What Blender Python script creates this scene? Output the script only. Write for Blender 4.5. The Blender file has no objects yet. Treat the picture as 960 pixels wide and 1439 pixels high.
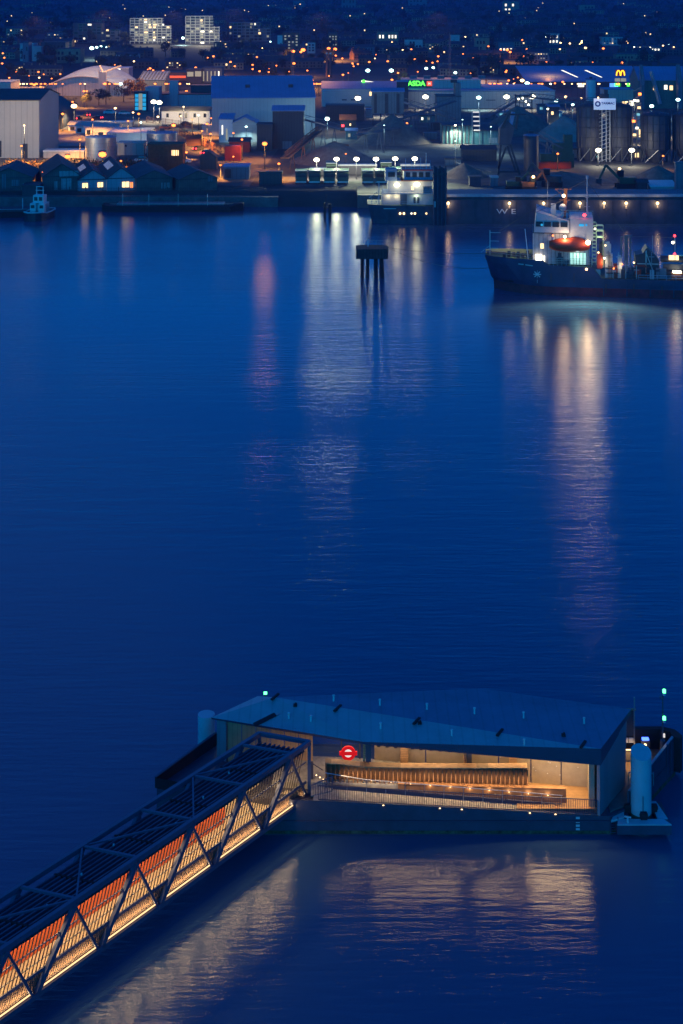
import bpy, math, random
from mathutils import Vector, Matrix
R = math.radians
rnd = random.Random(7)
sc = bpy.context.scene
COL = sc.collection

# ---------------------------------------------------------------- camera, sky, sun, exposure
F, H = 2000.0, 65.0                       # focal length in photo pixels (960 wide), eye height in metres
cd = bpy.data.cameras.new('camera'); cam = bpy.data.objects.new('camera', cd); COL.objects.link(cam)
cam.location = (0, 0, H); cam.rotation_euler = (R(90), 0, 0)
cd.sensor_fit = 'HORIZONTAL'; cd.sensor_width = 36; cd.lens = F / 960 * 36
cd.shift_y = -719.5 / 960; cd.clip_start = 1; cd.clip_end = 20000
sc.camera = cam
world = bpy.data.worlds.new('World'); sc.world = world; world.use_nodes = True
wn = world.node_tree.nodes; wl = world.node_tree.links
bg = wn['Background']
sky = wn.new('ShaderNodeTexSky'); sky.sky_type = 'NISHITA'; sky.sun_disc = False
sky.sun_elevation = R(15); sky.sun_rotation = R(200); sky.ozone_density = 6.0; sky.altitude = 50
tint = wn.new('ShaderNodeMix'); tint.data_type = 'RGBA'; tint.blend_type = 'MULTIPLY'
tint.inputs[0].default_value = 1.0; tint.inputs[7].default_value = (0.006, 0.46, 1.02, 1)   # tungsten white balance
wl.new(sky.outputs[0], tint.inputs[6]); wl.new(tint.outputs[2], bg.inputs[0])
bg.inputs[1].default_value = 0.15
sd = bpy.data.lights.new('sun', 'SUN'); sd.energy = 0.02; sd.angle = R(30); sd.color = (0.35, 0.6, 1)
sun = bpy.data.objects.new('sun', sd); COL.objects.link(sun); sun.rotation_euler = (R(60), 0, R(200))
sc.view_settings.view_transform = 'Standard'; sc.view_settings.look = 'None'
sc.view_settings.exposure = 0.0; sc.view_settings.gamma = 1.0
sc.cycles.use_denoising = True
sc.cycles.max_bounces = 5; sc.cycles.diffuse_bounces = 2; sc.cycles.glossy_bounces = 3
sc.cycles.transmission_bounces = 3; sc.cycles.transparent_max_bounces = 12
sc.cycles.sample_clamp_indirect = 2.0; sc.cycles.sample_clamp_direct = 8.0; sc.cycles.caustics_reflective = False; sc.cycles.caustics_refractive = False

# ---------------------------------------------------------------- helpers
def hill(x, y):
    z = 4.0
    if y > 1000:
        z += 56.0 * (y - 1000) / 2000 + 1.6 * math.sin(x * 0.006 + y * 0.002) * min(1, (y - 1000) / 600)
    return z
def X_(px, Y): return (px - 480) * Y / F
def at(px, py, Z):                        # point at height Z under a viewing direction
    Y = F * (H - Z) / py
    return Vector((X_(px, Y), Y, Z))
def zat(py, Y): return H - py * Y / F

def mat(name, col, rough=0.7, metal=0.0, var=0.25, scale=1.0, bump=0.0, stripes=None, emit=None, strength=0, ior=1.45, alpha=None, sample='AUTO', spec=0.5):
    m = bpy.data.materials.new(name); m.use_nodes = True
    n = m.node_tree.nodes; l = m.node_tree.links; b = n['Principled BSDF']
    b.inputs['Roughness'].default_value = rough; b.inputs['Metallic'].default_value = metal
    b.inputs['IOR'].default_value = ior; b.inputs['Specular IOR Level'].default_value = spec
    c = (*col, 1)
    if emit:
        b.inputs['Base Color'].default_value = c
        b.inputs['Emission Color'].default_value = (*emit, 1); b.inputs['Emission Strength'].default_value = strength
        try: m.cycles.emission_sampling = sample
        except Exception: pass
        return m
    tc = n.new('ShaderNodeTexCoord'); nz = n.new('ShaderNodeTexNoise')
    nz.inputs['Scale'].default_value = scale; nz.inputs['Detail'].default_value = 6; nz.inputs['Roughness'].default_value = 0.65
    l.new(tc.outputs['Object'], nz.inputs['Vector'])
    mr = n.new('ShaderNodeMapRange'); mr.inputs[1].default_value = 0.3; mr.inputs[2].default_value = 0.7
    mr.inputs[3].default_value = 1 - var; mr.inputs[4].default_value = 1 + var
    l.new(nz.outputs[0], mr.inputs[0])
    fac = mr.outputs[0]
    if stripes:                            # (axis, period, depth): cladding or plank joints
        sx = n.new('ShaderNodeSeparateXYZ'); l.new(tc.outputs['Object'], sx.inputs[0])
        mm = n.new('ShaderNodeMath'); mm.operation = 'MULTIPLY'; mm.inputs[1].default_value = 1 / stripes[1]
        l.new(sx.outputs[stripes[0]], mm.inputs[0])
        fr = n.new('ShaderNodeMath'); fr.operation = 'FRACT'; l.new(mm.outputs[0], fr.inputs[0])
        gt = n.new('ShaderNodeMath'); gt.operation = 'LESS_THAN'; gt.inputs[1].default_value = 0.16; l.new(fr.outputs[0], gt.inputs[0])
        ml = n.new('ShaderNodeMath'); ml.operation = 'MULTIPLY_ADD'; ml.inputs[1].default_value = -stripes[2]; ml.inputs[2].default_value = 1
        l.new(gt.outputs[0], ml.inputs[0])
        m2 = n.new('ShaderNodeMath'); m2.operation = 'MULTIPLY'; l.new(fac, m2.inputs[0]); l.new(ml.outputs[0], m2.inputs[1]); fac = m2.outputs[0]
    vm = n.new('ShaderNodeVectorMath'); vm.operation = 'SCALE'; vm.inputs[0].default_value = col
    l.new(fac, vm.inputs['Scale']); l.new(vm.outputs[0], b.inputs['Base Color'])
    if bump:
        bp = n.new('ShaderNodeBump'); bp.inputs['Strength'].default_value = bump; bp.inputs['Distance'].default_value = 0.1
        l.new(nz.outputs[0], bp.inputs['Height']); l.new(bp.outputs[0], b.inputs['Normal'])
    if alpha is not None: b.inputs['Alpha'].default_value = alpha
    return m

class MB:
    def __init__(s): s.v = []; s.f = []; s.mi = []; s.m = 0; s.sm = []; s.smooth = False
    def _a(s, vs, fs):
        k = len(s.v); s.v += [tuple(v) for v in vs]
        for f in fs: s.f.append([k + i for i in f]); s.mi.append(s.m); s.sm.append(s.smooth)
        return s
    def quad(s, *vs): return s._a(vs, [list(range(len(vs)))])
    def box(s, x0, y0, z0, x1, y1, z1):
        v = [(x0,y0,z0),(x1,y0,z0),(x1,y1,z0),(x0,y1,z0),(x0,y0,z1),(x1,y0,z1),(x1,y1,z1),(x0,y1,z1)]
        return s._a(v, [[3,2,1,0],[4,5,6,7],[0,1,5,4],[1,2,6,5],[2,3,7,6],[3,0,4,7]])
    def cbox(s, cx, cy, z0, w, d, h): return s.box(cx-w/2, cy-d/2, z0, cx+w/2, cy+d/2, z0+h)
    def prism(s, pts, z0, z1):             # plan polygon, z0/z1 numbers or lists
        n = len(pts); a = z0 if hasattr(z0, '__len__') else [z0]*n; b = z1 if hasattr(z1, '__len__') else [z1]*n
        ar = sum(pts[i][0]*pts[(i+1) % n][1]-pts[(i+1) % n][0]*pts[i][1] for i in range(n))
        if ar < 0: pts = pts[::-1]; a = list(a)[::-1]; b = list(b)[::-1]
        v = [(p[0], p[1], a[i]) for i, p in enumerate(pts)] + [(p[0], p[1], b[i]) for i, p in enumerate(pts)]
        return s._a(v, [list(range(n))[::-1], [n+i for i in range(n)]] + [[i, (i+1) % n, n+(i+1) % n, n+i] for i in range(n)])
    def bar(s, p, q, w=0.1, h=None, up=(0, 0, 1)):   # rectangular beam between two points
        p = Vector(p); q = Vector(q); d = (q-p); h = h or w
        if d.length < 1e-6: return s
        d.normalize(); u = Vector(up)
        if abs(d.dot(u)) > 0.98: u = Vector((0, 1, 0))
        a = d.cross(u).normalized()*w/2; b = a.cross(d).normalized()*h/2
        v = [p-a-b, p+a-b, p+a+b, p-a+b, q-a-b, q+a-b, q+a+b, q-a+b]
        return s._a(v, [[0,1,2,3],[7,6,5,4],[0,4,5,1],[1,5,6,2],[2,6,7,3],[3,7,4,0]])
    def tube(s, p, q, r, r2=None, n=8, caps=True):
        p = Vector(p); q = Vector(q); r2 = r if r2 is None else r2; d = (q-p).normalized()
        u = Vector((0, 0, 1)) if abs(d.z) < 0.9 else Vector((1, 0, 0))
        a = d.cross(u).normalized(); b = d.cross(a)
        v = []
        for c, rr in ((p, r), (q, r2)):
            for i in range(n):
                t = 2*math.pi*i/n; v.append(c+a*math.cos(t)*rr+b*math.sin(t)*rr)
        fs = [[i, n+i, n+(i+1) % n, (i+1) % n] for i in range(n)]
        sm = s.smooth; s.smooth = n > 8; s._a(v, fs); s.smooth = sm
        if caps: s._a(v, [list(range(n)), [n+i for i in range(n)][::-1]])
        return s
    def lathe(s, c, prof, n=24, cap=True):   # prof [(r,z)...]
        v = []; c = Vector(c)
        for r, z in prof:
            for i in range(n):
                t = 2*math.pi*i/n; v.append((c.x+r*math.cos(t), c.y+r*math.sin(t), c.z+z))
        fs = []
        for k in range(len(prof)-1):
            for i in range(n): fs.append([k*n+i, k*n+(i+1) % n, (k+1)*n+(i+1) % n, (k+1)*n+i])
        s.smooth = True; s._a(v, fs); s.smooth = False
        if cap: s._a(v[-n:], [list(range(n))])
        return s
    def ball(s, c, r, n=8, sq=(1, 1, 1)):
        c = Vector(c); v = []; m = n//2
        for k in range(1, m):
            ph = math.pi*k/m
            for i in range(n):
                t = 2*math.pi*i/n; v.append((c.x+r*sq[0]*math.sin(ph)*math.cos(t), c.y+r*sq[1]*math.sin(ph)*math.sin(t), c.z+r*sq[2]*math.cos(ph)))
        top = len(v); v += [(c.x, c.y, c.z+r*sq[2]), (c.x, c.y, c.z-r*sq[2])]
        fs = [[k*n+i, (k+1)*n+i, (k+1)*n+(i+1) % n, k*n+(i+1) % n] for k in range(m-2) for i in range(n)]
        fs += [[top, i, (i+1) % n] for i in range(n)] + [[top+1, (m-2)*n+(i+1) % n, (m-2)*n+i] for i in range(n)]
        s.smooth = True; s._a(v, fs); s.smooth = False
        return s
    def loft(s, secs, cap=True, closed=False):
        n = len(secs[0]); v = [p for q in secs for p in q]; fs = []
        m = n if closed else n-1
        for k in range(len(secs)-1):
            for i in range(m): fs.append([k*n+i, k*n+(i+1) % n, (k+1)*n+(i+1) % n, (k+1)*n+i])
        s._a(v, fs)
        if cap and closed: s._a(secs[0], [list(range(n))[::-1]]); s._a(secs[-1], [list(range(n))])
        return s
    def build(s, name, m, parent=None, off=(0, 0, 0)):
        me = bpy.data.meshes.new(name)
        o3 = Vector(off)
        me.from_pydata([tuple(Vector(v)-o3) for v in s.v], [], s.f)
        for q in (m if isinstance(m, (list, tuple)) else [m]): me.materials.append(q)
        me.polygons.foreach_set('material_index', s.mi); me.polygons.foreach_set('use_smooth', s.sm)
        me.update()
        o = bpy.data.objects.new(name, me); COL.objects.link(o)
        if parent: o.parent = parent
        else: o.location = o3
        return o

def thing(name, label, cat, loc=(0, 0, 0), rot=0.0, group=None):
    o = bpy.data.objects.new(name, None); COL.objects.link(o)
    o.empty_display_size = 0.5
    o.location = loc; o.rotation_euler = (0, 0, rot); o['label'] = label; o['category'] = cat
    if group: o['group'] = group
    return o
def tag(o, label=None, cat=None, group=None, kind=None):
    for k, v in (('label', label), ('category', cat), ('group', group), ('kind', kind)):
        if v: o[k] = v
    return o
def dup(root, loc, rot=0.0, label=None, scale=None):
    r = root.copy(); COL.objects.link(r); r.location = loc; r.rotation_euler = (0, 0, rot)
    if scale: r.scale = scale
    if label: r['label'] = label
    for ch in list(root.children):
        c = ch.copy(); COL.objects.link(c); c.parent = r
        for g in ch.children:
            d = g.copy(); COL.objects.link(d); d.parent = c
    return r
def light(loc, color, power, parent=None, radius=0.4, spot=None, aim=None):
    d = bpy.data.lights.new('lamp_light', 'SPOT' if spot else 'POINT'); d.energy = power; d.color = color; d.shadow_soft_size = radius
    if spot: d.spot_size = R(spot); d.spot_blend = 0.5
    o = bpy.data.objects.new('lamp_light', d); COL.objects.link(o); o.location = loc
    if spot and aim: o.rotation_euler = Vector(aim).to_track_quat('-Z', 'Y').to_euler()
    if parent: o.parent = parent
    return o
def text_mesh(body, size, m, parent, loc, depth=0.03, name='lettering', rot=(R(90), 0, 0), sx=1.0, bold=0.0):
    c = bpy.data.curves.new('t', 'FONT'); c.body = body; c.size = size; c.extrude = depth; c.align_x = 'CENTER'; c.align_y = 'CENTER'; c.offset = bold
    t = bpy.data.objects.new('t', c); COL.objects.link(t); bpy.context.view_layer.update()
    me = bpy.data.meshes.new_from_object(t); bpy.data.objects.remove(t)
    me.materials.clear(); me.materials.append(m)
    o = bpy.data.objects.new(name, me); COL.objects.link(o); o.parent = parent; o.location = loc; o.rotation_euler = rot; o.scale = (sx, 1, 1)
    return o

# colours of the lamps
SOD = (1.0, 0.38, 0.07); WRM = (1.0, 0.74, 0.40); WHT = (1.0, 0.88, 0.62); COOL = (0.62, 0.95, 0.90)
LED = (1.0, 0.66, 0.31)
M = {}
def E(key, col, st, sample='NONE'): M[key] = mat(key, tuple(c*.4 for c in col), emit=col, strength=st, sample=sample)
E('glow_sodium', (1, .20, .035), 5); E('glow_warm', (1, .62, .26), 6); E('glow_white', (1, .90, .60), 10); E('glow_cool', (.60, 1, .92), 7)
E('glow_red', (1, .03, .04), 8); E('glow_green', (.08, 1, .25), 6); E('glow_blue', (.05, .12, 1), 5)
E('window_warm', (1, .66, .30), 2.2); E('window_white', (1, .92, .70), 2.0); E('window_dim', (.8, .75, .5), 0.35); E('window_cool', (.3, .8, .9), 0.7)
E('strip_led', (1, .60, .28), 1.9, 'AUTO'); E('soffit_led', (1, .62, .28), 4.0, 'AUTO')
E('sign_green', (.10, 1, .06), 3.0); E('sign_red', (1, .12, .04), 1.2); E('sign_white', (1, .9, .8), .8); E('sign_yellow', (1, .62, .02), 2.5)
E('roundel_red', (1, .008, .008), .55); E('cyan_light', (.03, .45, .8), .8)
M['ground'] = mat('ground', (.045, .048, .05), .9, var=.5, scale=.03)
M['tarmac'] = mat('tarmac', (.06, .06, .065), .8, var=.3, scale=.2)
M['concrete'] = mat('concrete', (.28, .27, .25), .85, var=.25, scale=.3)
M['dark_concrete'] = mat('dark_concrete', (.12, .12, .12), .85, var=.35, scale=.5)
M['cream_clad'] = mat('cream_clad', (.50, .46, .40), .6, var=.10, scale=.05, stripes=(0, 2.2, .18))
M['grey_clad'] = mat('grey_clad', (.32, .38, .42), .6, var=.12, scale=.05, stripes=(0, 1.6, .15))
M['pale_clad'] = mat('pale_clad', (.45, .45, .43), .6, var=.12, scale=.08, stripes=(2, 1.2, .12))
M['dark_clad'] = mat('dark_clad', (.05, .055, .065), .6, var=.25, scale=.1, stripes=(0, 1.2, .3))
M['blue_clad'] = mat('blue_clad', (.12, .17, .20), .6, var=.2, scale=.2, stripes=(0, 1.5, .3))
M['blue_roof'] = mat('blue_roof', (.18, .27, .46), .5, var=.12, scale=.1, stripes=(0, 2.0, .1))
M['dark_roof'] = mat('dark_roof', (.06, .065, .075), .7, var=.25, scale=.15, stripes=(0, 1.0, .15))
M['timber_wall'] = mat('timber_wall', (.13, .12, .11), .85, var=.35, scale=.4, stripes=(0, .6, .35))
M['slate'] = mat('slate', (.055, .05, .05), .7, var=.3, scale=.4, stripes=(1, .9, .25))
M['brick'] = mat('brick', (.22, .11, .07), .85, var=.25, scale=.5)
M['stock_brick'] = mat('stock_brick', (.30, .23, .15), .85, var=.25, scale=.3)
M['white_paint'] = mat('white_paint', (.72, .71, .68), .5, var=.08, scale=.5)
M['steel'] = mat('steel', (.42, .43, .44), .38, .7, var=.15, scale=.3, stripes=(2, 1.4, .12))
M['dark_steel'] = mat('dark_steel', (.045, .05, .06), .5, .3, var=.3, scale=.6)
M['blue_steel'] = mat('blue_steel', (.10, .12, .15), .5, .3, var=.3, scale=.4)
M['rust'] = mat('rust', (.20, .075, .035), .8, var=.4, scale=1.0)
M['red_paint'] = mat('red_paint', (.35, .03, .02), .5, var=.2, scale=.8)
M['orange_paint'] = mat('orange_paint', (.38, .05, .015), .5, var=.15, scale=.8)
M['green_paint'] = mat('green_paint', (.03, .08, .05), .5, var=.2, scale=.8)
M['gravel'] = mat('gravel', (.16, .145, .125), .95, var=.35, scale=.5, bump=.6)
M['pale_gravel'] = mat('pale_gravel', (.30, .27, .23), .95, var=.2, scale=.4, bump=.5)
M['glass_dark'] = mat('glass_dark', (.02, .025, .03), .1, var=.2)
M['foliage'] = mat('foliage', (.05, .06, .035), .8, var=.5, scale=.4)
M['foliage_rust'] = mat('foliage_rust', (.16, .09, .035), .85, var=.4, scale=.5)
M['bark'] = mat('bark', (.07, .05, .035), .9, var=.3)
M['rubber'] = mat('rubber', (.02, .02, .022), .8, var=.3)
M['hull_blue'] = mat('hull_blue', (.05, .05, .10), .5, var=.25, scale=.35, stripes=(0, 6, .12))
M['hull_grey'] = mat('hull_grey', (.055, .06, .085), .5, var=.3, scale=.3, stripes=(0, 5, .15))
M['antifoul'] = mat('antifoul', (.60, .03, .04), .7, var=.4, scale=.6)
M['ship_white'] = mat('ship_white', (.40, .42, .44), .5, var=.12, scale=.8)
M['deck_green'] = mat('deck_green', (.06, .12, .09), .7, var=.3, scale=.8)
M['rope'] = mat('rope', (.10, .10, .09), .9)
# pontoon and bridge
M['green_clad'] = mat('green_clad', (.05, .16, .13), .6, stripes=(0, 1.5, .2))
M['teal_clad'] = mat('teal_clad', (.10, .24, .24), .7, var=.4, scale=.3, stripes=(0, 1.5, .2))
E('sign_blue', (.1, .3, 1), 2.0); E('glow_door', (1, .28, .08), 2.0)
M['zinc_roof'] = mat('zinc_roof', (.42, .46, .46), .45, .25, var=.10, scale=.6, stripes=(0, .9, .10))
M['zinc_roof_shaded'] = mat('zinc_roof_shaded', (.22, .22, .31), .5, .25, var=.12, scale=.5, stripes=(0, .9, .10))  # rear facet: weaker sky light put into a darker zinc colour
M['zinc_wall'] = mat('zinc_wall', (.26, .28, .31), .45, .2, var=.08, scale=.3, stripes=(0, 3.1, .12))
M['fascia'] = mat('fascia', (.07, .075, .12), .5, .2, var=.1, scale=.5)
M['pontoon_hull'] = mat('pontoon_hull', (.06, .065, .10), .6, var=.25, scale=.5)
M['oak'] = mat('oak', (.48, .28, .13), .55, var=.3, scale=1.6, stripes=(2, .19, .45))
M['oak_floor'] = mat('oak_floor', (.42, .25, .12), .6, var=.25, scale=.8, stripes=(1, .22, .3))
M['fin_timber'] = mat('fin_timber', (.24, .12, .055), .6, var=.35, scale=1.3)
M['soffit'] = mat('soffit', (.45, .28, .15), .5, var=.15, scale=.8, stripes=(0, .4, .25))
M['perf_panel'] = mat('perf_panel', (.36, .295, .21), .45, .1, var=.12, scale=1.8)
M['deck_mesh'] = mat('deck_mesh', (.32, .31, .29), .7, var=.3, scale=2.5)
M['pile_white'] = mat('pile_white', (.52, .56, .58), .45, var=.10, scale=.5)
M['truss_blue'] = mat('truss_blue', (.11, .125, .19), .45, .3, var=.12, scale=.6)
M['roof_sheet'] = mat('roof_sheet', (.07, .075, .09), .5, .3, var=.2, scale=.5)
M['picket'] = mat('picket', (.07, .055, .05), .6)
M['orange_panel'] = mat('orange_panel', (.62, .13, .035), .6, var=.2, scale=.7)
M['cream_panel'] = mat('cream_panel', (.66, .56, .38), .6, var=.1, scale=.7)
M['clear_glass'] = mat('clear_glass', (.12, .16, .2), .05, var=.05, alpha=.10)

# ---------------------------------------------------------------- water, ground, hills
def make_water():
    m = bpy.data.materials.new('river_water'); m.use_nodes = True
    n = m.node_tree.nodes; l = m.node_tree.links; n.remove(n['Principled BSDF']); out = n['Material Output']
    tc = n.new('ShaderNodeTexCoord')
    hs = []
    for sx, sy, w, det in ((.06, .40, .60, 2), (.28, 1.9, .42, 3), (1.2, 7.0, .11, 2)):
        mp = n.new('ShaderNodeMapping'); mp.inputs['Scale'].default_value = (sx, sy, 1); mp.inputs['Rotation'].default_value = (0, 0, R(-8))
        nz = n.new('ShaderNodeTexNoise'); nz.inputs['Scale'].default_value = 1; nz.inputs['Detail'].default_value = det
        l.new(tc.outputs['Object'], mp.inputs[0]); l.new(mp.outputs[0], nz.inputs['Vector'])
        mu = n.new('ShaderNodeMath'); mu.operation = 'MULTIPLY'; mu.inputs[1].default_value = w; l.new(nz.outputs[0], mu.inputs[0]); hs.append(mu)
    ad = n.new('ShaderNodeMath'); l.new(hs[0].outputs[0], ad.inputs[0]); l.new(hs[1].outputs[0], ad.inputs[1])
    a2 = n.new('ShaderNodeMath'); l.new(ad.outputs[0], a2.inputs[0]); l.new(hs[2].outputs[0], a2.inputs[1]); ad = a2
    bp = n.new('ShaderNodeBump'); bp.inputs['Strength'].default_value = 1.0; bp.inputs['Distance'].default_value = .17
    pn = n.new('ShaderNodeTexNoise'); pn.inputs['Scale'].default_value = .012; pn.inputs['Detail'].default_value = 3
    mp = n.new('ShaderNodeMapping'); mp.inputs['Scale'].default_value = (.6, 1.6, 1); l.new(tc.outputs['Object'], mp.inputs[0]); l.new(mp.outputs[0], pn.inputs['Vector'])
    pr = n.new('ShaderNodeMapRange'); pr.inputs[1].default_value = .35; pr.inputs[2].default_value = .65; pr.inputs[3].default_value = .05; pr.inputs[4].default_value = .16; l.new(pn.outputs[0], pr.inputs[0])
    l.new(pr.outputs[0], bp.inputs['Distance'])     # calm and wind-ruffled patches
    l.new(ad.outputs[0], bp.inputs['Height'])
    gl = n.new('ShaderNodeBsdfAnisotropic' if False else 'ShaderNodeBsdfGlossy'); gl.distribution = 'BECKMANN'; gl.inputs['Roughness'].default_value = WATER_ROUGH; gl.inputs['Color'].default_value = (1, 1, 1, 1)
    df = n.new('ShaderNodeBsdfDiffuse'); df.inputs['Color'].default_value = (.040, .110, .205, 1)
    fr = n.new('ShaderNodeFresnel'); fr.inputs['IOR'].default_value = 1.34
    mx = n.new('ShaderNodeMixShader')
    for t in (gl, fr): l.new(bp.outputs[0], t.inputs['Normal'])
    l.new(fr.outputs[0], mx.inputs[0]); l.new(df.outputs[0], mx.inputs[1]); l.new(gl.outputs[0], mx.inputs[2]); l.new(mx.outputs[0], out.inputs['Surface'])
    return m
WATER_ROUGH = .205
w = MB(); w.quad((-2500, -300, 0), (2500, -300, 0), (2500, 470, 0), (-2500, 470, 0))
tag(w.build('water', make_water()), kind='structure')
g = MB()
ys = [446, 449, 452, 470, 520, 600, 700, 800, 900, 1000] + [1000+i*80 for i in range(1, 34)]
xs = [-2200 + i*100 for i in range(45)]
def gh(x, y):
    if y <= 446: return -1.5
    if y <= 449: return 1.8
    return hill(x, y) if y > 1000 else 4.0
secs = [[(x, y, gh(x, y)) for x in xs] for y in ys]
g.smooth = True; g.loft(secs); o = g.build('ground', M['ground']); tag(o, kind='structure')
# roads: sheets a few mm above the ground
def road(name, pts, w, m, dz=0.02):
    r = MB()
    for i in range(len(pts)-1):
        p = Vector(pts[i]); q = Vector(pts[i+1]); d = (q-p).normalized(); a = Vector((-d.y, d.x, 0))*w/2
        r.quad(p-a+Vector((0, 0, dz)), q-a+Vector((0, 0, dz)), q+a+Vector((0, 0, dz)), p+a+Vector((0, 0, dz)))
    return tag(r.build(name, m), kind='structure')
road('road', [at(330, 250, 4), at(300, 235, 4), at(262, 205, 4), at(215, 182, 4), at(160, 168, 4), at(100, 152, 4), at(60, 148, 4)], 11, M['tarmac'])
road('yard', [at(40, 195, 4), at(215, 195, 4)], 60, M['concrete'], .01)
road('yard', [at(610, 180, 4), at(800, 180, 4)], 70, M['dark_concrete'], .01)
road('quay', [(5, 458, 4), (400, 458, 4)], 16, M['dark_concrete'], .03)
def sheet(name, pts, m, dz):
    b = MB(); b.quad(*[(p.x, p.y, p.z+dz) for p in pts]); return tag(b.build(name, m), kind='structure')
sheet('yard', [at(-20, 246, 4), at(350, 262, 4), at(430, 160, 4), at(60, 150, 4)], mat('worn_yard', (.13, .115, .10), .9, var=.45, scale=.06), .006)
sheet('yard', [at(400, 262, 4), at(1000, 262, 4), at(990, 150, 4), at(470, 150, 4)], mat('gravel_yard', (.075, .08, .085), .9, var=.55, scale=.08), .005)
q = MB(); q.box(5, 445.5, -1.5, 400, 450, 3.9); tag(q.build('quay_wall', M['dark_concrete']), 'dark concrete quay wall behind the long moored cargo ship', 'quay wall')
q = MB(); q.box(-130, 447, -1.5, -20, 451.6, 3.2); tag(q.build('river_wall', M['dark_concrete']), 'dark low river wall below the row of boat sheds', 'river wall')

# ---------------------------------------------------------------- generic builders
def block(name, label, cat, px0, px1, pyb, pyt, depth, wall, roof, kind='flat', rise=0.0, rot=0.0, wins=(), group=None, gz=None, over=.4, lift=0):
    z0 = 4.0
    if gz is None:
        Y = F*(H-z0)/pyb
        if Y > 1000:
            for _ in range(30): Y = F*(H-hill(0, Y))/pyb
    else: Y = gz
    cx = X_((px0+px1)/2, Y); z0 = hill(cx, Y); w_ = (px1-px0)*Y/F; h = (pyb-pyt)*Y/F
    if gz is not None: h = zat(pyt, Y) - z0
    t = thing(name, label, cat, (cx, Y, z0), rot, group)
    a = w_/2; d = depth; b = MB(); r = MB()
    if kind == 'flat':
        b.box(-a, 0, -2, a, d, h); r.box(-a-over/2, -over/2, h+.003, a+over/2, d+over/2, h+.5)
    elif kind == 'gx':                     # ridge along x
        b.prism([(-a, 0), (a, 0), (a, d), (-a, d)], lift*h-(0 if lift else 2), h)
        for s in (-1, 1): b._a([(s*a, 0, h), (s*a, d, h), (s*a, d/2, h+rise)], [[0, 1, 2] if s > 0 else [2, 1, 0]])
        e = a+over
        r._a([(-e, -over, h-.05), (e, -over, h-.05), (e, d/2, h+rise+.12), (-e, d/2, h+rise+.12), (-e, d+over, h-.05), (e, d+over, h-.05),
              (-e, -over, h+.25), (e, -over, h+.25), (e, d/2, h+rise+.45), (-e, d/2, h+rise+.45), (-e, d+over, h+.25), (e, d+over, h+.25)],
             [[3,2,1,0],[5,2,3,4],[6,7,8,9],[9,8,11,10],[0,1,7,6],[4,10,11,5],[1,2,8,7],[2,5,11,8],[3,0,6,9],[4,3,9,10]])
    elif kind == 'gy':                     # gable to the viewer
        b._a([(-a, 0, -2), (a, 0, -2), (a, 0, h), (0, 0, h+rise), (-a, 0, h), (-a, d, -2), (a, d, -2), (a, d, h), (0, d, h+rise), (-a, d, h)],
             [[0,1,2,3,4],[9,8,7,6,5],[1,6,7,2],[5,0,4,9]])
        o1, o2 = -over, d+over; k = rise/a; e = a+over; he = h-over*k
        r._a([(-e,o1,he+.03),(0,o1,h+rise+.03),(e,o1,he+.03),(-e,o2,he+.03),(0,o2,h+rise+.03),(e,o2,he+.03),(-e,o1,he+.33),(0,o1,h+rise+.33),(e,o1,he+.33),(-e,o2,he+.33),(0,o2,h+rise+.33),(e,o2,he+.33)],
             [[0,3,4,1],[1,4,5,2],[6,7,10,9],[7,8,11,10],[0,1,7,6],[1,2,8,7],[3,9,10,4],[4,10,11,5],[0,6,9,3],[2,5,11,8]])
    elif kind == 'mono':
        b.prism([(-a, 0), (a, 0), (a, d), (-a, d)], -2, [h, h, h+rise, h+rise])
        e = a+over; r.prism([(-e, -over), (e, -over), (e, d+over), (-e, d+over)], [h+.02, h+.02, h+rise+.02, h+rise+.02], [h+.35, h+.35, h+rise+.35, h+rise+.35])
    b.build('wall', M[wall], t); r.build('roof', M[roof], t)
    for wspec in wins:
        u0, v0, u1, v1, mt = wspec[:5]; nm = wspec[5] if len(wspec) > 5 else 'window'
        wm = MB(); x0 = -a+2*a*u0; x1 = -a+2*a*u1; zz0 = h*v0; zz1 = h*v1
        f_ = wm.box(x0, -.12, zz0, x1, .05, zz1).build(nm, M[mt], t)
        if (x1-x0) > 1.5 and nm == 'window':
            fm = MB(); tk = .14
            fm.box(x0-tk, -.2, zz0-tk, x1+tk, -.125, zz0).box(x0-tk, -.2, zz1, x1+tk, -.125, zz1+tk).box(x0-tk, -.2, zz0, x0, -.125, zz1).box(x1, -.2, zz0, x1+tk, -.125, zz1)
            fm.build('frame', M['dark_steel'], f_)
    return t, a, h, d

def grid_wins(nx, ny, mt, u0=.06, u1=.94, v0=.15, v1=.9, fx=.5, fy=.5, p=1.0, alt=None):
    out = []
    for i in range(nx):
        for j in range(ny):
            if rnd.random() > p: continue
            du = (u1-u0)/nx; dv = (v1-v0)/ny
            m_ = alt if (alt and rnd.random() < .5) else mt
            out.append((u0+du*(i+.5-fx/2), v0+dv*(j+.5-fy/2), u0+du*(i+.5+fx/2), v0+dv*(j+.5+fy/2), m_))
    return out

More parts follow.
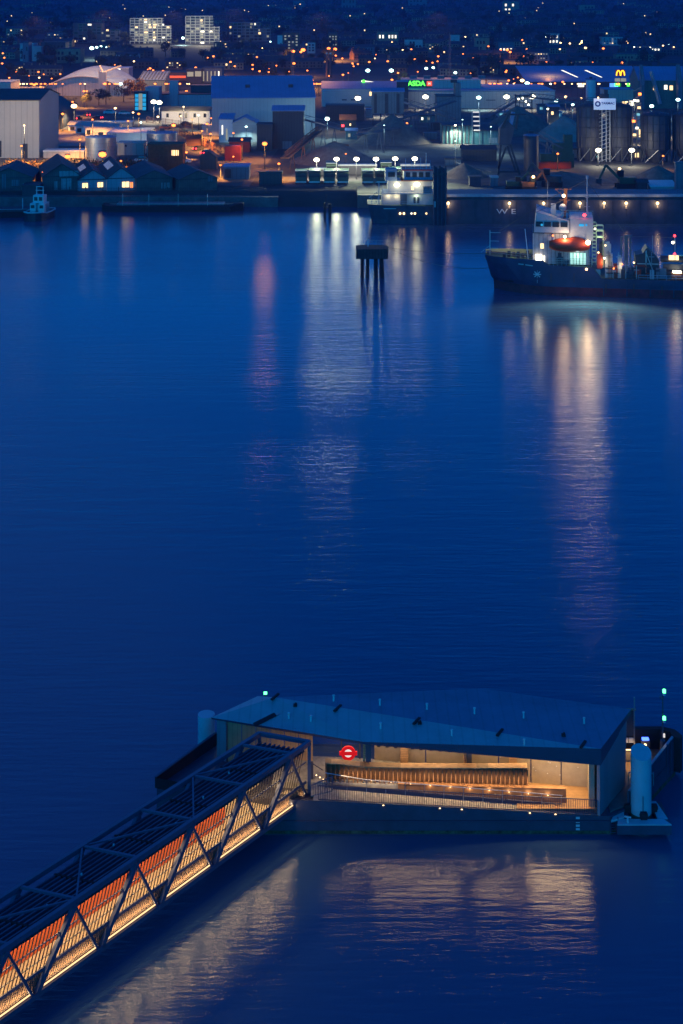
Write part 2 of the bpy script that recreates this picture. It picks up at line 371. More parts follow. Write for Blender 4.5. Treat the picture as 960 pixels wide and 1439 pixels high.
GLOW = {'s': ('glow_sodium', SOD), 'w': ('glow_warm', WRM), 'h': ('glow_white', WHT), 'c': ('glow_cool', COOL)}
def lamp(px, py, h, kind, power, label, size=1.0, name='street_lamp', cat='street lamp', group=None, gz=None, base=None, cut=False, aim=None):
    """a post with an arm and a glowing head whose centre sits h metres above the ground"""
    if gz: Y = gz; z0 = hill(X_(px, Y), Y) if base is None else base; h = zat(py, Y) - z0
    else:
        Y = F*(H-4-h)/py
        if Y > 1000:
            for _ in range(30): Y = F*(H-hill(X_(px, Y), Y)-h)/py
        z0 = hill(X_(px, Y), Y)
    x = X_(px, Y); r = .00085*Y*size*(1.35 if size > 1.15 else 1)
    t = thing(name, label, cat, (x, Y, z0), 0, group)
    p = MB(); p.tube((0, .5, -.3), (0, .5, h+.1), .11+.00005*Y, .07+.00004*Y, 8).bar((0, .5, h+r*.9), (0, -.1, h+r*.9), .14, .1); p.tube((0, .5, 0), (0, .5, .9), .2, .2, 8)
    p.build('post', M['dark_steel'], t)
    hd = MB(); hd.ball((0, 0, h), r, 8, (1.15, .8, .8)); hd.build('lamp_head', M[GLOW[kind][0]], t)
    ho = MB(); ho.cbox(0, .1, h+r*.82, r*2.0, r*1.6, r*.3); ho.build('lamp_housing', M['dark_steel'], t)
    if power: light((0, -.9, h-.9-r), GLOW[kind][1], power, t, .5, (130 if aim else 154 if cut else None), aim or (0, 0, -1))
    return t

# ---------------------------------------------------------------- river pier pontoon (hull, waiting room, roof)
DZ = 2.0
pier = thing('pier_building', 'long low floating pier pavilion with folded grey roof and warm lit timber interior', 'pier pavilion', (5, 115, 0))
OFF = (5, 115, 0)
def pb(mb, name, m, parent=None): 
    o = mb.build(name, m, None, OFF); o.location = (0, 0, 0); o.parent = parent or pier; return o
hullp = [(-6.0, 110.8), (20.9, 110.8), (22.6, 112.0), (28.0, 119.4), (27.4, 121.2), (-10.4, 120.6), (-14.8, 114.0), (-12.0, 112.8)]
h_ = MB(); h_.prism(hullp, -1.0, [2.85, 1.45, 1.45, 1.5, 1.5, 2.0, 2.0, 2.6]); hull = pb(h_, 'hull', M['pontoon_hull'])
b = MB(); b.box(-6, 110.70, 1.05, 20.9, 110.797, 1.13); b.box(-6, 110.72, .02, 20.9, 110.797, .10); pb(b, 'rubbing_strip', M['fascia'], hull)
# draught marks
for k, zz in enumerate((1.25, .95, .65, .38)):
    b = MB(); b.box(18.25, 110.76, zz, 18.55, 110.79, zz+.16); pb(b, 'draught_mark', M['white_paint'], hull)
b = MB()
for k in range(6): b.box(20.95+.0, 110.72, .2+k*.2, 21.5, 110.79, .25+k*.2)
b.box(20.92, 110.70, .1, 20.98, 110.79, 1.4).box(21.48, 110.70, .1, 21.54, 110.79, 1.4); pb(b, 'ladder', M['fascia'], hull)
# ramp deck in front: slopes from 2.85 (left) to 1.5 (right)
def rz(x): return 2.85 + (1.45-2.85)*(x+6)/26.9
r = MB(); r._a([(-2.2, 110.8, rz(-2.2)+.02), (20.1, 110.8, rz(20.1)+.02), (20.1, 112.6, rz(20.1)+.02), (-2.2, 114.0, rz(-2.2)+.02)], [[0, 1, 2, 3]])
pb(r, 'ramp_deck', M['deck_mesh'])
# inner floor and right-hand timber floor
r = MB(); r.prism([(-5.5, 113.2), (13.6, 112.4), (14.6, 114.9), (1.4, 116.7), (-5.5, 117.2)], 1.9, 2.85); pb(r, 'raised_floor', M['deck_mesh'])
r = MB(); r.prism([(13.7, 111.0), (20.1, 111.0), (21.0, 114.2), (14.2, 116.0)], 1.85, 1.93); pb(r, 'timber_floor', M['oak_floor'])
r = MB(); r.prism([(21.0, 111.2), (22.4, 112.1), (27.6, 119.4), (27.0, 120.9), (21.5, 120.4)], 1.5, 1.6); pb(r, 'side_deck', M['dark_concrete'])
# balustrade of fine pickets along the outer edge
b = MB(); x = -1.8
while x < 20.0:
    b.box(x, 110.86, rz(x)+.05, x+.035, 110.90, rz(x)+1.15); x += .14
b.bar((-1.8, 110.88, rz(-1.8)+1.17), (20.0, 110.88, rz(20)+1.17), .07, .05); b.bar((-1.8, 110.88, rz(-1.8)+.08), (20, 110.88, rz(20)+.08), .05, .05)
pb(b, 'balustrade', M['fascia'])
for x in (3.2, 7.6, 9.3, 14.6, 16.6):       # small edge lights at the foot of the balustrade
    b = MB(); b.box(x, 110.72, rz(x)-.06, x+.12, 110.79, rz(x)-.04); pb(b, 'edge_light', M['glow_warm'], hull)
# timber fin balustrade of the ramp, handrail with little lights
def bl(px):                                # plan line of the timber wall
    u = (px-457)/338.0; return (-1.3+u*(17.65+1.3), 113.1+u*(112.0-113.1))
wallb = MB(); topb = MB(); fins = MB()
ps = [457, 480, 511, 560, 620, 680, 742]
for i in range(len(ps)-1):
    (x0, y0), (x1, y1) = bl(ps[i]), bl(ps[i+1])
    z0t = 4.25 if i else 4.30; z1t = 4.15 if i < 2 else 4.35
    if i == 0: z0t, z1t = 4.32, 4.28
    elif i == 1: z0t, z1t = 4.28, 4.12
    elif i == 2: z0t, z1t = 4.12, 4.14
    elif i == 3: z0t, z1t = 4.14, 4.22
    elif i == 4: z0t, z1t = 4.22, 4.32
    else: z0t, z1t = 4.32, 4.45
    wallb._a([(x0, y0+.45, rz(x0)), (x1, y1+.45, rz(x1)), (x1, y1+.45, z1t), (x0, y0+.45, z0t), (x0, y0+.55, rz(x0)), (x1, y1+.55, rz(x1)), (x1, y1+.55, z1t), (x0, y0+.55, z0t)], [[0,1,2,3],[7,6,5,4],[3,2,6,7],[1,5,6,2],[4,0,3,7]])
    topb.bar((x0, y0+.30, z0t+.03), (x1, y1+.30, z1t+.03), .72, .07)
pb(wallb, 'back_board', M['fin_timber']); bench = pb(topb, 'timber_top', M['oak'])
for k in range(46):
    px = 459 + k*(742-459)/45.0; (x, y) = bl(px); fins = MB()
    fins.box(x-.035, y+.02, rz(x)+.05, x+.035, y+.44, 4.13 if px < 680 else 4.3); pb(fins, 'timber_fin', M['fin_timber'])
lowp = MB()
(x0, y0), (x1, y1) = bl(560), bl(795)
lowp._a([(x0, y0-.3, rz(x0)), (x1, y1-.2, rz(x1)), (x1, y1-.2, rz(x1)+1.35), (x0, y0-.3, rz(x0)+.7), (x0, y0+.0, rz(x0)), (x1, y1+.1, rz(x1)), (x1, y1+.1, rz(x1)+1.35), (x0, y0+.0, rz(x0)+.7)], [[0,1,2,3],[7,6,5,4],[3,2,6,7],[1,5,6,2],[4,0,3,7]])
pb(lowp, 'lower_timber_panel', M['fin_timber'])
lt = MB(); lt.bar((x0, y0-.15, rz(x0)+.74), (x1, y1-.05, rz(x1)+1.39), .36, .06); pb(lt, 'lower_panel_cap', M['fin_timber'])
kb = MB(); (x0, y0), (x1, y1) = bl(457), bl(800); kb.bar((x0, y0-.45, rz(x0)+.15), (x1, y1-.35, rz(x1)+.15), .16, .28); pb(kb, 'kerb_beam', M['fascia'])
hr = MB(); (xa, ya), (xm, ym), (xb, yb_) = bl(457), bl(512), bl(789)
pa, pm, pc = (xa, ya-.5, rz(xa)+1.25), (xm, ym-.5, rz(xm)+.98), (xb, yb_-.5, rz(xb)+1.02)
hr.tube(pa, pm, .035, n=6).tube(pm, pc, .035, n=6); rail = pb(hr, 'handrail', M['steel'])
for k in range(13):
    px = 461+k*27.2; (x, y) = bl(px); b = MB(); zt = rz(x)+1.0 + (.22*(512-px)/55 if px < 512 else 0); b.bar((x, y-.5, rz(x)), (x, y-.5, zt), .06); pb(b, 'rail_post', M['steel'], rail)
for px in (522, 550, 577.5, 605, 633, 660.5, 687.5, 715, 742, 769):
    (x, y) = bl(px); b = MB(); b.ball((x, y-.47, rz(x)+.93), .036, 6); pb(b, 'rail_light', M['glow_warm'], rail)
    if px > 600: light((x-5, y-.40-115, rz(x)+.86), LED, 7, pier, .05)
# roof: folded plate
A, B_, Rr, C_, D_, E_, Mv = (-10.75, 117.5, 5.75), (-7.05, 119.6, 6.50), (-5.6, 118.7, 6.85), (11.6, 119.6, 7.15), (23.7, 116.4, 7.0), (20.15, 110.5, 6.86), (1.7, 112.6, 6.30)
top = [A, B_, Rr, C_, D_, E_, Mv]; th = [.16, .2, .3, .3, .35, 1.32, .22]
r = MB()
n = 7
r._a(top, [[0, 6, 2], [0, 2, 1], [6, 5, 2]])
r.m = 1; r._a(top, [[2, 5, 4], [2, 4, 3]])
roof = pb(r, 'roof', [M['zinc_roof'], M['zinc_roof_shaded']])
low = [(p[0]*.999+.005, p[1]+(.05 if i in (0, 5, 6) else -.05), p[2]-th[i]) for i, p in enumerate(top)]
r = MB(); r._a(low, [[2, 6, 0], [1, 2, 0], [2, 5, 6], [4, 5, 2], [3, 4, 2]]); pb(r, 'soffit', M['soffit'])
r = MB(); order = [0, 6, 5, 4, 3, 2, 1]
tt = [Vector(p)+Vector((0, 0, -.004)) for p in top]
for i in range(7):
    a_, c_ = order[i], order[(i+1) % 7]
    r._a([tt[a_], low[a_], low[c_], tt[c_]], [[0, 1, 2, 3]])
pb(r, 'fascia', M['fascia'])
def roofz(px, py):                         # where a view ray meets the roof planes
    d = Vector(((px-480)/F, 1, -py/F))
    best = None
    for (i, j, k) in ((0, 6, 2), (0, 2, 1), (6, 5, 2), (2, 5, 4), (2, 4, 3)):
        P0, P1, P2 = Vector(top[i]), Vector(top[j]), Vector(top[k]); nn = (P1-P0).cross(P2-P0)
        t_ = nn.dot(P0-Vector((0, 0, H)))/nn.dot(d); p = Vector((0, 0, H))+d*t_
        def inside():
            s_ = [(( (V2-V1).cross(p-V1)).dot(nn)) >= -1e-3 for V1, V2 in ((P0, P1), (P1, P2), (P2, P0))]; return all(s_)
        if inside(): return p
        best = best or p
    return best
for (px, py) in ((469, 982), (534, 988), (600, 994), (667, 1000), (736, 1006), (821, 1014), (437, 1011), (406, 1007), (535, 1021), (635, 1031), (737, 1044)):
    p = roofz(px, py+3); b = MB(); b.tube(p, p+Vector((0, 0, .42)), .075, .075, 8).tube(p+Vector((0, 0, .42)), p+Vector((0, 0, .5)), .11, .11, 8); pb(b, 'roof_vent', M['white_paint'], roof)
for (px, py) in ((387, 980), (475, 996), (586, 1014), (703, 1030), (820, 1047)):
    p = roofz(px, py); b = MB(); b.bar(p+Vector((-.3, -.5, .05)), p+Vector((.25, .5, .05)), .2, .12); pb(b, 'gutter_outlet', M['rubber'], roof)
for (px, py) in ((792, 1037-3), (415, 992), (590, 1017)):
    p = roofz(px, py); b = MB(); b.cbox(p.x, p.y, p.z, .3, .3, .14).cbox(p.x+.05, p.y, p.z+.14, .12, .12, .12); pb(b, 'roof_fitting', M['rubber'], roof)
s0, s1 = roofz(357, 1019), roofz(387, 1004); b = MB(); b.bar(s0+Vector((0, 0, .02)), s1+Vector((0, 0, .02)), .55, .05); pb(b, 'roof_slot', M['rubber'], roof)
b = MB(); b.bar(s0+Vector((.35, 0, .05)), s1+Vector((.35, 0, .05)), .1, .09); pb(b, 'slot_edge', M['steel'], roof)
# walls
b = MB(); b._a([(20.1, 110.72, 1.5), (22.9, 114.9, 1.6), (23.1, 115.3, 6.2), (23.1, 115.3, 6.62), (20.1, 110.72, 5.6), (19.9, 110.9, 1.5), (22.7, 115.0, 1.6), (22.9, 115.4, 6.6), (19.9, 110.9, 5.6)],
   [[0, 1, 2, 3, 4], [8, 7, 6, 5], [0, 4, 8, 5]]); pb(b, 'end_wall', M['zinc_wall'])
b = MB(); b._a([(-10.3, 117.6, 2), (-9.5, 117.3, 2), (-9.5, 117.3, 5.6), (-10.3, 117.6, 5.55)], [[0, 1, 2, 3]]); b._a([(-10.3, 117.6, 2), (-10.3, 117.6, 5.55), (-8.6, 119.2, 5.9), (-8.6, 119.2, 2)], [[0, 1, 2, 3]]); pb(b, 'left_end_wall', M['zinc_wall'])
for i in range(6):
    x0 = -9.4+i*1.18; y0 = 117.3-.18*i; b = MB(); b._a([(x0+.02, y0, 2), (x0+1.15, y0-.17, 2), (x0+1.15, y0-.17, 5.55+.06*i), (x0+.02, y0, 5.52+.06*i), (x0+.02, y0+.1, 2), (x0+1.15, y0-.07, 2), (x0+1.15, y0-.07, 5.55+.06*i), (x0+.02, y0+.1, 5.52+.06*i)], [[0,1,2,3],[7,6,5,4],[1,5,6,2],[4,0,3,7]]); pb(b, 'timber_cladding_panel', M['soffit'])
# back wall of perforated panels, set between posts
def bw(px): u = (px-505)/338.0; return Vector((1.46+u*19.2, 116.6-u*2.7, 0))
edges = [526, 600, 655, 703, 748, 790, 841]
for i in range(len(edges)-1):
    p, q_ = bw(edges[i]+.8), bw(edges[i+1]-.8); zt = 6.35
    b = MB(); b.prism([(p.x, p.y), (q_.x, q_.y), (q_.x, q_.y+.08), (p.x, p.y+.08)], 1.9, 6.2 if i < 5 else 5.9); pn = pb(b, 'perforated_panel', M['perf_panel'])
    if i < 3:
        for rowz in (3.95,):
            b = MB(); nseg = int((q_-p).length/.62)
            for k in range(nseg):
                c = p+(q_-p)*((k+.5)/nseg); b.cbox(c.x, c.y-.03, rowz, .26, .04, .10)
            pb(b, 'slot_row', M['rubber'], pn)
    else:
        for k in range(9):
            c = p+(q_-p)*rnd.random(); b = MB(); b.cbox(c.x, c.y-.03, 2.6+rnd.random()*2.8, .07, .03, .05); pb(b, 'stud', M['white_paint'], pn)
for px, mt, wd in ((569, 'oak', .62), (722, 'oak', .6)):
    p = bw(px); b = MB(); b.cbox(p.x, p.y-.45, 2.8, wd, .35, 3.3); c = pb(b, 'timber_column', M[mt])
    if px == 569:
        b = MB(); b.cbox(p.x+.03, p.y-.65, 5.0, .3, .04, .35); pb(b, 'sign_plate', M['rubber'], c)
for px, Yp, wd in ((516.5, 113.9, .5), (658, 114.6, .5)):
    x = X_(px, Yp); b = MB(); b.cbox(x+.08, Yp, 2.6, wd*.8, .4, 3.75); c = pb(b, 'steel_column', M['blue_steel'])
    b = MB(); b.cbox(x-.26, Yp+.05, 2.6, .2, .3, 3.7); pb(b, 'column_facing', M['oak'], c)
b = MB(); p = bw(832); b.cbox(p.x, p.y-1.2, 2.6, .08, .08, 2.6); pb(b, 'wall_handle', M['rubber'])
b = MB(); b.prism([(19.35, 111.3), (19.75, 111.1), (20.0, 113.9), (19.7, 114.0)], 1.93, 5.7); pb(b, 'inner_lining', M['perf_panel'])
# left open bay: glazed screen, posts
b = MB(); b.prism([(-4.6, 118.3), (1.4, 117.0), (1.4, 117.06), (-4.6, 118.36)], 2.85, 5.9); pb(b, 'glass_screen', M['clear_glass'])
for x, y in ((-2.6, 117.9), (-.0, 117.35), (1.5, 116.7)):
    b = MB(); b.cbox(x, y-.06, 2.85, .12, .12, 3.2); pb(b, 'screen_post', M['fascia'])
b = MB(); b.cbox(-2.4, 113.6, 2.9, .3, .3, 1.25).bar((-2.4, 113.6, 4.1), (-1.5, 113.2, 3.75), .06); pb(b, 'gate_post', M['fascia'])
for k in range(3):
    b = MB(); b.ball((-2.0+k*.28, 113.45-k*.1, 3.2-k*.12), .05, 6); pb(b, 'gate_light', M['glow_warm'])
# strip lights in the soffit, with real light from them
for (p, q_, pw) in (((2.6, 115.6, 5.72), (9.6, 115.2, 5.72), 1), ((10.5, 115.1, 5.72), (15.8, 114.4, 5.6), 1), ((13.3, 113.8, 5.5), (19.2, 113.0, 5.38), 1)):
    b = MB(); b.bar(p, q_, .12, .06); s_ = pb(b, 'strip_light', M['soffit_led'])
def area(loc, sx, sy, power, color, rot, parent=None, off=(0, 0, 0)):
    d = bpy.data.lights.new('panel_light', 'AREA'); d.shape = 'RECTANGLE'; d.size = sx; d.size_y = sy; d.energy = power; d.color = color
    o = bpy.data.objects.new('panel_light', d); COL.objects.link(o); o.location = Vector(loc)-Vector(off); o.rotation_euler = rot
    if parent: o.parent = parent
    return o
area((6.0, 114.6, 5.6), 7, .5, 190, LED, (R(-12), 0, R(-3)), pier, OFF)
area((13.2, 114.0, 5.5), 5, .5, 150, LED, (R(-12), 0, R(-5)), pier, OFF)
area((17.4, 112.7, 5.25), 4.4, .5, 240, LED, (R(-10), 0, R(-8)), pier, OFF)
area((0.2, 115.0, 5.5), 3, .5, 60, LED, (0, 0, 0), pier, OFF)
area((9.0, 112.0, 3.75), 18, .08, 330, LED, (R(14), 0, R(-3)), pier, OFF)       # rail strip lights the ramp
# left fender wall and its end post
b = MB(); b._a([(-14.8, 113.9, 1.9), (-10.5, 120.4, 1.9), (-10.5, 120.4, 3.0), (-14.8, 113.9, 2.75), (-14.95, 114.0, 1.9), (-10.65, 120.5, 1.9), (-10.65, 120.5, 3.0), (-14.95, 114.0, 2.75)], [[0,1,2,3],[7,6,5,4],[3,2,6,7],[4,0,3,7],[1,5,6,2]])
pb(b, 'left_bulwark', M['rubber'])
b = MB(); b._a([(-14.8, 113.9, 1.9), (-14.8, 113.9, 2.75), (-8.5, 111.8, 2.75), (-8.5, 111.8, 1.9)], [[0,1,2,3]]); pb(b, 'front_bulwark', M['rubber'])
b = MB(); b.bar((-14.9, 113.95, 2.78), (-10.6, 120.45, 3.03), .2, .06); pb(b, 'bulwark_cap', M['fascia'])
# right-hand bulwark with cap and rounded fender, quay ladder
b = MB(); b._a([(22.7, 112.2, 1.5), (27.9, 119.3, 1.5), (27.9, 119.3, 3.2), (22.7, 112.2, 2.6), (22.55, 112.3, 1.5), (27.75, 119.4, 1.5), (27.75, 119.4, 3.2), (22.55, 112.3, 2.6)], [[0,1,2,3],[7,6,5,4],[3,2,6,7],[4,0,3,7],[1,5,6,2]]); pb(b, 'right_bulwark', M['pontoon_hull'])
b = MB(); b.bar((22.7, 112.25, 2.63), (27.8, 119.35, 3.23), .22, .07); pb(b, 'rail_cap', M['steel'])
b = MB(); b.prism([(23.5, 120.9), (27.2, 120.9), (28.2, 120.4), (28.6, 119.4), (28.3, 118.9), (27.8, 119.2), (27.7, 120.0), (26.9, 120.4), (23.5, 120.4)], .4, 3.3); pb(b, 'end_fender', M['rubber'])
b = MB()
for k in range(9): b.bar((27.0, 118.05, .2+k*.3), (27.4, 118.55, .2+k*.3), .05)
b.bar((27.0, 118.0, 0), (27.0, 118.0, 3.3), .07).bar((27.45, 118.55, 0), (27.45, 118.55, 3.3), .07); pb(b, 'fender_ladder', M['fascia'])
# boarding gates behind the end wall
b = MB(); b.cbox(X_(882.5, 119), 119.2, 3.4, 1.0, .12, 1.9+.3); gt = pb(b, 'gate_panel', M['blue_steel'])
b = MB(); b.cbox(X_(883, 119), 119.05, 5.62, 1.3, .3, .06); pb(b, 'gate_hood', M['oak'], gt)
for px in (879.5, 887.5):
    b = MB(); b.cbox(X_(px, 118.9), 118.9, 2.95, .42, .06, .42); pb(b, 'gate_kickplate', M['white_paint'], gt)
b = MB(); b.cbox(X_(891.5, 118.8), 118.8, 1.8, .1, .1, 5.0); pb(b, 'side_post', M['steel'])
b = MB(); b.prism([(23.4, 116.0), (24.8, 116.0), (25.0, 118.3), (23.4, 118.3)], 1.62, 1.66); pb(b, 'lit_landing', M['oak_floor'])
b = MB(); b.cbox(24.0, 118.5, 1.7, 1.6, .08, .9); pb(b, 'landing_screen', M['perf_panel'])
b = MB(); b.cbox(24.2, 118.3, 2.65, 1.8, .08, .05); pb(b, 'landing_strip_light', M['soffit_led'])
area((24.0, 117.6, 3.4), 1.2, .4, 30, LED, (0, 0, 0), pier, OFF)
b = MB(); b.bar((23.3, 115.4, 1.9), (25.0, 116.3, 2.3), .07).bar((23.3, 115.4, 2.4), (25, 116.3, 1.8), .07).bar((23.2, 115.0, 2.5), (25.2, 115.0, 2.5), .06).bar((23.2, 115, 1.5), (23.2, 115, 2.6), .08).bar((25.2, 115, 1.5), (25.2, 115, 2.6), .08); pb(b, 'crossed_rail', M['steel'])
for (px, py, Y, r_) in ((895.5, 1047, 119, .12), (900, 1048, 119, .10), (907, 1047, 119, .12)):
    x = X_(px, Y); z = zat(py, Y); b = MB(); b.ball((x, Y, z), r_, 6); pb(b, 'deck_light', M['glow_warm'])
# red roundel sign
t = thing('roundel_sign', 'glowing red ring sign with bar on a dark post inside the pavilion', 'sign', (X_(489.5, 114.6), 114.6, 2.85))
zc = zat(1058.5, 114.6)-2.85
b = MB(); n = 32; ri, ro = .33, .58
for i in range(n):
    a0, a1 = 2*math.pi*i/n, 2*math.pi*(i+1)/n
    P = [(r_*math.cos(a_), y_, zc+r_*math.sin(a_)) for y_ in (-.06, .06) for r_ in (ri, ro) for a_ in (a0, a1)]
    b._a(P, [[0, 1, 3, 2], [6, 7, 5, 4], [2, 3, 7, 6], [4, 5, 1, 0]])
b.build('ring', M['roundel_red'], t)
b = MB(); b.box(-.72, -.08, zc-.14, .72, .08, zc+.14); b.build('bar', M['roundel_red'], t)
b = MB(); b.tube((0, -.03, zc), (0, .03, zc), .325, n=24); b.build('centre_disc', M['sign_white'], t)
b = MB(); b.tube((0, .12, 0), (0, .12, zc), .05); b.build('post', M['dark_steel'], t)
M['weed'] = mat('weed', (.07, .09, .05), .9, var=.7, scale=2.5)
b = MB()
for (p, q_) in zip(hullp, hullp[1:]): b.bar((p[0], p[1]-.012, .17), (q_[0], q_[1]-.012, .17), .03, .32)
pb(b, 'weed_line', M['weed'], hull)
# steel pile, right, with its guide collar
t = thing('mooring_pile', 'tall pale steel pile with slanted top beside the right end of the pavilion', 'pile', (X_(901, 111.8), 111.8, 0), group='pale piles holding the pontoon')
b = MB(); n = 32; rr = .80; pr = []
zt0 = zat(1057, 111.8)
v = [(rr*math.cos(2*math.pi*i/n), rr*math.sin(2*math.pi*i/n), -2) for i in range(n)] + [(rr*math.cos(2*math.pi*i/n), rr*math.sin(2*math.pi*i/n), zt0+.28*math.sin(2*math.pi*i/n)) for i in range(n)]
b.smooth = True; b._a(v, [[i, (i+1) % n, n+(i+1) % n, n+i] for i in range(n)]); b.smooth = False; b._a(v[n:], [list(range(n))]); b.build('shaft', M['pile_white'], t)
b = MB(); b.lathe((0, 0, 0), [(.83, 0), (.86, .05), (.86, .3), (.81, .34)], 32, cap=False); b.build('waterline_sleeve', M['white_paint'], t)
b = MB(); b.lathe((0, 0, 0), [(.815, .36), (.812, 1.25)], 32, cap=False); b.build('weed_band', M['weed'], t)
b = MB(); b.bar((-.02, -.84, .9), (-.02, -.84, 2.9), .05); b.build('weld_seam', M['fascia'], t)
t = thing('pile_guide', 'dark blue steel pile collar with rollers around the right pile', 'pile guide', (X_(901, 111.8), 111.8, 0))
b = MB()
b.box(-2.2, -1.75, .45, 2.0, -.95, 1.15).box(1.05, -.95, .5, 1.95, 1.6, 1.12).box(-1.9, -.95, .5, -1.05, 1.6, 1.12).box(-1.6, 1.05, .52, 1.6, 1.8, 1.1)
b.build('collar_frame', M['pontoon_hull'], t)
b = MB(); b.prism([(-2.2, -1.75), (2.0, -1.75), (1.55, -1.0), (-2.0, -1.0)], 1.16, 1.24); b.prism([(1.1, -.9), (1.9, -.9), (1.5, 1.5), (1.05, 1.5)], 1.14, 1.22); b.prism([(-2.6, -1.3), (-1.5, -.9), (-1.15, 1.2), (-1.4, 1.3)], 1.14, 1.3); b.build('top_plate', M['pile_white'], t)
for (x, y) in ((0, -1.02), (1.02, .1), (-1.02, .1)):
    b = MB(); b.cbox(x, y, 1.1, .5, .3, .65); b.tube((x-.3, y, 1.5), (x+.3, y, 1.5), .17, n=12); b.build('roller', M['rubber'], t)
b = MB(); b.bar((-1.35, -1.5, 1.2), (-1.35, -1.5, 1.75), .12).bar((-1.6, -1.45, 1.7), (-1.1, -1.6, 1.7), .1); b.build('bollard', M['white_paint'], t)
t = thing('mooring_pile', 'pale round pile standing behind the left tip of the pavilion roof', 'pile', (X_(290, 121.5), 121.5, 0), group='pale piles holding the pontoon')
zt = zat(1003.5, 121.5); b = MB(); b.lathe((0, 0, 0), [(.72, -2), (.72, zt)], 32); b.build('shaft', M['pile_white'], t)
b = MB(); b.lathe((0, 0, 0), [(.735, 0), (.73, 1.1)], 32, cap=False); b.build('weed_band', M['weed'], t)
# navigation mast with two green lamps
t = thing('navigation_mast', 'thin dark mast with two green lamps at the far right corner of the pontoon', 'mast', (X_(931.5, 119), 119, 1.5))
zt = zat(971, 119)-1.5; zm = zat(1009, 119)-1.5
b = MB(); b.tube((0, 0, 0), (0, 0, zt-.25), .07, .055).cbox(0, 0, 0, .9, .7, .12); b.tube((0, 0, 0), (0, 0, 1.6), .28, .22, 10).bar((-.25, 0, zt-.55), (.1, 0, zt-.55), .2, .1); b.build('pole', M['blue_steel'], t)
for z_ in (zt, zm):
    b = MB(); b.tube((.1, -.1, z_-.08), (.1, -.1, z_+.16), .13, .13, 10); l_ = b.build('green_lamp', M['glow_green'], t)
    b = MB(); b.tube((.1, -.1, z_-.32), (.1, -.1, z_-.09), .12, .15, 10); b.build('lamp_base', M['white_paint'], l_)
b = MB(); b.cbox(.05, -.3, 2.0, .14, .12, .3); b.build('small_lamp', M['sign_white'], t)
t = thing('blue_lamp_box', 'small box with glowing blue top on the rear deck by the round pile', 'lamp', (X_(907, 119.5), 119.5, 1.5))
zt = zat(1037.5, 119.5)-1.5
b = MB(); b.tube((0, 0, 0), (0, 0, zt-.6), .06).cbox(0, 0, zt-.65, .75, .35, .5); b.build('housing', M['pontoon_hull'], t)
b = MB(); b.cbox(0, 0, zt-.12, .55, .3, .14); b.build('blue_lamp', M['glow_blue'], t)
b = MB(); b.ball((0, -.2, zt-.45), .1, 8); b.build('lens', M['pile_white'], t)
t = thing('green_marker_lamp', 'small green lamp on a stub post behind the left roof edge', 'lamp', (X_(373, 120.2), 120.2, 2.0))
zt = zat(974, 120.2)-2.0
b = MB(); b.tube((0, 0, 0), (0, 0, zt-.1), .06); b.build('post', M['dark_steel'], t)
b = MB(); b.cbox(0, 0, zt-.08, .26, .2, .16); b.build('green_lamp', M['glow_green'], t)

# ---------------------------------------------------------------- covered access bridge
bri = thing('footbridge', 'covered steel truss gangway with glowing orange and cream side walls sloping off the lower left', 'footbridge', (-2.7, 112.3, 2.0))
BO = Vector((-2.7, 112.3, 2.0)); U = Vector((-.6, -.8, 0)); V = Vector((-.8, .6, 0)); Z = Vector((0, 0, 1)); HB = 4.3; LB = 46.0; WB = 4.0
def bp_(L, v, z): return U*L + V*v + Z*z + (U*(-.0) if v == 0 else U*(.34*v))   # local, end cut skewed
def bb(mb, name, m, parent=None): return mb.build(name, m, parent or bri)
nodes_b = [5.3+5.6*k for k in range(-1, 8)]      # bottom nodes
nodes_t = [L-5.6*.60 for L in nodes_b[1:]]       # top nodes
for z, v, nm in ((0, 0, 'bottom_chord'), (HB, 0, 'top_chord'), (0, WB, 'bottom_chord'), (HB, WB, 'top_chord')):
    b = MB(); b.bar(bp_(-.3, v, z), bp_(LB, v, z), .30, .34); bb(b, nm, M['truss_blue'])
for v in (0, WB):
    for i, L in enumerate(nodes_t):
        if i+1 < len(nodes_b):
            b = MB(); b.bar(bp_(nodes_b[i+1], v, .1), bp_(L, v, HB-.1), .30, .34); bb(b, 'thick_brace', M['truss_blue'])
            b = MB(); b.bar(bp_(L+.25, v, HB-.1), bp_(nodes_b[i]+.35, v, .1), .17, .17); bb(b, 'thin_brace', M['truss_blue'])
    b = MB(); b.bar(bp_(-.25, v, 0), bp_(-.25, v, HB), .26, .26); bb(b, 'end_post', M['truss_blue'])
for i, L in enumerate(nodes_t):
    for z in ((HB+.05),):
        b = MB(); b.bar(bp_(L, 0, z), bp_(L, WB, z), .18, .18); bb(b, 'cross_beam', M['truss_blue'])
    if i+1 < len(nodes_t):
        a_, c_ = ((0, WB) if i % 2 == 0 else (WB, 0)); b = MB(); b.bar(bp_(L, a_, HB+.06), bp_(nodes_t[i+1], c_, HB+.06), .12, .12); bb(b, 'roof_diagonal', M['truss_blue'])
    b = MB(); b.bar(bp_(L+2.8, .2, HB-.5), bp_(L+2.8, WB-.2, HB-.5), .16, .14); bb(b, 'roof_joist', M['rubber'])
b = MB(); b.bar(bp_(-.3, 0, HB), bp_(-.3, WB, HB), .26, .3); bb(b, 'end_beam', M['truss_blue'])
b = MB(); b.bar(bp_(-.3, 0, .05), bp_(-.3, WB, .05), .26, .3); bb(b, 'end_beam', M['truss_blue'])
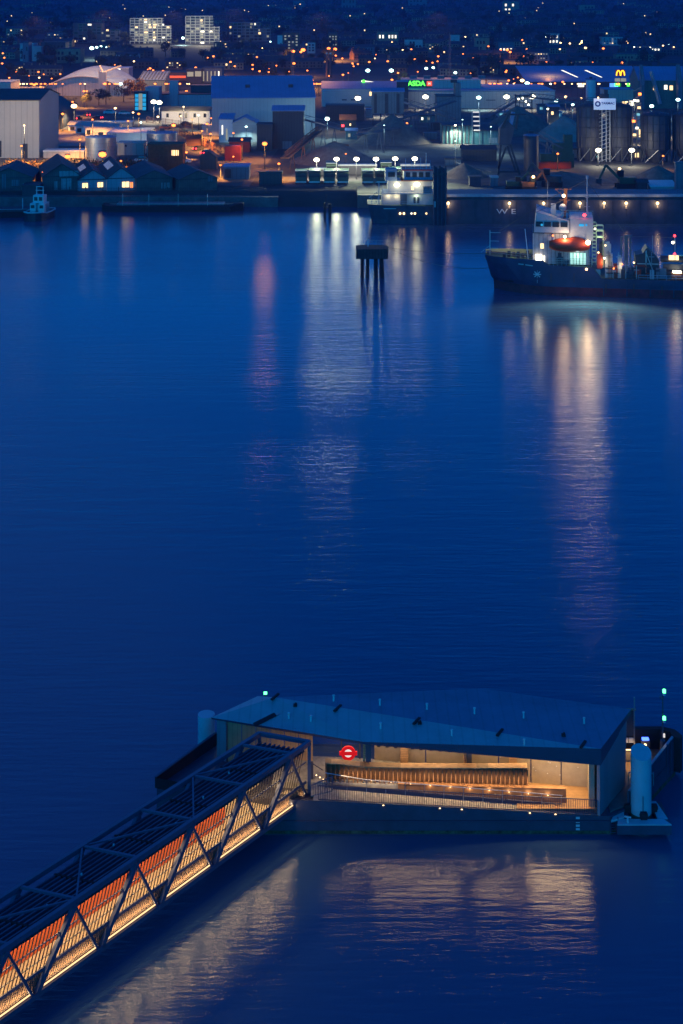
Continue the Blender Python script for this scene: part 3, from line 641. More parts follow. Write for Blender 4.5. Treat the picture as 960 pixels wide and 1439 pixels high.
# sheet roof with standing ribs, a little below the top chords
b = MB(); b._a([bp_(0, .15, HB-.62), bp_(LB, .15, HB-.62), bp_(LB, WB-.15, HB-.62), bp_(0, WB-.15, HB-.62)], [[0, 1, 2, 3]]); rs = bb(b, 'roof_sheet', M['roof_sheet'])
for k in range(10):
    v = .3+k*(WB-.6)/9; b = MB(); b.bar(bp_(0, v, HB-.53), bp_(LB, v, HB-.53), .11, .16); bb(b, 'roof_rib', M['truss_blue'], rs)
for k in range(9):
    b = MB(); p = bp_(1.6+k*3.9, .9+(k*1.7) % 2.4, HB-.42); b.cbox(p.x, p.y, p.z, .12, .12, .12); bb(b, 'roof_stud', M['white_paint'], rs)
# floor and back wall (lit from the LED strip)
b = MB(); b._a([bp_(0, .1, .35), bp_(LB, .1, .35), bp_(LB, WB-.1, .35), bp_(0, WB-.1, .35)], [[0, 1, 2, 3]]); bb(b, 'deck', mat('pale_deck', (.50, .40, .29), .6, var=.12, scale=.7))
b = MB(); b._a([bp_(0, WB-.2, .36), bp_(LB, WB-.2, .36), bp_(LB, WB-.2, 1.1), bp_(0, WB-.2, 1.1)], [[0, 1, 2, 3]]); bb(b, 'cream_side_lining', M['cream_panel'])
b = MB(); b._a([bp_(0, WB-.21, 1.11), bp_(LB, WB-.21, 1.11), bp_(LB, WB-.21, HB-.66), bp_(0, WB-.21, HB-.66)], [[0, 1, 2, 3]]); bb(b, 'upper_side_lining', M['cream_panel'])
for i in range(len(nodes_b)-1):
    L0, L1 = (5.9 if i == 1 else nodes_b[i]+.06), nodes_b[i+1]-.06
    if i == 0: continue
    b = MB(); b._a([bp_(L0, 2.62, .37), bp_(L1, 2.62, .37), bp_(L1, 2.62, 1.72), bp_(L0, 2.62, 1.72), bp_(L0, 2.68, .37), bp_(L1, 2.68, .37), bp_(L1, 2.68, 1.72), bp_(L0, 2.68, 1.72)], [[0,1,2,3],[7,6,5,4],[3,2,6,7],[4,0,3,7],[1,5,6,2]]); bb(b, 'orange_screen', M['orange_panel'])
# raked pickets, rails and kick panel of the near side
b = MB(); L = .2
while L < LB-2:
    b.bar(bp_(L+1.15, .12, 1.05), bp_(L, .12, HB-.2), .06, .05); L += .33
pk = bb(b, 'side_pickets', M['picket'])
pk['kind'] = 'stuff'
b = MB(); L = .1
while L < LB-2:
    b.bar(bp_(L+.42, .14, .12), bp_(L, .14, 1.2), .04, .03); L += .20
bb(b, 'kick_grille', M['picket'])['kind'] = 'stuff'
b = MB(); b._a([bp_(0, .24, .1), bp_(LB, .24, .1), bp_(LB, .24, 1.15), bp_(0, .24, 1.15)], [[0, 1, 2, 3]]); bb(b, 'kick_panel', mat('brown_panel', (.42, .25, .15), .6, var=.15, scale=.6))
b = MB(); b.bar(bp_(0, .1, 1.28), bp_(LB, .1, 1.28), .10, .2); bb(b, 'lower_rail', M['truss_blue'])
b = MB(); b.bar(bp_(0, .1, 2.85), bp_(LB, .1, 2.85), .06, .07); bb(b, 'middle_rail', M['truss_blue'])
b = MB(); b.bar(bp_(0, .05, HB-.22), bp_(LB, .05, HB-.22), .06, .06); bb(b, 'upper_rail', M['truss_blue'])
b = MB(); b.bar(bp_(5.3, .5, 1.75), bp_(LB, .5, 1.45), .06, .06); bb(b, 'inner_handrail', M['steel'])
for i in range(len(nodes_b)-1):
    L0, L1 = max(nodes_b[i], 0)+.35, nodes_b[i+1]-.35
    b = MB(); b.bar(bp_(L0, -.02, .30), bp_(L1, -.02, .30), .05, .075); bb(b, 'led_strip', M['strip_led'])
    Lm = (L0+L1)/2; p = bp_(Lm, 1.3, HB-.75)
    ang = math.atan2(U.y, U.x)
    area(p, L1-L0, .25, 210, LED, Matrix.Rotation(ang, 3, 'Z').to_euler(), bri)
    a2 = area(bp_(Lm, .02, .40), L1-L0, .06, 42, LED, (0, 0, 0), bri)
    X3 = U; Zm = -(Z*1.0 + V*.9).normalized()      # local -Z looks up the kick panel
    Y3 = Zm.cross(X3); m3 = Matrix((X3, Y3, Zm)).transposed(); a2.rotation_euler = m3.to_euler()
    a3 = area(bp_(Lm, -.22, .30), L1-L0, .06, 34, (1, .68, .33), (0, 0, 0), bri)
    Zm = (V*1.0 + Z*.1).normalized(); Y3 = Zm.cross(X3); a3.rotation_euler = Matrix((X3, Y3, Zm)).transposed().to_euler()
# hinge bracket at the pontoon end
b = MB(); b.cbox(-.2, -.4, -.7, .9, .5, .7); bb(b, 'hinge_bracket', M['truss_blue'])
b = MB(); b.cbox(.3, -.7, -.55, .16, .1, .2); bb(b, 'hinge_lamp', M['glow_warm'])
t = thing('landing_ramp', 'short dark landing plate with rails joining the gangway to the pontoon', 'landing', (-2.0, 112.6, 2.3))
b = MB(); b.prism([(-.4, -1.2), (1.3, -.4), (1.3, .8), (-.4, .6)], .3, .4); b.build('plate', M['deck_mesh'], t)
b = MB(); b.bar((-.4, -1.2, 1.2), (1.3, -.4, 1.5), .07).bar((1.3, -.4, .4), (1.3, -.4, 1.5), .07)
for k in range(10): b.bar((-.4+k*.18, -1.2+k*.085, .3), (-.4+k*.18, -1.2+k*.085, 1.2+k*.03), .03)
b.build('side_rail', M['truss_blue'], t)

# ---------------------------------------------------------------- mooring dolphin in mid river
Yd = 332.0; xd = X_(523, Yd); t = thing('mooring_dolphin', 'square dark concrete platform on black piles alone in mid river', 'mooring dolphin', (xd, Yd+2.5, 0))
zt, zb = zat(350, Yd), zat(364, Yd)
b = MB(); b.prism([(-3.75, -2.6), (3.75, -2.6), (3.75, 2.6), (1.2, 3.4), (-3.0, 3.2), (-3.75, 2.4)], zb, zt); b.build('platform', mat('tarred_timber', (.05, .045, .045), .85, var=.4, scale=.8, stripes=(0, .7, .4)), t)
for (x, y, lx) in ((-2.3, -1.6, -.05), (-1.0, -1.2, -.1), (1.0, -1.0, .1), (2.3, -1.6, .25), (-2.2, 1.8, 0), (2.2, 1.8, 0), (.9, 1.6, 0)):
    b = MB(); b.tube((x, y, zb), (x+lx, y-.1, -2), .42, .42, 10); b.build('leg', M['rubber'], t)
for (x0, x1, y) in ((-3.2, -1.2, 2.6), (-.9, 3.0, 2.6)):
    b = MB(); b.bar((x0, y, zt+1.1), (x1, y, zt+1.1), .07); [b.bar((x0+(x1-x0)*k/4, y, zt), (x0+(x1-x0)*k/4, y, zt+1.1), .07) for k in range(5)]; b.build('guard_rail', M['blue_steel'], t)
b = MB(); b.cbox(-.9, 1.0, zt, .25, .25, 1.7); b.build('light_post', M['pile_white'], t)
def rope(label, p, q, sag, r=.07):
    b = MB(); prev = None
    for k in range(17):
        u = k/16; c = Vector(p).lerp(Vector(q), u)-Vector((0, 0, sag*4*u*(1-u)))
        if prev is not None: b.tube(prev, c, r, n=5, caps=False)
        prev = c
    o = b.build('mooring_line', M['rope'], None, p); tag(o, label, 'rope'); return o
pr = (xd+3.7, Yd+2, zt+.1)
rope('upper dark mooring line from the dolphin to the bow', pr, (33.2, 322.0, 7.7), .6)
rope('lower sagging mooring line from the dolphin to the hull', pr, (35.0, 320.5, 4.9), 2.0)
t = thing('timber_posts', 'pair of dark old timber posts in the water off the far bank', 'mooring posts', (X_(460, 424), 424, 0))
for k, (x, y, h, w_) in enumerate(((-.7, 0, 4.6, .8), (.8, .3, 4.2, .9))):
    b = MB(); b.cbox(x, y, -1.5, w_, .8, h+1.5); b.build('post', M['rubber'], t)
b = MB(); b.bar((-1.2, 0, 3.2), (1.4, .3, 3.2), .3); b.bar((-.4, 0, 4.5), (-.4, 0, 7.0), .15); b.build('cross_piece', M['rubber'], t)

# ---------------------------------------------------------------- dredger on the right
dr = thing('dredger', 'dark blue hulled dredger with orange lifeboat and lit white superstructure, bow pointing left', 'ship', (34.6, 321.8, 0), R(-8))
def hs(x):
    for (a, b_) in (((0, .15), (2.5, 3.0)), ((2.5, 3.0), (6, 5.2)), ((6, 5.2), (11, 6.7)), ((11, 6.7), (17, 7.0)), ((17, 7.0), (90, 7.0))):
        if a[0] <= x <= b_[0]: return a[1]+(b_[1]-a[1])*(x-a[0])/(b_[0]-a[0])
    return 7.0
def dk(x):
    if x < 11.0: return 8.0-.35*x/11
    if x < 11.9: return 7.6-(x-11.0)*1.0
    if x < 21.5: return 6.65-.02*(x-12)
    if x < 23.6: return 6.45-(x-21.5)*1.17
    return 4.0
xs_ = [0, 1, 2.5, 4, 6, 8.5, 11, 11.9, 14, 17, 20, 21.5, 23.6, 30, 38, 50, 70, 88]
secs = []
for x in xs_:
    d = dk(x); fl = max(0, 1-x/12); hw = hs(x); hd = hs(min(x+3.2*fl, 90))+.7*fl*(x > 0)
    rk = -2.1*fl if x < 4 else -2.1*fl
    secs.append([(x+rk, -hd, d), (x+rk*.75, -hd+.15*fl, d-1.6), (x+rk*.35, -(hw*.55+hd*.45), 3.0 if d > 5 else 2.6), (x+rk*.1, -hw, 1.9), (x, -hw, -1.5),
                 (x, hw, -1.5), (x+rk*.1, hw, 1.9), (x+rk*.35, (hw*.55+hd*.45), 3.0 if d > 5 else 2.6), (x+rk*.75, hd-.15*fl, d-1.6), (x+rk, hd, d)])
b = MB()
n = 10
for k in range(len(secs)-1):
    for i in range(9):
        b.m = 1 if i in (3, 4, 5) else 0
        b._a([secs[k][i], secs[k+1][i], secs[k+1][i+1], secs[k][i+1]], [[0, 3, 2, 1]])
b.m = 0
b._a(secs[-1], [list(range(n))])
dh = b.build('hull', [M['hull_blue'], M['antifoul']], dr)
b = MB()
for k in range(len(secs)-1):
    p0, p1, q1, q0 = secs[k][0], secs[k+1][0], secs[k+1][9], secs[k][9]; dz = -.95 if secs[k+1][0][0] < 11 else -.15
    b._a([(p[0], p[1]*.98, p[2]+dz) for p in (p0, p1, q1, q0)], [[0, 1, 2, 3]])
b.build('deck', M['deck_green'], dr)
b = MB()
for k in range(6):                           # lit inside of the far bulwark
    p0, p1 = secs[k][9], secs[k+1][9]
    b._a([(p0[0], p0[1]-.12, p0[2]-.95), (p1[0], p1[1]-.12, p1[2]-.95), (p1[0], p1[1]-.12, p1[2]+.05), (p0[0], p0[1]-.12, p0[2]+.05)], [[0, 1, 2, 3]])
b.build('bulwark_lining', mat('pale_yellow_paint', (.55, .50, .22), .6), dr)
light((3.5, 0, 9.0), (1, .80, .35), 260, dr, .2); light((7, -2.5, 9.2), (1, .80, .35), 160, dr, .2)
for x0, x1, z in ((3.0, 11.0, 6.75),):       # pale stripe and name plate on the bow
    b = MB(); b.bar((1.9, -hs(4.4)-.62, 6.7), (6.6, -hs(8.6)-.40, 6.55), .06, .22); b.bar((7.0, -hs(8.9)-.36, 6.5), (8.6, -7.0-.1, 6.45), .06, .2); b.build('name_strip', mat('pale_cyan_paint', (.35, .55, .5), .5), dh)
b = MB()
for k in range(4):
    a_ = math.pi*k/4; b.bar((9.6-.85*math.cos(a_), -7.14, 4.6-.85*math.sin(a_)), (9.6+.85*math.cos(a_), -7.14, 4.6+.85*math.sin(a_)), .08, .2)
b.bar((9.6, -7.12, 3.4), (9.6, -7.12, 2.7), .08, .16); b.build('hull_emblem', M['white_paint'], dh)
b = MB(); b._a([(1.6, -hs(4.0)-.22, 6.0), (4.0, -hs(6.0)-.25, 6.0), (4.4, -hs(5.2)-.12, 2.2), (2.0, -hs(2.8)-.12, 2.2)], [[0, 3, 2, 1]]); b.build('anchor_pocket', M['rubber'], dh)
b = MB(); b.bar((14, -7.08, 6.4), (16.2, -7.08, 3.9), .05, .09).bar((16.2, -7.08, 3.9), (28, -7.08, 3.8), .05, .09).bar((18.5, -7.08, 6.3), (20.6, -7.08, 3.9), .05, .09).bar((0.6, -1.9, 2.0), (2, -3.2, 2.0), .05, .06); b.build('hull_seams', M['hull_grey'], dh)
for (x, y, z) in ((20.3, -7.1, 6.0),):
    b = MB(); b.ball((x, y, z), .28, 8); b.build('hull_lamp', M['glow_warm'], dh)
for x in range(24, 88, 5):
    b = MB(); b.bar((x, -7.1, 3.9), (x, -7.1, .3), .22, .2); b.build('hull_frame', M['hull_blue'], dh)
# accommodation
b = MB(); b.box(8.6, -5.2, 6.6, 21.0, 5.6, 13.4); ac = b.build('accommodation', mat('ribbed_white', (.40, .38, .38), .55, stripes=(0, .9, .5)), dr)
b = MB(); b.box(8.5, -5.6, 13.4, 20.2, 5.9, 13.65); b.build('bridge_deck', M['dark_steel'], dr)
b = MB(); b._a([(8.9, -6.3, 13.7), (16.6, -6.3, 13.7), (16.6, -6.3, 16.2), (9.4, -6.3, 18.2), (8.9, 6.3, 13.7), (16.6, 6.3, 13.7), (16.6, 6.3, 16.2), (9.4, 6.3, 18.2)], [[0,1,2,3],[7,6,5,4],[0,3,7,4],[1,5,6,2],[3,2,6,7],[0,4,5,1]])
wh = b.build('wheelhouse', M['ship_white'], dr)
b = MB(); b.box(16.7, -5.9, 12.0, 21.8, 5.0, 16.8); b.build('chart_room', M['ship_white'], dr)
for k in range(4):
    b = MB(); b.box(9.3+k*1.8, -6.42, 15.0, 10.8+k*1.8, -6.3, 16.1); b.build('window', M['glass_dark'], wh)
b = MB(); b.ball((10.6, -6.45, 15.4), .28, 8); b.build('window_lamp', M['cyan_light'], wh)
b = MB(); b.box(18.7, -6.0, 15.2, 19.8, -5.9, 15.7).box(20.1, -6.0, 15.3, 20.5, -5.9, 15.7); b.build('window', M['cyan_light'], wh)
for (x0, z0, x1, z1, m_) in ((10.3, 10.0, 11.0, 11.1, 'window_warm'), (9.2, 6.8, 10.6, 8.6, 'glow_white'), (10.9, 6.9, 11.3, 8.4, 'window_white'), (17.2, 10.0, 17.8, 11, 'window_dim')):
    b = MB(); b.box(x0, -5.3, z0, x1, -5.2, z1); b.build('doorway' if z0 < 8 else 'porthole', M[m_], ac)
light((9.9, -6.1, 8.2), WHT, 90, dr, .2)
b = MB(); b.box(16.8, -5.35, 6.7, 20.2, -5.22, 9.2); b.build('lit_alcove', mat('mint_glow', (.5, .6, .5), emit=(.45, .9, .7), strength=.9, sample='NONE'), ac)
for x in (17.4, 18.1, 18.8, 19.5):
    b = MB(); b.box(x, -5.5, 6.7, x+.12, -5.37, 9.2); b.build('alcove_post', M['dark_steel'], ac)
light((18.4, -6.3, 8.7), COOL, 90, dr, .2)
b = MB(); b.box(13.8, -6.4, 6.6, 15.2, -5.4, 8.3).box(14.1, -6.3, 8.3, 14.9, -5.5, 9.2).box(15.6, -6.2, 6.6, 16.5, -5.4, 7.7); b.build('winch', M['dark_steel'], dr)
# lifeboat
b = MB(); secs = []
for k in range(13):
    u = k/12; x = 12.2+u*8.8; s_ = math.sin(math.pi*min(max(u*.94+.03, 0), 1))**.32
    ring = []
    for i in range(14):
        a_ = 2*math.pi*i/14; y = -6.6+1.5*s_*math.cos(a_); hz = (1.55 if math.sin(a_) > 0 else 1.5)*s_*(1.25 if .5 < u < .85 and math.sin(a_) > .3 else 1)
        ring.append((x, y, 11.1+hz*math.sin(a_)))
    secs.append(ring)
b.smooth = True; b.loft(secs, closed=True); b.smooth = False; lb = b.build('lifeboat', M['orange_paint'], dr)
b = MB(); b.bar((12.3, -7.87, 11.15), (20.9, -7.87, 11.15), .08, .12); b.build('rubbing_band', M['red_paint'], lb)
b = MB(); b.bar((13.2, -5.4, 13.5), (13.2, -6.7, 12.0), .2).bar((20.2, -5.9, 13.5), (20.2, -6.7, 12.0), .2).bar((13.2, -5.4, 9), (13.2, -5.4, 13.6), .2); b.build('davit', M['ship_white'], dr)
for (x, y, z, r_, k_, pw) in ((20.6, -8.0, 12.0, .55, 'glow_sodium', 9000), (15.6, -7.0, 13.0, .32, 'glow_sodium', 500), (15.4, -4.0, 21.6, .36, 'glow_sodium', 500)):
    b = MB(); b.ball((x, y, z), r_, 8); b.build('deck_lamp', mat('glow_amber', (.8, .8, .8), emit=(1, .72, .38), strength=14, sample='NONE'), dr)
    light((x, y-.8, z-.2), (1, .74, .42), pw*(4 if pw > 5000 else .6), dr, .6, 140 if pw > 5000 else None, (0, -1, -.22)); light((x, y-.6, z), (1, .64, .4), 300, dr, .2)
b = MB(); b.ball((19.9, -5.5, 17.6), .38, 8); b.build('red_lamp', M['glow_red'], dr); light((19.9, -6.2, 17.6), (1, .05, .04), 60, dr, .2)
# rails, masts and radar
b = MB()
for z in (17.0, 17.5, 18.0): b.bar((13.0, -5.8, z+.6), (21.8, -5.8, z+.6), .05)
for k in range(10): b.bar((13.0+k*.97, -5.8, 16.6), (13.0+k*.97, -5.8, 18.6), .05)
b.build('guard_rail', M['steel'], dr)
b = MB(); b.bar((15.6, -2, 16.5), (15.9, -2, 23.0), .75, .9).bar((13.5, -2, 22.8), (17.2, -2, 22.8), .18).bar((14.5, -2, 20.4), (17, -2, 20.4), .15).bar((13.5, -2, 22.8), (15.8, -2, 21), .1); b.build('mast', M['rust'], dr)
b = MB(); b.tube((20.6, -2, 16), (20.6, -2, 25.2), .22, .12).bar((20.0, -2, 19), (21.2, -2, 19), .1).bar((20.1, -2, 21), (21.1, -2, 21), .1); b.tube((20.6, -2, 25.2), (20.6, -2, 25.9), .3, .3, 8); b.build('pole_mast', M['ship_white'], dr)
b = MB(); b.tube((11.9, -1, 18), (11.9, -1, 24.5), .06, .03); b.build('whip_aerial', M['steel'], dr)
b = MB(); b.box(12.6, -3, 16.9, 13.7, -2.2, 19.6); b.build('locker', M['ship_white'], dr)
b = MB(); b.tube((15.2, -4, 17), (15.2, -4, 18.4), .3).ball((15.2, -4, 19.0), .85, 10); b.build('radar_dome', M['ship_white'], dr)
b = MB()
for z in [7+.8*k for k in range(12)]: b.box(21.6, -4.5, z, 22.4, -3.9, z+.25)
b.bar((21.6, -4.6, 6.5), (21.6, -4.6, 17.0), .14).bar((22.5, -4.6, 6.5), (22.5, -4.6, 16), .14); b.box(22.6, -5, 14.0, 24.0, -4, 14.5).box(22.6, -5, 12.6, 24, -4, 13).box(22.6, -5, 15.2, 24, -4, 15.5).bar((24, -4.6, 6), (24, -4.6, 15.4), .14)
b.build('stair_tower', mat('green_white', (.42, .52, .34), .5), dr)
light((23.2, -6.2, 13.0), (.95, 1, .55), 120, dr, .2); light((24.0, -6.4, 7.4), (1, .75, .4), 130, dr, .2)
# busy deck gear behind the house
rr_ = random.Random(3)
for k, (x, y, z, w_, d_, h_, m_) in enumerate(((23.2, -5.5, 6.0, 1.2, 1, 2.8, 'orange_paint'), (25.2, -5, 4.0, 1.6, 1.5, 5.2, 'ship_white'), (26.6, -5, 4.0, 1.2, 1.2, 2.6, 'orange_paint'), (25.0, -3.4, 8.0, 1.5, 1.5, 3.0, 'ship_white'), (27.6, -5.2, 4.0, .9, 1, 4.4, 'green_white' ), (24.0, -2, 6.0, 1.6, 2, 5.0, 'dark_steel'))):
    b = MB(); b.cbox(x, y, z, w_, d_, h_).cbox(x, y, z+h_, w_*.6, d_*.6, .5).bar((x-w_/2, y-d_/2-.1, z), (x-w_/2, y-d_/2-.1, z+h_+1), .09); b.build('deck_machinery', M[m_] if m_ in M else M['ship_white'], dr)
b = MB(); b.bar((29.0, -4.5, 4), (29.0, -4.5, 13.3), .8, .8).bar((27.9, -4.5, 4), (27.9, -4.5, 12.9), .3).bar((28, -4.5, 12.8), (30.3, -4.5, 13.2), .3).bar((29.9, -4.5, 4), (29.9, -4.5, 12.9), .35); b.build('crane_post', M['blue_steel'], dr)
light((27.4, -6.2, 6.6), (1, .75, .4), 140, dr, .2)
b = MB(); b._a([(31.0, -4, 4), (36.2, -4, 4), (36.2, -4, 7.6), (35.2, -4, 8.9), (33.5, -4, 10.6), (32.6, -4, 9.2), (31.0, -4, 8.8)]+[(31.0, 1, 4), (36.2, 1, 4), (36.2, 1, 7.6), (35.2, 1, 8.9), (33.5, 1, 10.6), (32.6, 1, 9.2), (31.0, 1, 8.8)], [[0,1,2,3,4,5,6],[13,12,11,10,9,8,7]]+[[i, 7+i, 7+(i+1) % 7, (i+1) % 7] for i in range(7)])
b.build('dredge_gear', M['dark_steel'], dr)
b = MB(); b.bar((33.3, -4.3, 5.0), (33.3, -4.3, 9.9), .25).bar((35, -4.3, 5), (33.3, -4.3, 9.4), .2).bar((31.4, -4.3, 7.0), (36, -4.3, 7.0), .2); b.build('gear_frame', M['steel'], dr)
b = MB(); b.box(35.4, -5.4, 4.2, 37.6, -4.4, 6.2); b.build('deck_house', M['blue_clad'], dr)
for z in (4.9, 8.0):                          # long pipes over the hopper
    b = MB(); b.tube((36.5, -3.2, z), (88, -3.2, z), .75, n=12); b.build('suction_pipe', M['dark_steel'], dr)
b = MB(); b.bar((39, -4.0, 9.0), (88, -4.0, 9.0), .5, .22); b.build('catwalk', mat('teal_paint', (.15, .42, .40), .5), dr)
b = MB(); b.bar((37, -3.6, 6.4), (88, -3.6, 6.4), .9, 1.2); b.build('hopper_edge', M['dark_steel'], dr)
b = MB()
for k in range(11): b.bar((40+k*4.4, -4, 4), (42+k*4.4, -4, 9), .2)
b.build('hopper_brace', M['dark_steel'], dr)
b = MB(); b.bar((43, -3.9, 5.9), (88, -3.9, 5.9), .1, .12); b.build('conduit', M['orange_paint'], dr)
b = MB()
for x0, x1, z0, z1 in ((31.5, 44, 5.0, 5.0), (44, 46, 5.0, 6.0), (46, 51, 6.0, 6.0), (51, 53, 6.0, 5.0), (53, 88, 5, 5)):
    for dz in (0, -.55): b.bar((x0, -6.9, z0+dz), (x1, -6.9, z1+dz), .09)
for k in range(28): b.bar((31.5+k*2, -6.9, 3.9), (31.5+k*2, -6.9, 5.0), .08)
b.build('side_rail', mat('pale_blue_rail', (.35, .42, .5), .5), dr)
b = MB(); b.box(38.6, -6.3, 4.0, 41.0, -5.2, 5.5); cb = b.build('lit_cabinet', M['rust'], dr); b = MB(); b.box(38.9, -6.4, 5.55, 40.7, -5.3, 5.85); b.build('cabinet_lamp', M['glow_white'], cb); light((39.8, -6.7, 5.9), WHT, 60, dr, .2)
b = MB(); b.box(38.2, -4.4, 8.0, 40.3, -4.2, 9.0); b.build('lit_window', M['window_warm'], dr)
b = MB(); b.tube((39.5, -4.5, 8), (39.5, -4.5, 13.2), .1); b.tube((34.8, -3, 8), (34.8, -3, 13), .07); b.build('lamp_mast', M['steel'], dr)
for (z, m_, r_) in ((13.4, 'glow_red', .28), (11.9, 'glow_white', .3), (9.4, 'glow_red', .28)):
    b = MB(); b.ball((39.4 if m_ == 'glow_red' else 39.0, -4.8, z), r_, 8); b.build('mast_lamp', M[m_], dr)
b = MB(); b.prism([(47.5, -4), (62, -4), (62, 2), (47.5, 2)], 8.9, [10.2, 13.6, 13.6, 10.2]); b.build('hopper_cover', M['red_paint'], dr)
b = MB(); b.bar((50, -4.4, 10), (50, -4.4, 15), .35); b.build('red_mast', M['red_paint'], dr)
b = MB()
for z in (11.8, 12.6, 13.4): b.bar((50.3, -4.4, z), (53, -4.4, z), .1)
b.bar((53, -4.4, 10), (53, -4.4, 13.5), .1); b.build('platform_rail', mat('teal_rail', (.1, .35, .4), .5), dr)
b = MB(); b.bar((-1.0, -.5, 7.5), (-1.0, -.5, 13), .16).bar((-1.0, -.5, 12.5), (1.4, -.5, 12.5), .08).bar((-1, -.5, 10.6), (1.0, -.5, 10.6), .08).bar((-1, -.5, 9), (.8, -.5, 9), .08).bar((-3, -.5, 8), (-1, -.5, 9.6), .06); b.build('foremast', M['steel'], dr)
b = MB(); b.bar((7.6, -5, 7.5), (6.9, -5, 14.2), .14); b.build('bow_davit', M['white_paint'], dr)
b = MB()
for k in range(7): b.cbox(2.2+k*1.05, -.5+(k % 3)*.8, 7.0, .7, .8, .9+(k % 2)*.4)
b.build('mooring_winches', M['dark_steel'], dr)

for (p, q_) in (((15.8, -2, 22.8), (1.0, -.5, 12.8)), ((15.8, -2, 22.5), (20.6, -2, 25)), ((20.6, -2, 24.8), (29, -4.5, 13.2)), ((15.7, -2, 20.5), (9.2, -5.5, 18)), ((20.6, -2, 22), (24, -5, 15.4)), ((29, -4.5, 13), (39.4, -4.8, 13))):
    b = MB(); b.tube(p, q_, .05, n=4, caps=False); b.build('rigging_wire', M['rope'], dr)
rq = random.Random(9)
for k in range(34):
    x = 22.8+rq.random()*13; z = 4+rq.random()*3.6; m_ = rq.choice(('dark_steel', 'ship_white', 'rust', 'orange_paint', 'steel', 'dark_steel')); b = MB()
    if k % 3 == 0: b.bar((x, -6.2, 4), (x, -6.2, z+2.6), .14).bar((x-.6, -6.2, z+1.6), (x+.6, -6.2, z+1.6), .1)
    elif k % 3 == 1: b.cbox(x, -6.0+rq.random()*2, 4, .5+rq.random(), .6, .5+rq.random()*1.6)
    else: b.tube((x, -5.8, z), (x+1.2+rq.random()*2, -5.8, z), .14, n=8)
    b.build('deck_fitting', M[m_], dr)
for (x, y, z, m_) in ((22.9, -6.4, 9.6, 'glow_warm'), (24.4, -6.4, 11.2, 'glow_warm'), (24.2, -6.5, 8.4, 'glow_white'), (26.2, -6.5, 6.2, 'glow_sodium'), (28.0, -6.5, 7.2, 'glow_sodium'), (30.6, -5.4, 7.4, 'glow_warm'), (22.2, -5.2, 14.6, 'glow_white'), (13.0, -6.4, 13.1, 'glow_sodium')):
    b = MB(); b.ball((x, y, z), .2, 6); b.build('small_lamp', M[m_], dr)
b = MB()
for z in (7.2, 7.7, 8.2): b.bar((12.2, -6.85, z), (21.4, -6.85, z), .06)
for k in range(11): b.bar((12.2+k*.92, -6.85, 6.5), (12.2+k*.92, -6.85, 8.2), .06)
for z in (8.3, 8.8): b.bar((-1.8, -1.2, z), (8.2, -6.2, z-.2), .05)
b.build('deck_rail', M['steel'], dr)
for k, (x, z) in enumerate(((4.5, 3.6), (12.6, 4.8), (17.6, 5.0), (24.5, 2.9), (30.5, 3.0), (36.5, 2.8))):
    b = MB(); b.bar((x, -hs(x)-.08-(.25 if x < 10 else 0), z), (x, -hs(x)-.05, z-2.0), .16, .04); b.build('rust_streak', M['rust'], dh)

# ---------------------------------------------------------------- long cargo ship at the quay
cs = thing('cargo_ship', 'long dark blue cargo ship along the far quay with bright yellow lit stern house', 'ship', (8.6, 419, 0), 0)
b = MB(); secs = []
for (x, hb, hd, d) in ((0, 3.8, 4.6, 5.6), (1.5, 4.8, 5.6, 5.5), (5, 5.8, 6.2, 5.4), (19, 6.2, 6.2, 5.2), (19.5, 6.2, 6.2, 5.2), (20.5, 6.2, 6.2, 7.0), (60, 6.2, 6.2, 7.0), (135, 6.2, 6.2, 7.0)):
    secs.append([(x-(1.0 if x == 0 else 0), -hd, d), (x, -hb, 1.2), (x+.6, -hb, -1.5), (x+.6, hb, -1.5), (x, hb, 1.2), (x-(1.0 if x == 0 else 0), hd, d)])
for k in range(len(secs)-1):
    for i in range(5): b._a([secs[k][i], secs[k+1][i], secs[k+1][i+1], secs[k][i+1]], [[0, 3, 2, 1]])
b._a(secs[0], [list(range(6))]); b._a(secs[-1], [list(range(6))[::-1]])
ch = b.build('hull', M['hull_grey'], cs)
b = MB()
for k in range(len(secs)-1): b._a([secs[k][0], secs[k+1][0], secs[k+1][5], secs[k][5]], [[0, 1, 2, 3]])
b.build('deck', M['deck_green'], cs)
b = MB(); b.box(22, -5.4, 7.0, 135, 5.4, 8.6); b.build('hatch_coaming', M['hull_grey'], cs)
b = MB(); b.box(22, -6.15, 7.9, 135, -5.42, 8.7); b.build('coaming_rail', mat('pale_coaming', (.30, .36, .40), .5), cs)
for k in range(28):
    b = MB(); b.box(22+k*4, -6.25, 2.2, 22.15+k*4, -6.2, 6.9); b.build('hull_rib', M['dark_steel'], ch)
text_mesh('W E', 2.1, mat('pale_hull_paint', (.55, .6, .62), .5), ch, (39.2, -6.28, 3.6), .02, 'ship_name', sx=1.5)
for (x, m_) in ((8.4, 'glow_warm'), (9.5, 'glow_warm'), (11.7, 'window_white'), (12.7, 'glow_warm'), (16.0, 'window_warm')):
    b = MB(); b.tube((x, -6.3, 3.1), (x, -6.15, 3.1), .30, n=10); b.build('porthole', M[m_], ch)
b = MB(); b.bar((3.6, -6.3, 4.5), (7.2, -6.3, 4.5), .05, .2); b.build('name_strip', M['white_paint'], ch)
b = MB(); b.box(3.2, -4.6, 5.4, 18.2, 4, 8.6); sh = b.build('lower_house', M['ship_white'], cs)
b = MB(); b.box(3.6, -5.9, 8.6, 18.8, 4.5, 8.85); b.build('boat_deck', M['ship_white'], cs)
b = MB(); b.box(5.0, -3.4, 8.85, 17.8, 4, 12.2); b.build('middle_house', M['ship_white'], cs)
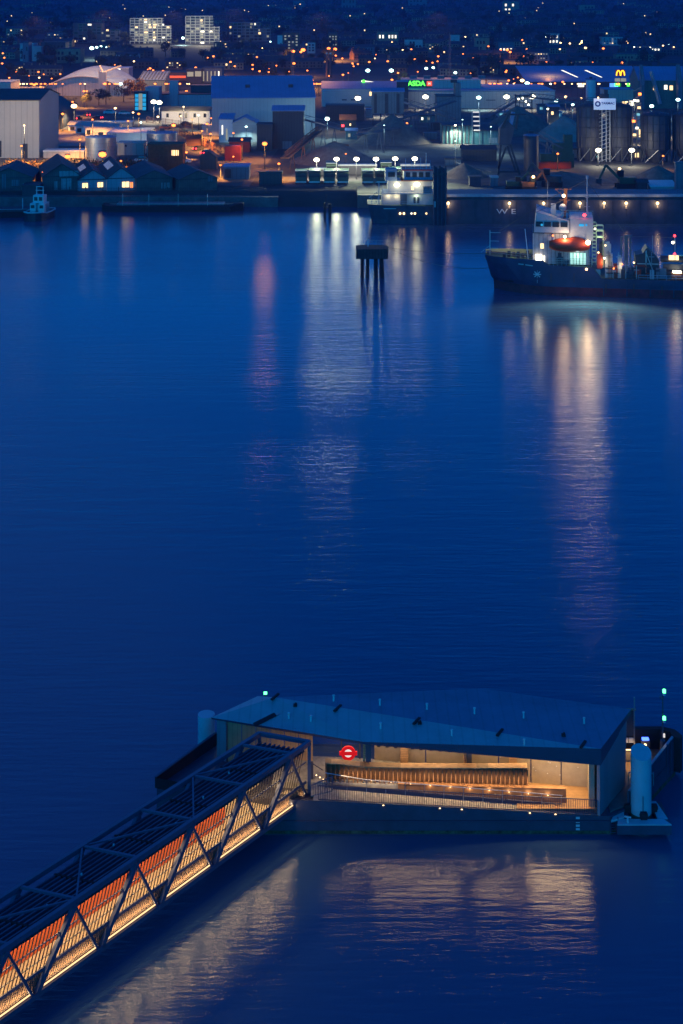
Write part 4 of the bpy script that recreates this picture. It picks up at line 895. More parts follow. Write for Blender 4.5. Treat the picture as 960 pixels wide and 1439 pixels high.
b = MB(); b.box(8.8, -4.2, 12.2, 18.6, 4.3, 12.45); b.build('upper_deck', M['rust'], cs); M['blue_white'] = mat('blue_white', (.17, .25, .36), .5)
b = MB(); b.box(9.6, -3.2, 12.45, 18.0, 3.5, 15.2); wh = b.build('wheelhouse', M['blue_white'], cs)
b = MB(); b.box(9.0, -3.7, 15.2, 18.6, 4, 15.5); b.build('wheelhouse_roof', M['red_paint'], cs)
b = MB(); b.box(4.2, -3.6, 12.2, 7.6, 1.5, 15.6); fn = b.build('funnel', M['blue_white'], cs)
b = MB(); b.box(5.0, -3.72, 13.4, 7.0, -3.62, 14.8); b.build('funnel_window', M['glass_dark'], fn)
for k in range(4):
    b = MB(); b.box(10.2+k*1.9, -3.3, 13.3, 11.5+k*1.9, -3.2, 14.7); b.build('window', M['glass_dark'], wh)
b = MB(); b.box(8.5, -5.0, 5.5, 10.4, -4.62, 8.5); b.build('side_ladder', M['blue_steel'], cs)
b = MB(); b.box(15.2, -5.6, 8.85, 17.4, -3.6, 10.7); b.build('stores_box', M['blue_clad'], cs)
for (x0, z0, x1, z1, m_) in ((12.4, 5.9, 13.0, 7.6, 'dark_steel'), (13.4, 5.9, 14, 7.6, 'dark_steel'), (11.8, 9.6, 12.5, 10.6, 'window_warm')):
    b = MB(); b.box(x0, -4.75 if z0 < 8 else -3.52, z0, x1, -4.62 if z0 < 8 else -3.42, z1); b.build('door', M[m_], sh)
b = MB()
for z in (8.9, 9.4, 9.9): b.bar((3.6, -5.85, z), (18.8, -5.85, z), .06)
for k in range(16): b.bar((3.6+k, -5.85, 8.85), (3.6+k, -5.85, 9.9), .06)
for z in (5.9, 6.4): b.bar((-.8, -5.2, z), (19, -6.1, z), .06)
for z in (15.9, 16.5): b.bar((9.0, -3.6, z), (18.6, -3.6, z), .06)
for k in range(9): b.bar((9+k*1.2, -3.6, 15.5), (9+k*1.2, -3.6, 16.5), .06)
for x, h in ((10.2, 18.6), (12, 17.6), (14.6, 18.8), (16.2, 20.2), (17.4, 18)): b.bar((x, -2, 15.4), (x, -2, h), .14)
b.build('guard_rail', mat('bright_blue_paint', (.2, .4, .55), .5), cs)
b = MB(); b.bar((2.3, -4.8, 5.4), (2.3, -4.8, 12), .3).bar((2.3, -4.8, 9.6), (-.6, -4.8, 7.4), .14).bar((3.4, -4.8, 5.4), (3.4, -4.8, 11), .18).bar((.2, -4.8, 5.4), (.2, -4.8, 7.5), .14).bar((1.2, -4.8, 5.4), (2.3, -4.8, 8.0), .14); b.build('stern_gear', M['ship_white'], cs)
for (x, y, z, r_, pw) in ((7.6, -5.4, 11.0, .62, 320), (13.4, -5.4, 11.2, .70, 400)):
    b = MB(); b.ball((x, -3.6, z), r_, 8, (1.3, .5, .8)); b.build('flood_lamp', M['glow_white'], cs); light((x, y, z), (1, .86, .48), pw, cs, .3)
for (x, z) in ((5.0, 8.0), (7.5, 8.0), (13.2, 8.0)): light((x, -5.4, z), (1, .80, .42) if x < 10 else (.9, 1, .6), 110, cs, .2)
for px in (716, 764, 815, 849, 880, 924, 630):
    x = X_(px, 412.6)-8.6; b = MB(); b.ball((x, -6.55, 6.15), .42, 8); l_ = b.build('side_lamp', M['glow_warm'], cs)
    b = MB(); b.box(x-.2, -6.5, 4.6, x+.2, -6.3, 5.5); b.build('lamp_plate', M['pale_gravel'], l_); light((x, -7.3, 5.9), (1, .66, .34), 260, cs, .2)
t = thing('pile_cluster', 'tall dark cluster of upright piles just right of the lit stern house', 'mooring piles', (X_(614.5, 421), 411.2, 0))
b = MB()
for k in range(7): b.tube((-1.5+k*.55, (k % 2)*.4, -1.5), (-1.5+k*.55, (k % 2)*.4, 17.2-.4*(k % 3)), .34, n=8)
b.build('pile', M['hull_grey'], t); b = MB(); b.box(-1.9, -.5, 7, 2.2, -.2, 7.6).box(-1.9, -.5, 14.5, 2.2, -.2, 15.1); b.build('waling', M['dark_steel'], t)
b = MB(); b.box(-1.6, -.6, 5.2, -1.1, -.4, 6.9); b.build('marker_plate', M['ship_white'], t)

# ---------------------------------------------------------------- small craft and barge on the left
t = thing('tug_boat', 'small blue white tug with rounded fendered hull facing the viewer', 'tug boat', (X_(54.5, 424), 424, 0), R(-8))
b = MB(); ring = []
out = [(-1.2, -6.2), (0, -6.5), (1.2, -6.2), (2.6, -5.0), (3.3, -2.5), (3.5, 1), (3.2, 5), (2.4, 7), (-2.4, 7), (-3.2, 5), (-3.5, 1), (-3.3, -2.5), (-2.6, -5.0)]
b.prism(out, -.8, [2.3, 2.4, 2.3, 2.2, 2.0, 1.8, 1.8, 1.9, 1.9, 1.8, 1.8, 2.0, 2.2]); hl = b.build('hull', M['dark_steel'], t)
b = MB()
for i in range(len(out)):
    p, q_ = out[i], out[(i+1) % len(out)]; zp = 2.55 if p[1] < -4 else 2.1; zq = 2.55 if q_[1] < -4 else 2.1
    b.tube((p[0]*1.03, p[1]*1.03, zp), (q_[0]*1.03, q_[1]*1.03, zq), .2, n=6)
b.build('fender_rail', M['white_paint'], hl)
b = MB(); b.box(-2.2, -1.5, 1.9, -.45, 3, 4.6).box(.45, -1.5, 1.9, 2.2, 3, 4.6).box(-2.2, -.2, 1.9, 2.2, 3, 4.2); b.build('deck_house', M['white_paint'], t)
b = MB(); b.box(-1.6, -.5, 4.6, 1.6, 2.4, 6.9); wh = b.build('wheelhouse', M['white_paint'], t)
for x in (-1.25, .25):
    b = MB(); b.box(x, -.6, 5.3, x+1.0, -.5, 6.4); b.build('window', M['glass_dark'], wh)
for x in (-1.9, .8):
    b = MB(); b.box(x, -1.6, 3.2, x+1.1, -1.5, 4.1); b.build('window', M['glass_dark'], wh)
b = MB(); b.bar((-1, 1, 6.9), (-1, 1, 9.4), .2).bar((1, 1, 6.9), (1, 1, 9.4), .2).bar((-1.3, 1, 8.2), (1.3, 1, 8.2), .2).bar((-1.2, 1, 9.3), (1.2, 1, 9.3), .2); b.build('mast', M['white_paint'], t)
t = thing('moored_lighter', 'low dark covered barge moored left of the small tug', 'barge', (X_(12, 428), 428, 0), R(10))
b = MB(); b.prism([(-14, -3), (8, -3.2), (11.5, -1), (11.5, 1), (8, 3), (-14, 3)], -.6, 1.7); b.build('hull', M['rubber'], t)
b = MB(); b.prism([(-13, -2.6), (8, -2.6), (10, 0), (8, 2.6), (-13, 2.6)], 1.7, [2.3, 2.3, 1.9, 2.5, 2.5]); b.build('cover', M['dark_roof'], t)
b = MB(); b.tube((4.2, -1, 2), (4.2, -1, 5.5), .18, .12).bar((-13, -2.8, 2.6), (9, -2.4, 2.3), .08); b.build('post', M['pile_white'], t)
t = thing('long_barge', 'long flat dark barge moored in front of the gabled boat sheds', 'barge', (X_(243, 440), 440, 0), R(0))
b = MB(); b.prism([(-21.5, -2.5), (-19, -3.8), (18, -3.8), (21.8, -1), (21.8, 2), (18, 3.6), (-19, 3.6), (-21.5, 2)], -.6, [2.1, 1.8, 1.7, 2.3, 2.3, 1.7, 1.7, 2.1]); b.build('hull', M['rubber'], t)
b = MB(); b.box(-17, -2.6, 1.7, 16, 2.6, 2.35); b.build('hatch_cover', M['blue_clad'], t)
b = MB()
for x in (-15, -7, 2, 11): b.bar((x, -3.2, 1.7), (x, -3.2, 5.5), .12)
b.bar((-19, -3.6, 2.5), (19, -3.6, 2.5), .06); b.build('stanchion', M['steel'], t)

# ---------------------------------------------------------------- boat sheds along the left bank
def shed(name, label, px, Yb, w_, eave, ridge, length, rot, wall='timber_wall', roof='slate', lit=(), sky_lights=0, extra=None):
    t = thing(name, label, 'boat shed', (X_(px, Yb), Yb, 4.0), rot, 'gabled boat sheds on the left bank')
    a = w_/2; h = eave-4; rh = ridge-4
    b = MB(); b._a([(-a, 0, -1.5), (a, 0, -1.5), (a, 0, h), (0, 0, rh), (-a, 0, h), (-a, length, -1.5), (a, length, -1.5), (a, length, h), (0, length, rh), (-a, length, h)], [[0,1,2,3,4],[9,8,7,6,5],[1,6,7,2],[5,0,4,9]])
    wl_ = b.build('wall', M[wall], t)
    b = MB(); e = a+.35; k = (rh-h)/a; he = h-.35*k
    b._a([(-e,-.4,he+.03),(0,-.4,rh+.03),(e,-.4,he+.03),(-e,length+.4,he+.03),(0,length+.4,rh+.03),(e,length+.4,he+.03),(-e,-.4,he+.25),(0,-.4,rh+.25),(e,-.4,he+.25),(-e,length+.4,he+.25),(0,length+.4,rh+.25),(e,length+.4,he+.25)],
         [[0,3,4,1],[1,4,5,2],[6,7,10,9],[7,8,11,10],[0,1,7,6],[1,2,8,7],[3,9,10,4],[4,10,11,5],[0,6,9,3],[2,5,11,8]])
    rf = b.build('roof', M[roof], t)
    for i in range(sky_lights):
        y = length*.38+i*1.9; b = MB(); u0, u1 = .22, .62
        z = lambda u: rh-(rh-he)*u+.29
        b._a([(-e*u1, y, z(u1)), (-e*u0, y, z(u0)), (-e*u0, y+.85, z(u0)), (-e*u1, y+.85, z(u1))], [[0, 1, 2, 3]]); b.build('rooflight', M['skylight'], rf)
    b = MB(); b.box(-a-.02, -.08, h-.1, a+.02, .0, h+.15); b.build('tie_board', M['dark_steel'], t)
    for (x0, z0, x1, z1, m_) in lit:
        b = MB(); b.box(x0, -.1, z0, x1, 0, z1); wn_ = b.build('window', M[m_], t)
        b = MB(); c = (x0+x1)/2; b.box(c-.06, -.16, z0, c+.06, -.11, z1).box(x0-.1, -.16, z0-.1, x1+.1, -.11, z0).box(x0-.1, -.16, z1, x1+.1, -.11, z1+.1); b.build('frame', M['dark_steel'], wn_)
    return t
M['skylight'] = mat('skylight', (.55, .6, .7), .35, emit=(.55, .60, .80), strength=.45, sample='NONE')
M['pale_door'] = mat('pale_door', (.30, .36, .36), .7, stripes=(0, 1.2, .3))
shed('boat_shed', 'low dark boat shed cut by the left picture edge', 12, 455, 15, 8.2, 11.2, 22, R(6), 'timber_wall', 'dark_roof', ((-2, .5, -.8, 5.5, 'blue_clad'), (1, 1.5, 3.4, 3.6, 'blue_clad'), (4.5, .5, 5.2, 2.4, 'pale_door')))
shed('boat_shed', 'dark boat shed with pale double doors just behind the tug', 87, 455, 12.0, 8.6, 12.6, 30, R(14), 'timber_wall', 'slate', ((-.8, 4.6, 5.2, 6.4, 'pale_door'), (-.2, .4, 3.0, 4.0, 'pale_door'), (-2.4, .4, -1.4, 3.2, 'pale_door')))
shed('boat_shed', 'boat shed with six pale rooflights and two square lit windows', 130.5, 455, 9.3, 7.6, 10.6, 32, R(15), 'grey_clad', 'slate', ((-3.3, 1.0, -1.6, 2.6, 'window_warm'), (1.5, 1.1, 3.2, 2.7, 'window_warm')), 6)
shed('boat_shed', 'boat shed with eight rooflights and a wide orange lit window', 170, 455, 9.0, 8.0, 11.3, 34, R(15), 'grey_clad', 'slate', ((.4, 1.1, 2.6, 2.9, 'window_warm'), (3.0, .9, 3.8, 2.7, 'glow_door')if 'glow_door' in M else (3.0, .9, 3.8, 2.7, 'window_warm')), 8)
shed('boat_shed', 'wide dark boat shed with low pitched roof beside the lit ones', 217, 455, 11.5, 8.0, 10.4, 30, R(14), 'timber_wall', 'dark_roof', ((2.2, .6, 2.8, 2.6, 'pale_door'), (3.2, .6, 3.8, 2.6, 'pale_door'), (4.2, .6, 4.8, 2.6, 'pale_door')))
shed('boat_shed', 'detached dark boat shed at the right end of the row', 279, 455, 12.5, 7.8, 10.4, 20, R(20), 'timber_wall', 'dark_roof', ((3.0, 2.8, 4.8, 4.6, 'blue_clad'),))
block('lean_to', 'low dark lean-to between the leftmost sheds', 'shed', 31, 55, 272, 262, 8, 'dark_clad', 'dark_roof')
# orange lit scrub behind the sheds
def leaf_cloud(n, rad, size, seed):
    r_ = random.Random(seed); b = MB()
    cl = [(r_.uniform(-.6, .6)*rad[0], r_.uniform(-.6, .6)*rad[1], r_.uniform(-.55, .6)*rad[2], r_.uniform(.35, .6)) for _ in range(9)]
    for _ in range(n):
        c = r_.choice(cl); v_ = Vector((r_.gauss(0, 1), r_.gauss(0, 1), r_.gauss(0, 1))).normalized()*(r_.random()**.4)*c[3]
        p = Vector((c[0]+v_.x*rad[0], c[1]+v_.y*rad[1], c[2]+v_.z*rad[2]))
        a_ = Vector((r_.gauss(0, 1), r_.gauss(0, 1), r_.gauss(0, 1))).normalized(); q_ = a_.orthogonal().normalized(); s_ = size*r_.uniform(.6, 1.4)
        b.quad(p-a_*s_, p+q_*s_*.7, p+a_*s_, p-q_*s_*.7)
    return b
def tree(name, label, px, pyb, h, wd, group, seed, bare=False, gz=None, fm='foliage'):
    if gz: Y = gz
    else: Y = F*(H-4)/pyb
    x = X_(px, Y); t = thing(name, label, 'tree', (x, Y, hill(x, Y)), 0, group)
    r_ = random.Random(seed); b = MB(); b.tube((0, 0, -.3), (0, 0, h*.55), h*.028, h*.014, 7)
    for k in range(9 if bare else 5):
        a_ = r_.random()*6.3; z = h*r_.uniform(.25, .55); q_ = (math.cos(a_)*wd*.4, math.sin(a_)*wd*.4, z+h*r_.uniform(.2, .4)); b.tube((0, 0, z), q_, h*.012, h*.004, 5)
        if bare:
            for _ in range(4): b.tube(q_, (q_[0]+r_.uniform(-1, 1)*wd*.15, q_[1]+r_.uniform(-1, 1)*wd*.15, q_[2]+r_.uniform(.2, 1)*wd*.15), h*.005, h*.002, 4)
    b.build('trunk', M['bark'], t)
    cb = leaf_cloud(260 if bare else 800, (wd/2, wd/2, h*.36), wd*.035, seed)
    cb.v = [(v[0], v[1], v[2]+h*.62) for v in cb.v]; cb.build('crown', M[fm], t)
    return t
b = MB(); r_ = random.Random(11)
for k in range(1700):
    px = r_.uniform(8, 205); py = r_.uniform(229, 250)
    if 50 < px < 110 and py > 236: continue
    p = at(px, py, 4); h = r_.uniform(.6, 2.6)
    for j in range(3):
        c = p+Vector((r_.uniform(-1.5, 1.5), r_.uniform(-1.5, 1.5), h*r_.uniform(.2, 1))); a_ = Vector((r_.gauss(0, 1), r_.gauss(0, 1), r_.gauss(0, 1.4))).normalized(); q_ = a_.orthogonal().normalized(); s_ = r_.uniform(.2, .7)
        b.quad(c-a_*s_, c+q_*s_*.4, c+a_*s_, c-q_*s_*.4)
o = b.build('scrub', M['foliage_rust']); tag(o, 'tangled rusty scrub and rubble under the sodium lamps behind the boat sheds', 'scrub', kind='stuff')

# ---------------------------------------------------------------- left yard
block('warehouse', 'large pale clad warehouse at the left edge with a small wall lamp', 'warehouse', -60, 55, 222, 141, 38, 'cream_clad', 'dark_roof', 'gx', 3, 0, ((.80, 0, .86, .25, 'dark_steel', 'door'), (.46, .02, .54, .3, 'dark_steel', 'door')))
block('warehouse_annex', 'dark blue hipped shed right of the pale warehouse', 'shed', 40, 84, 182, 158, 40, 'dark_clad', 'dark_roof', 'gy', 5)
block('pale_office_block', 'pinkish flat office block at the far left edge behind the warehouse roof', 'office', -30, 15, 140, 116, 25, 'cream_clad', 'blue_roof', wins=((.8, .25, .99, .45, 'window_warm'),))
block('site_cabin', 'tiny white site cabin against the dark hipped shed', 'cabin', 55, 69, 183, 170, 4, 'white_paint', 'white_paint', wins=((.6, .3, .85, .7, 'glass_dark'),))
for i, (a0, a1, y0, y1) in enumerate(((96, 150, 184, 175), (106, 158, 187, 177), (120, 165, 191, 179))):
    block('box_trailer', ('white flat-roofed store unit, rearmost of the staggered three', 'white flat-roofed store unit, middle of the staggered three', 'white flat-roofed store unit, nearest of the staggered three')[i], 'store unit', a0, a1, y0, y1, 13, 'white_paint', 'pale_clad', 'gx', .8, 0, ((.05, .15, .16, .7, 'glass_dark', 'door'),), 'white store units')
block('white_depot', 'long low white flat-roofed depot behind the silver tank', 'depot', 150, 206, 199, 188, 25, 'white_paint', 'white_paint')
block('cream_cabin', 'cream ribbed container cabin right of the silver tank', 'cabin', 165, 202, 218, 202, 8, 'cream_clad', 'pale_clad', wins=((.28, .75, .36, .9, 'glass_dark'),))
block('long_low_store', 'long low pinkish store with white roof left of the silver tank', 'store', 61, 118, 222, 213, 7, 'cream_clad', 'white_paint')
def tank(label, px, pyb, pyt, wpx, m_, g_):
    Y = F*(H-4)/pyb; t = thing('storage_tank', label, 'storage tank', (X_(px, Y), Y, 4), 0, g_); r_ = wpx*Y/F/2; h = (pyb-pyt)*Y/F
    b = MB(); b.lathe((0, 0, 0), [(r_, -.5), (r_, h)], 40, cap=False); b.build('shell', M[m_], t)
    b = MB(); b.lathe((0, 0, h), [(r_+.15, -.1), (r_+.15, .15), (r_*.5, .5), (.3, .8)], 40); b.build('tank_roof', M['blue_roof'], t)
    b = MB(); b.cbox(0, 0, h+.7, 1.6, 1.6, 1.0); b.build('vent_cap', M['dark_steel'], t)
    b = MB()
    for k in range(24):
        a_ = 2*math.pi*k/24; b.bar((r_*math.cos(a_), r_*math.sin(a_), h), (r_*math.cos(a_), r_*math.sin(a_), h+1), .07)
        a2 = 2*math.pi*(k+1)/24; b.bar((r_*math.cos(a_), r_*math.sin(a_), h+1), (r_*math.cos(a2), r_*math.sin(a2), h+1), .06)
    b.build('roof_rail', M['dark_steel'], t); return t
tank('silver round storage tank left of the cream cabin, sodium lamp in front', 141.5, 226, 192, 43, 'steel', 'silver storage tanks')
tank('silver round storage tank standing behind the purplish steel frame', 228, 219, 186, 42, 'steel', 'silver storage tanks')
t, a, h, d = block('framed_workshop', 'rusty purple workshop with open steel frame before the right tank', 'workshop', 208, 257, 242, 204, 8, 'rust', 'rust', wins=((.68, .62, .78, .82, 'window_warm'), (.80, .62, .88, .82, 'window_warm')))
b = MB()
for k in range(9): b.bar((-a-1+k*(2*a+1)/8, -1.6, 0), (-a-1+k*(2*a+1)/8, -1.6, h), .2)
for z in (h*.35, h*.62, h): b.bar((-a-1, -1.6, z), (a, -1.6, z), .2)
b.bar((-a-1, -1.6, 0), (-a*.3, -1.6, h*.6), .15); b.build('steel_frame', M['rust'], t)
block('office_building', 'grey stepped office building with a tall stair block in the middle', 'office', 212, 303, 160, 133, 22, 'grey_clad', 'dark_roof', gz=800, wins=())
block('stair_block', 'narrow tall grey stair block rising above the office roof', 'tower', 238, 250, 160, 115, 6, 'grey_clad', 'grey_clad', gz=798)
block('entrance_block', 'grey square entrance block beside the cyan lit glass tower', 'office', 204, 223, 162, 124, 14, 'grey_clad', 'grey_clad', gz=785)
t, a, h, d = block('glass_stair_tower', 'narrow cyan lit glass tower at the corner of the grey office', 'tower', 189, 206, 162, 130, 6, 'dark_clad', 'dark_roof', gz=778)
for u in (-.62, .62):
    for k in range(4):
        b = MB(); b.box(a*u-a*.28, -.15, h*(.08+k*.22), a*u+a*.28, 0, h*(.26+k*.22)); b.build('lit_glazing', M['cyan_light'], t)
b = MB(); b.box(-a*.3, -.15, h*.1, a*.3, 0, h*.95); b.build('window', M['window_dim'], t)
block('roof_plant_room', 'dark plant room on the office roof behind the stair block', 'plant room', 268, 305, 140, 121, 12, 'dark_clad', 'dark_clad', gz=812)
block('portable_offices', 'long white two storey portable offices with dark windows', 'cabin', 227, 295, 173, 156, 8, 'white_paint', 'dark_roof', 'gx', 1.6, gz=700, wins=tuple((u, .52, u+.05, .82, 'glass_dark') for u in (.1, .36, .66, .87))+((.48, .45, .53, .85, 'dark_steel', 'door'),))
block('red_fronted_shop', 'distant shop block with glowing red fascia band', 'shop', 216, 262, 118, 102, 20, 'brick', 'dark_roof', wins=((.02, .35, .98, .62, 'sign_red', 'lit_fascia'),), gz=1050)
block('lit_shop', 'distant shop with cream lit windows right of the red one', 'shop', 262, 284, 122, 98, 20, 'dark_clad', 'dark_roof', wins=((.05, .5, .45, .85, 'window_dim'), (.55, .5, .95, .9, 'window_dim')), gz=1030)
block('slatted_block', 'distant blue block with upright pillars and lit gaps', 'office', 284, 312, 122, 96, 20, 'blue_clad', 'dark_roof', wins=tuple((.05+k*.19, .1, .11+k*.19, .8, 'window_dim' if k != 4 else 'window_white') for k in range(5)), gz=1035)
# domed sports hall
Yh = 905; t = thing('arched_hall', 'huge low arched hall with blue shell roof and cream curved wall', 'hall', (X_(110, Yh), Yh, 4.0), R(-6))
xa, xb = X_(57, Yh)-X_(110, Yh), X_(176, Yh)-X_(110, Yh); b = MB(); secs = []
for j in range(9):
    v_ = j/8; row = []
    for i in range(25):
        u = i/24; x = xa+(xb-xa)*u; arch = math.sin(math.pi*(.06+.88*u))**.8; row.append((x, v_*42, 2.0+arch*(10.5+5.0*math.sin(math.pi*v_*.5))))
    secs.append(row)
b.smooth = True; b.loft(secs); b.smooth = False; b.build('shell_roof', M['blue_roof'], t)
b = MB(); row = secs[0]
for i in range(24): b.quad((row[i][0], .5, -1), (row[i+1][0], .5, -1), (row[i+1][0], .5, row[i+1][2]-.05), (row[i][0], .5, row[i][2]-.05))
b.build('curved_wall', M['cream_clad'], t)
b = MB()
for i in range(24): b.bar((row[i][0], -.2, row[i][2]), (row[i+1][0], -.2, row[i+1][2]), .7, .5)
b.build('eaves_band', M['pale_clad'], t)
b = MB(); b.prism([(14, -3), (19, -3), (18, 2), (15, 2)], -1, 15.5); b.bar((16.5, -1, 15), (9, 18, 18.5), .8).bar((16.5, -1, 15), (23, 18, 18.5), .8); b.build('wedge_pylon', M['cream_clad'], t)
block('white_parapet_shed', 'long shed with a bright white roof edge behind the arched hall', 'shed', 134, 181, 112, 96, 20, 'grey_clad', 'white_paint', gz=1010, wins=((.02, .88, .75, .99, 'window_white', 'lit_edge'),))
t, a, h, d = block('ribbed_canopy', 'blue ribbed sloping canopy roof right of the orange lit tree', 'canopy', 195, 232, 128, 112, 25, 'blue_clad', 'blue_roof', 'mono', 4, gz=930)
b = MB()
for k in range(9): b.bar((-a+k*a/4, -.5, h+.6), (-a+k*a/4, 25, h+4.6), .5, .5)
b.build('roof_ribs', M['blue_clad'], t)
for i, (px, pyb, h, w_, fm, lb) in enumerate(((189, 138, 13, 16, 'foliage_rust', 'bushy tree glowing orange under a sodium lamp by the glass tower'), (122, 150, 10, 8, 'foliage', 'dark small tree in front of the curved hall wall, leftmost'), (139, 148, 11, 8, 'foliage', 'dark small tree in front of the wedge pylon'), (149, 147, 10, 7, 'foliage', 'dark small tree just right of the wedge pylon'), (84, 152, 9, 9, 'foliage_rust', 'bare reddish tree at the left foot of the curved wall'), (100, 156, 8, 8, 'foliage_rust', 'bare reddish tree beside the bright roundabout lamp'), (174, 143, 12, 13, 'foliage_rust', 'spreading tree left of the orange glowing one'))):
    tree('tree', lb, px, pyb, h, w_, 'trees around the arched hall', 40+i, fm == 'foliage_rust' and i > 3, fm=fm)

# large blue grey shed with lit gable
t, a, h, d = block('blue_warehouse', 'large grey clad warehouse with bright blue roof and white lit gable end', 'warehouse', 298, 443, 190, 138, 50, 'grey_clad', 'blue_roof', 'gx', 8.5, R(5), group=None)
b = MB(); b._a([(a+.03, 0, h*.98), (a+.03, d, h*.62), (a+.03, d, h), (a+.03, d/2, h+8.4), (a+.03, 0, h)], [[0, 1, 2, 3, 4]]); b.build('white_gable', M['white_paint'], t)
b = MB(); b._a([(a+.03, 0.5, 0), (a+.03, d-.5, 0), (a+.03, d-.5, h*.60), (a+.03, .5, h*.96)], [[0, 1, 2, 3]]); b.build('gable_opening', M['dark_clad'], t)
for x in (-.3*a, .55*a):
    b = MB(); b.cbox(x, 12, h+3.5, 2, 2, 2); b.build('roof_vent', M['dark_steel'], t)
light((a+6, d*.3, h*.7), WHT, 6000, t, .5)
t, a, h, d = block('dark_tower_shed', 'tall windowless dark shed with small blue roof before the big warehouse', 'shed', 383, 427, 209, 156, 12, 'dark_clad', 'blue_roof', 'gx', 1.6, wins=((.32, 0, .62, .2, 'blue_clad', 'door'),))
block('dark_side_shed', 'lower dark red-brown shed attached left of the tall dark shed', 'shed', 361, 383, 211, 176, 10, 'dark_clad', 'dark_roof')
t, a, h, d = block('white_workshop', 'small white workshop with a roller door and lit left end', 'workshop', 327, 361, 200, 173, 14, 'pale_clad', 'blue_roof', 'gy', 2.5, wins=((.3, 0, .85, .62, 'grey_clad', 'roller_door'),))
block('lit_lean_to', 'bright pale lean-to beside the small white workshop', 'workshop', 308, 327, 200, 168, 12, 'white_paint', 'blue_roof', 'mono', 1.5, wins=((.2, .35, .28, .75, 'window_white'), (.5, .1, .62, .6, 'window_dim', 'door')))
block('grey_store', 'pale grey store behind the fence left of the white lean-to', 'store', 284, 303, 190, 178, 8, 'pale_clad', 'pale_clad')
block('red_container', 'red shipping container with orange lit top by the slip road', 'container', 316, 338, 226, 207, 6, 'red_paint', 'orange_paint', over=0)
block('red_store', 'long dark red store right of the shipping container', 'store', 322, 351, 214, 199, 8, 'red_paint', 'dark_roof', 'gx', 1)
block('blue_tarp_shed', 'low blue flat-roofed shed near the water below the red container', 'shed', 314, 350, 252, 235, 8, 'blue_clad', 'blue_roof', wins=((.05, .1, .3, .85, 'dark_steel', 'door'),))
t, a, h, d = block('curved_dark_bunker', 'low dark arched container store behind the lone boat shed', 'store', 281, 304, 238, 221, 6, 'dark_clad', 'dark_roof', 'gy', 2)
# wide white stores behind
t, a, h, d = block('white_distribution_shed', 'long pale distribution shed with lit window strip right of the blue warehouse', 'warehouse', 452, 566, 160, 125, 40, 'pale_clad', 'blue_roof', 'gx', 3, gz=815, wins=((.25, .35, .31, .42, 'dark_steel', 'vent'), (.36, .35, .42, .42, 'dark_steel', 'vent'), (.59, .62, .73, .85, 'window_warm')))
block('dark_front_store', 'dark blue flat store in front of the pale distribution shed', 'store', 458, 512, 170, 149, 12, 'dark_clad', 'dark_roof', gz=718)
t, a, h, d = block('supermarket', 'long cream supermarket with green glowing sign on its upper wall', 'supermarket', 560, 780, 152, 128, 60, 'cream_clad', 'blue_roof', gz=803, wins=((.0, .97, 1.0, 1.08, 'blue_clad', 'canopy'), (.56, .45, .62, .5, 'dark_steel', 'vent')))
b = MB(); b.box(-a+3, 18, h, a-40, 40, h+5.5); b.build('upper_wall', M['cream_clad'], t)
for k in range(6):
    b = MB(); b.cbox(-a+10+k*8, 30, h+5.5, 4, 3, 1.8); b.build('roof_plant', M['blue_clad'], t)
sg = (X_(586, 820)-X_(670, 803), 17.7, zat(117.5, 820)-4)
b = MB(); b.cbox(sg[0]+1.6, 17.9, sg[2]-2.1, 14, .15, 4.1); b.build('sign_board', M['green_paint'], t)
text_mesh('ASDA', 3.9, M['sign_green'], t, (sg[0]-.2, sg[1], sg[2]), .15, 'shop_sign', bold=.12)
b = MB(); b.cbox(sg[0]+7.2, 17.7, sg[2]-1.4, 3.0, .3, 2.8); b.build('sign_square', M['sign_red'], t)
text_mesh('M', 2.0, M['sign_white'], t, (sg[0]+7.2, 17.45, sg[2]), .05, 'sign_letter', bold=.05)
b = MB(); b.bar((X_(508, 833)-X_(670, 803), 30, zat(114, 833)-4), (X_(538, 833)-X_(670, 803), 30, zat(118, 833)-4), .6, 1.2); b.build('lit_canopy', M['window_white'], t)
b = MB(); b.ball((X_(511, 833)-X_(670, 803), 29, zat(114, 833)-4), 1.0, 8); b.build('green_lamp', M['sign_green'], t)
block('dark_lift_tower', 'dark narrow tower left of the green supermarket sign', 'tower', 558, 574, 168, 115, 8, 'dark_clad', 'blue_roof', gz=792)
# far brick terrace walls lit orange over the supermarket
block('orange_retail_wall', 'long low store wall lit orange above the supermarket roof', 'store', 640, 715, 118, 112, 20, 'cream_clad', 'dark_roof', gz=985, wins=tuple((.12+k*.22, 0, .15+k*.22, 1, 'brick', 'pier') for k in range(4)))
t, a, h, d = block('retail_shed', 'wide retail shed with blue sloping roof and two white rooflights', 'shop', 740, 912, 122, 115, 60, 'dark_clad', 'blue_roof', 'mono', 8, gz=985, wins=((.42, .2, .47, .8, 'window_white'), (.49, .2, .52, .8, 'window_warm'), (.68, .2, .75, .8, 'sign_blue', 'shop_sign') if 'sign_blue' in M else (.66, .3, .71, .8, 'window_cool', 'shop_sign'), (.72, .3, .77, .8, 'sign_green', 'shop_sign'), (.82, .3, .88, .8, 'sign_green', 'shop_sign')))
for u in (-.06, .14):
    b = MB(); b._a([(a*2*u, 15, h+2.4), (a*2*u+1.2, 15, h+2.4), (a*2*u+-5.5, 42, h+6.1), (a*2*u-7, 42, h+6.1)], [[0, 1, 2, 3]]); b.build('rooflight', M['window_white'], t)
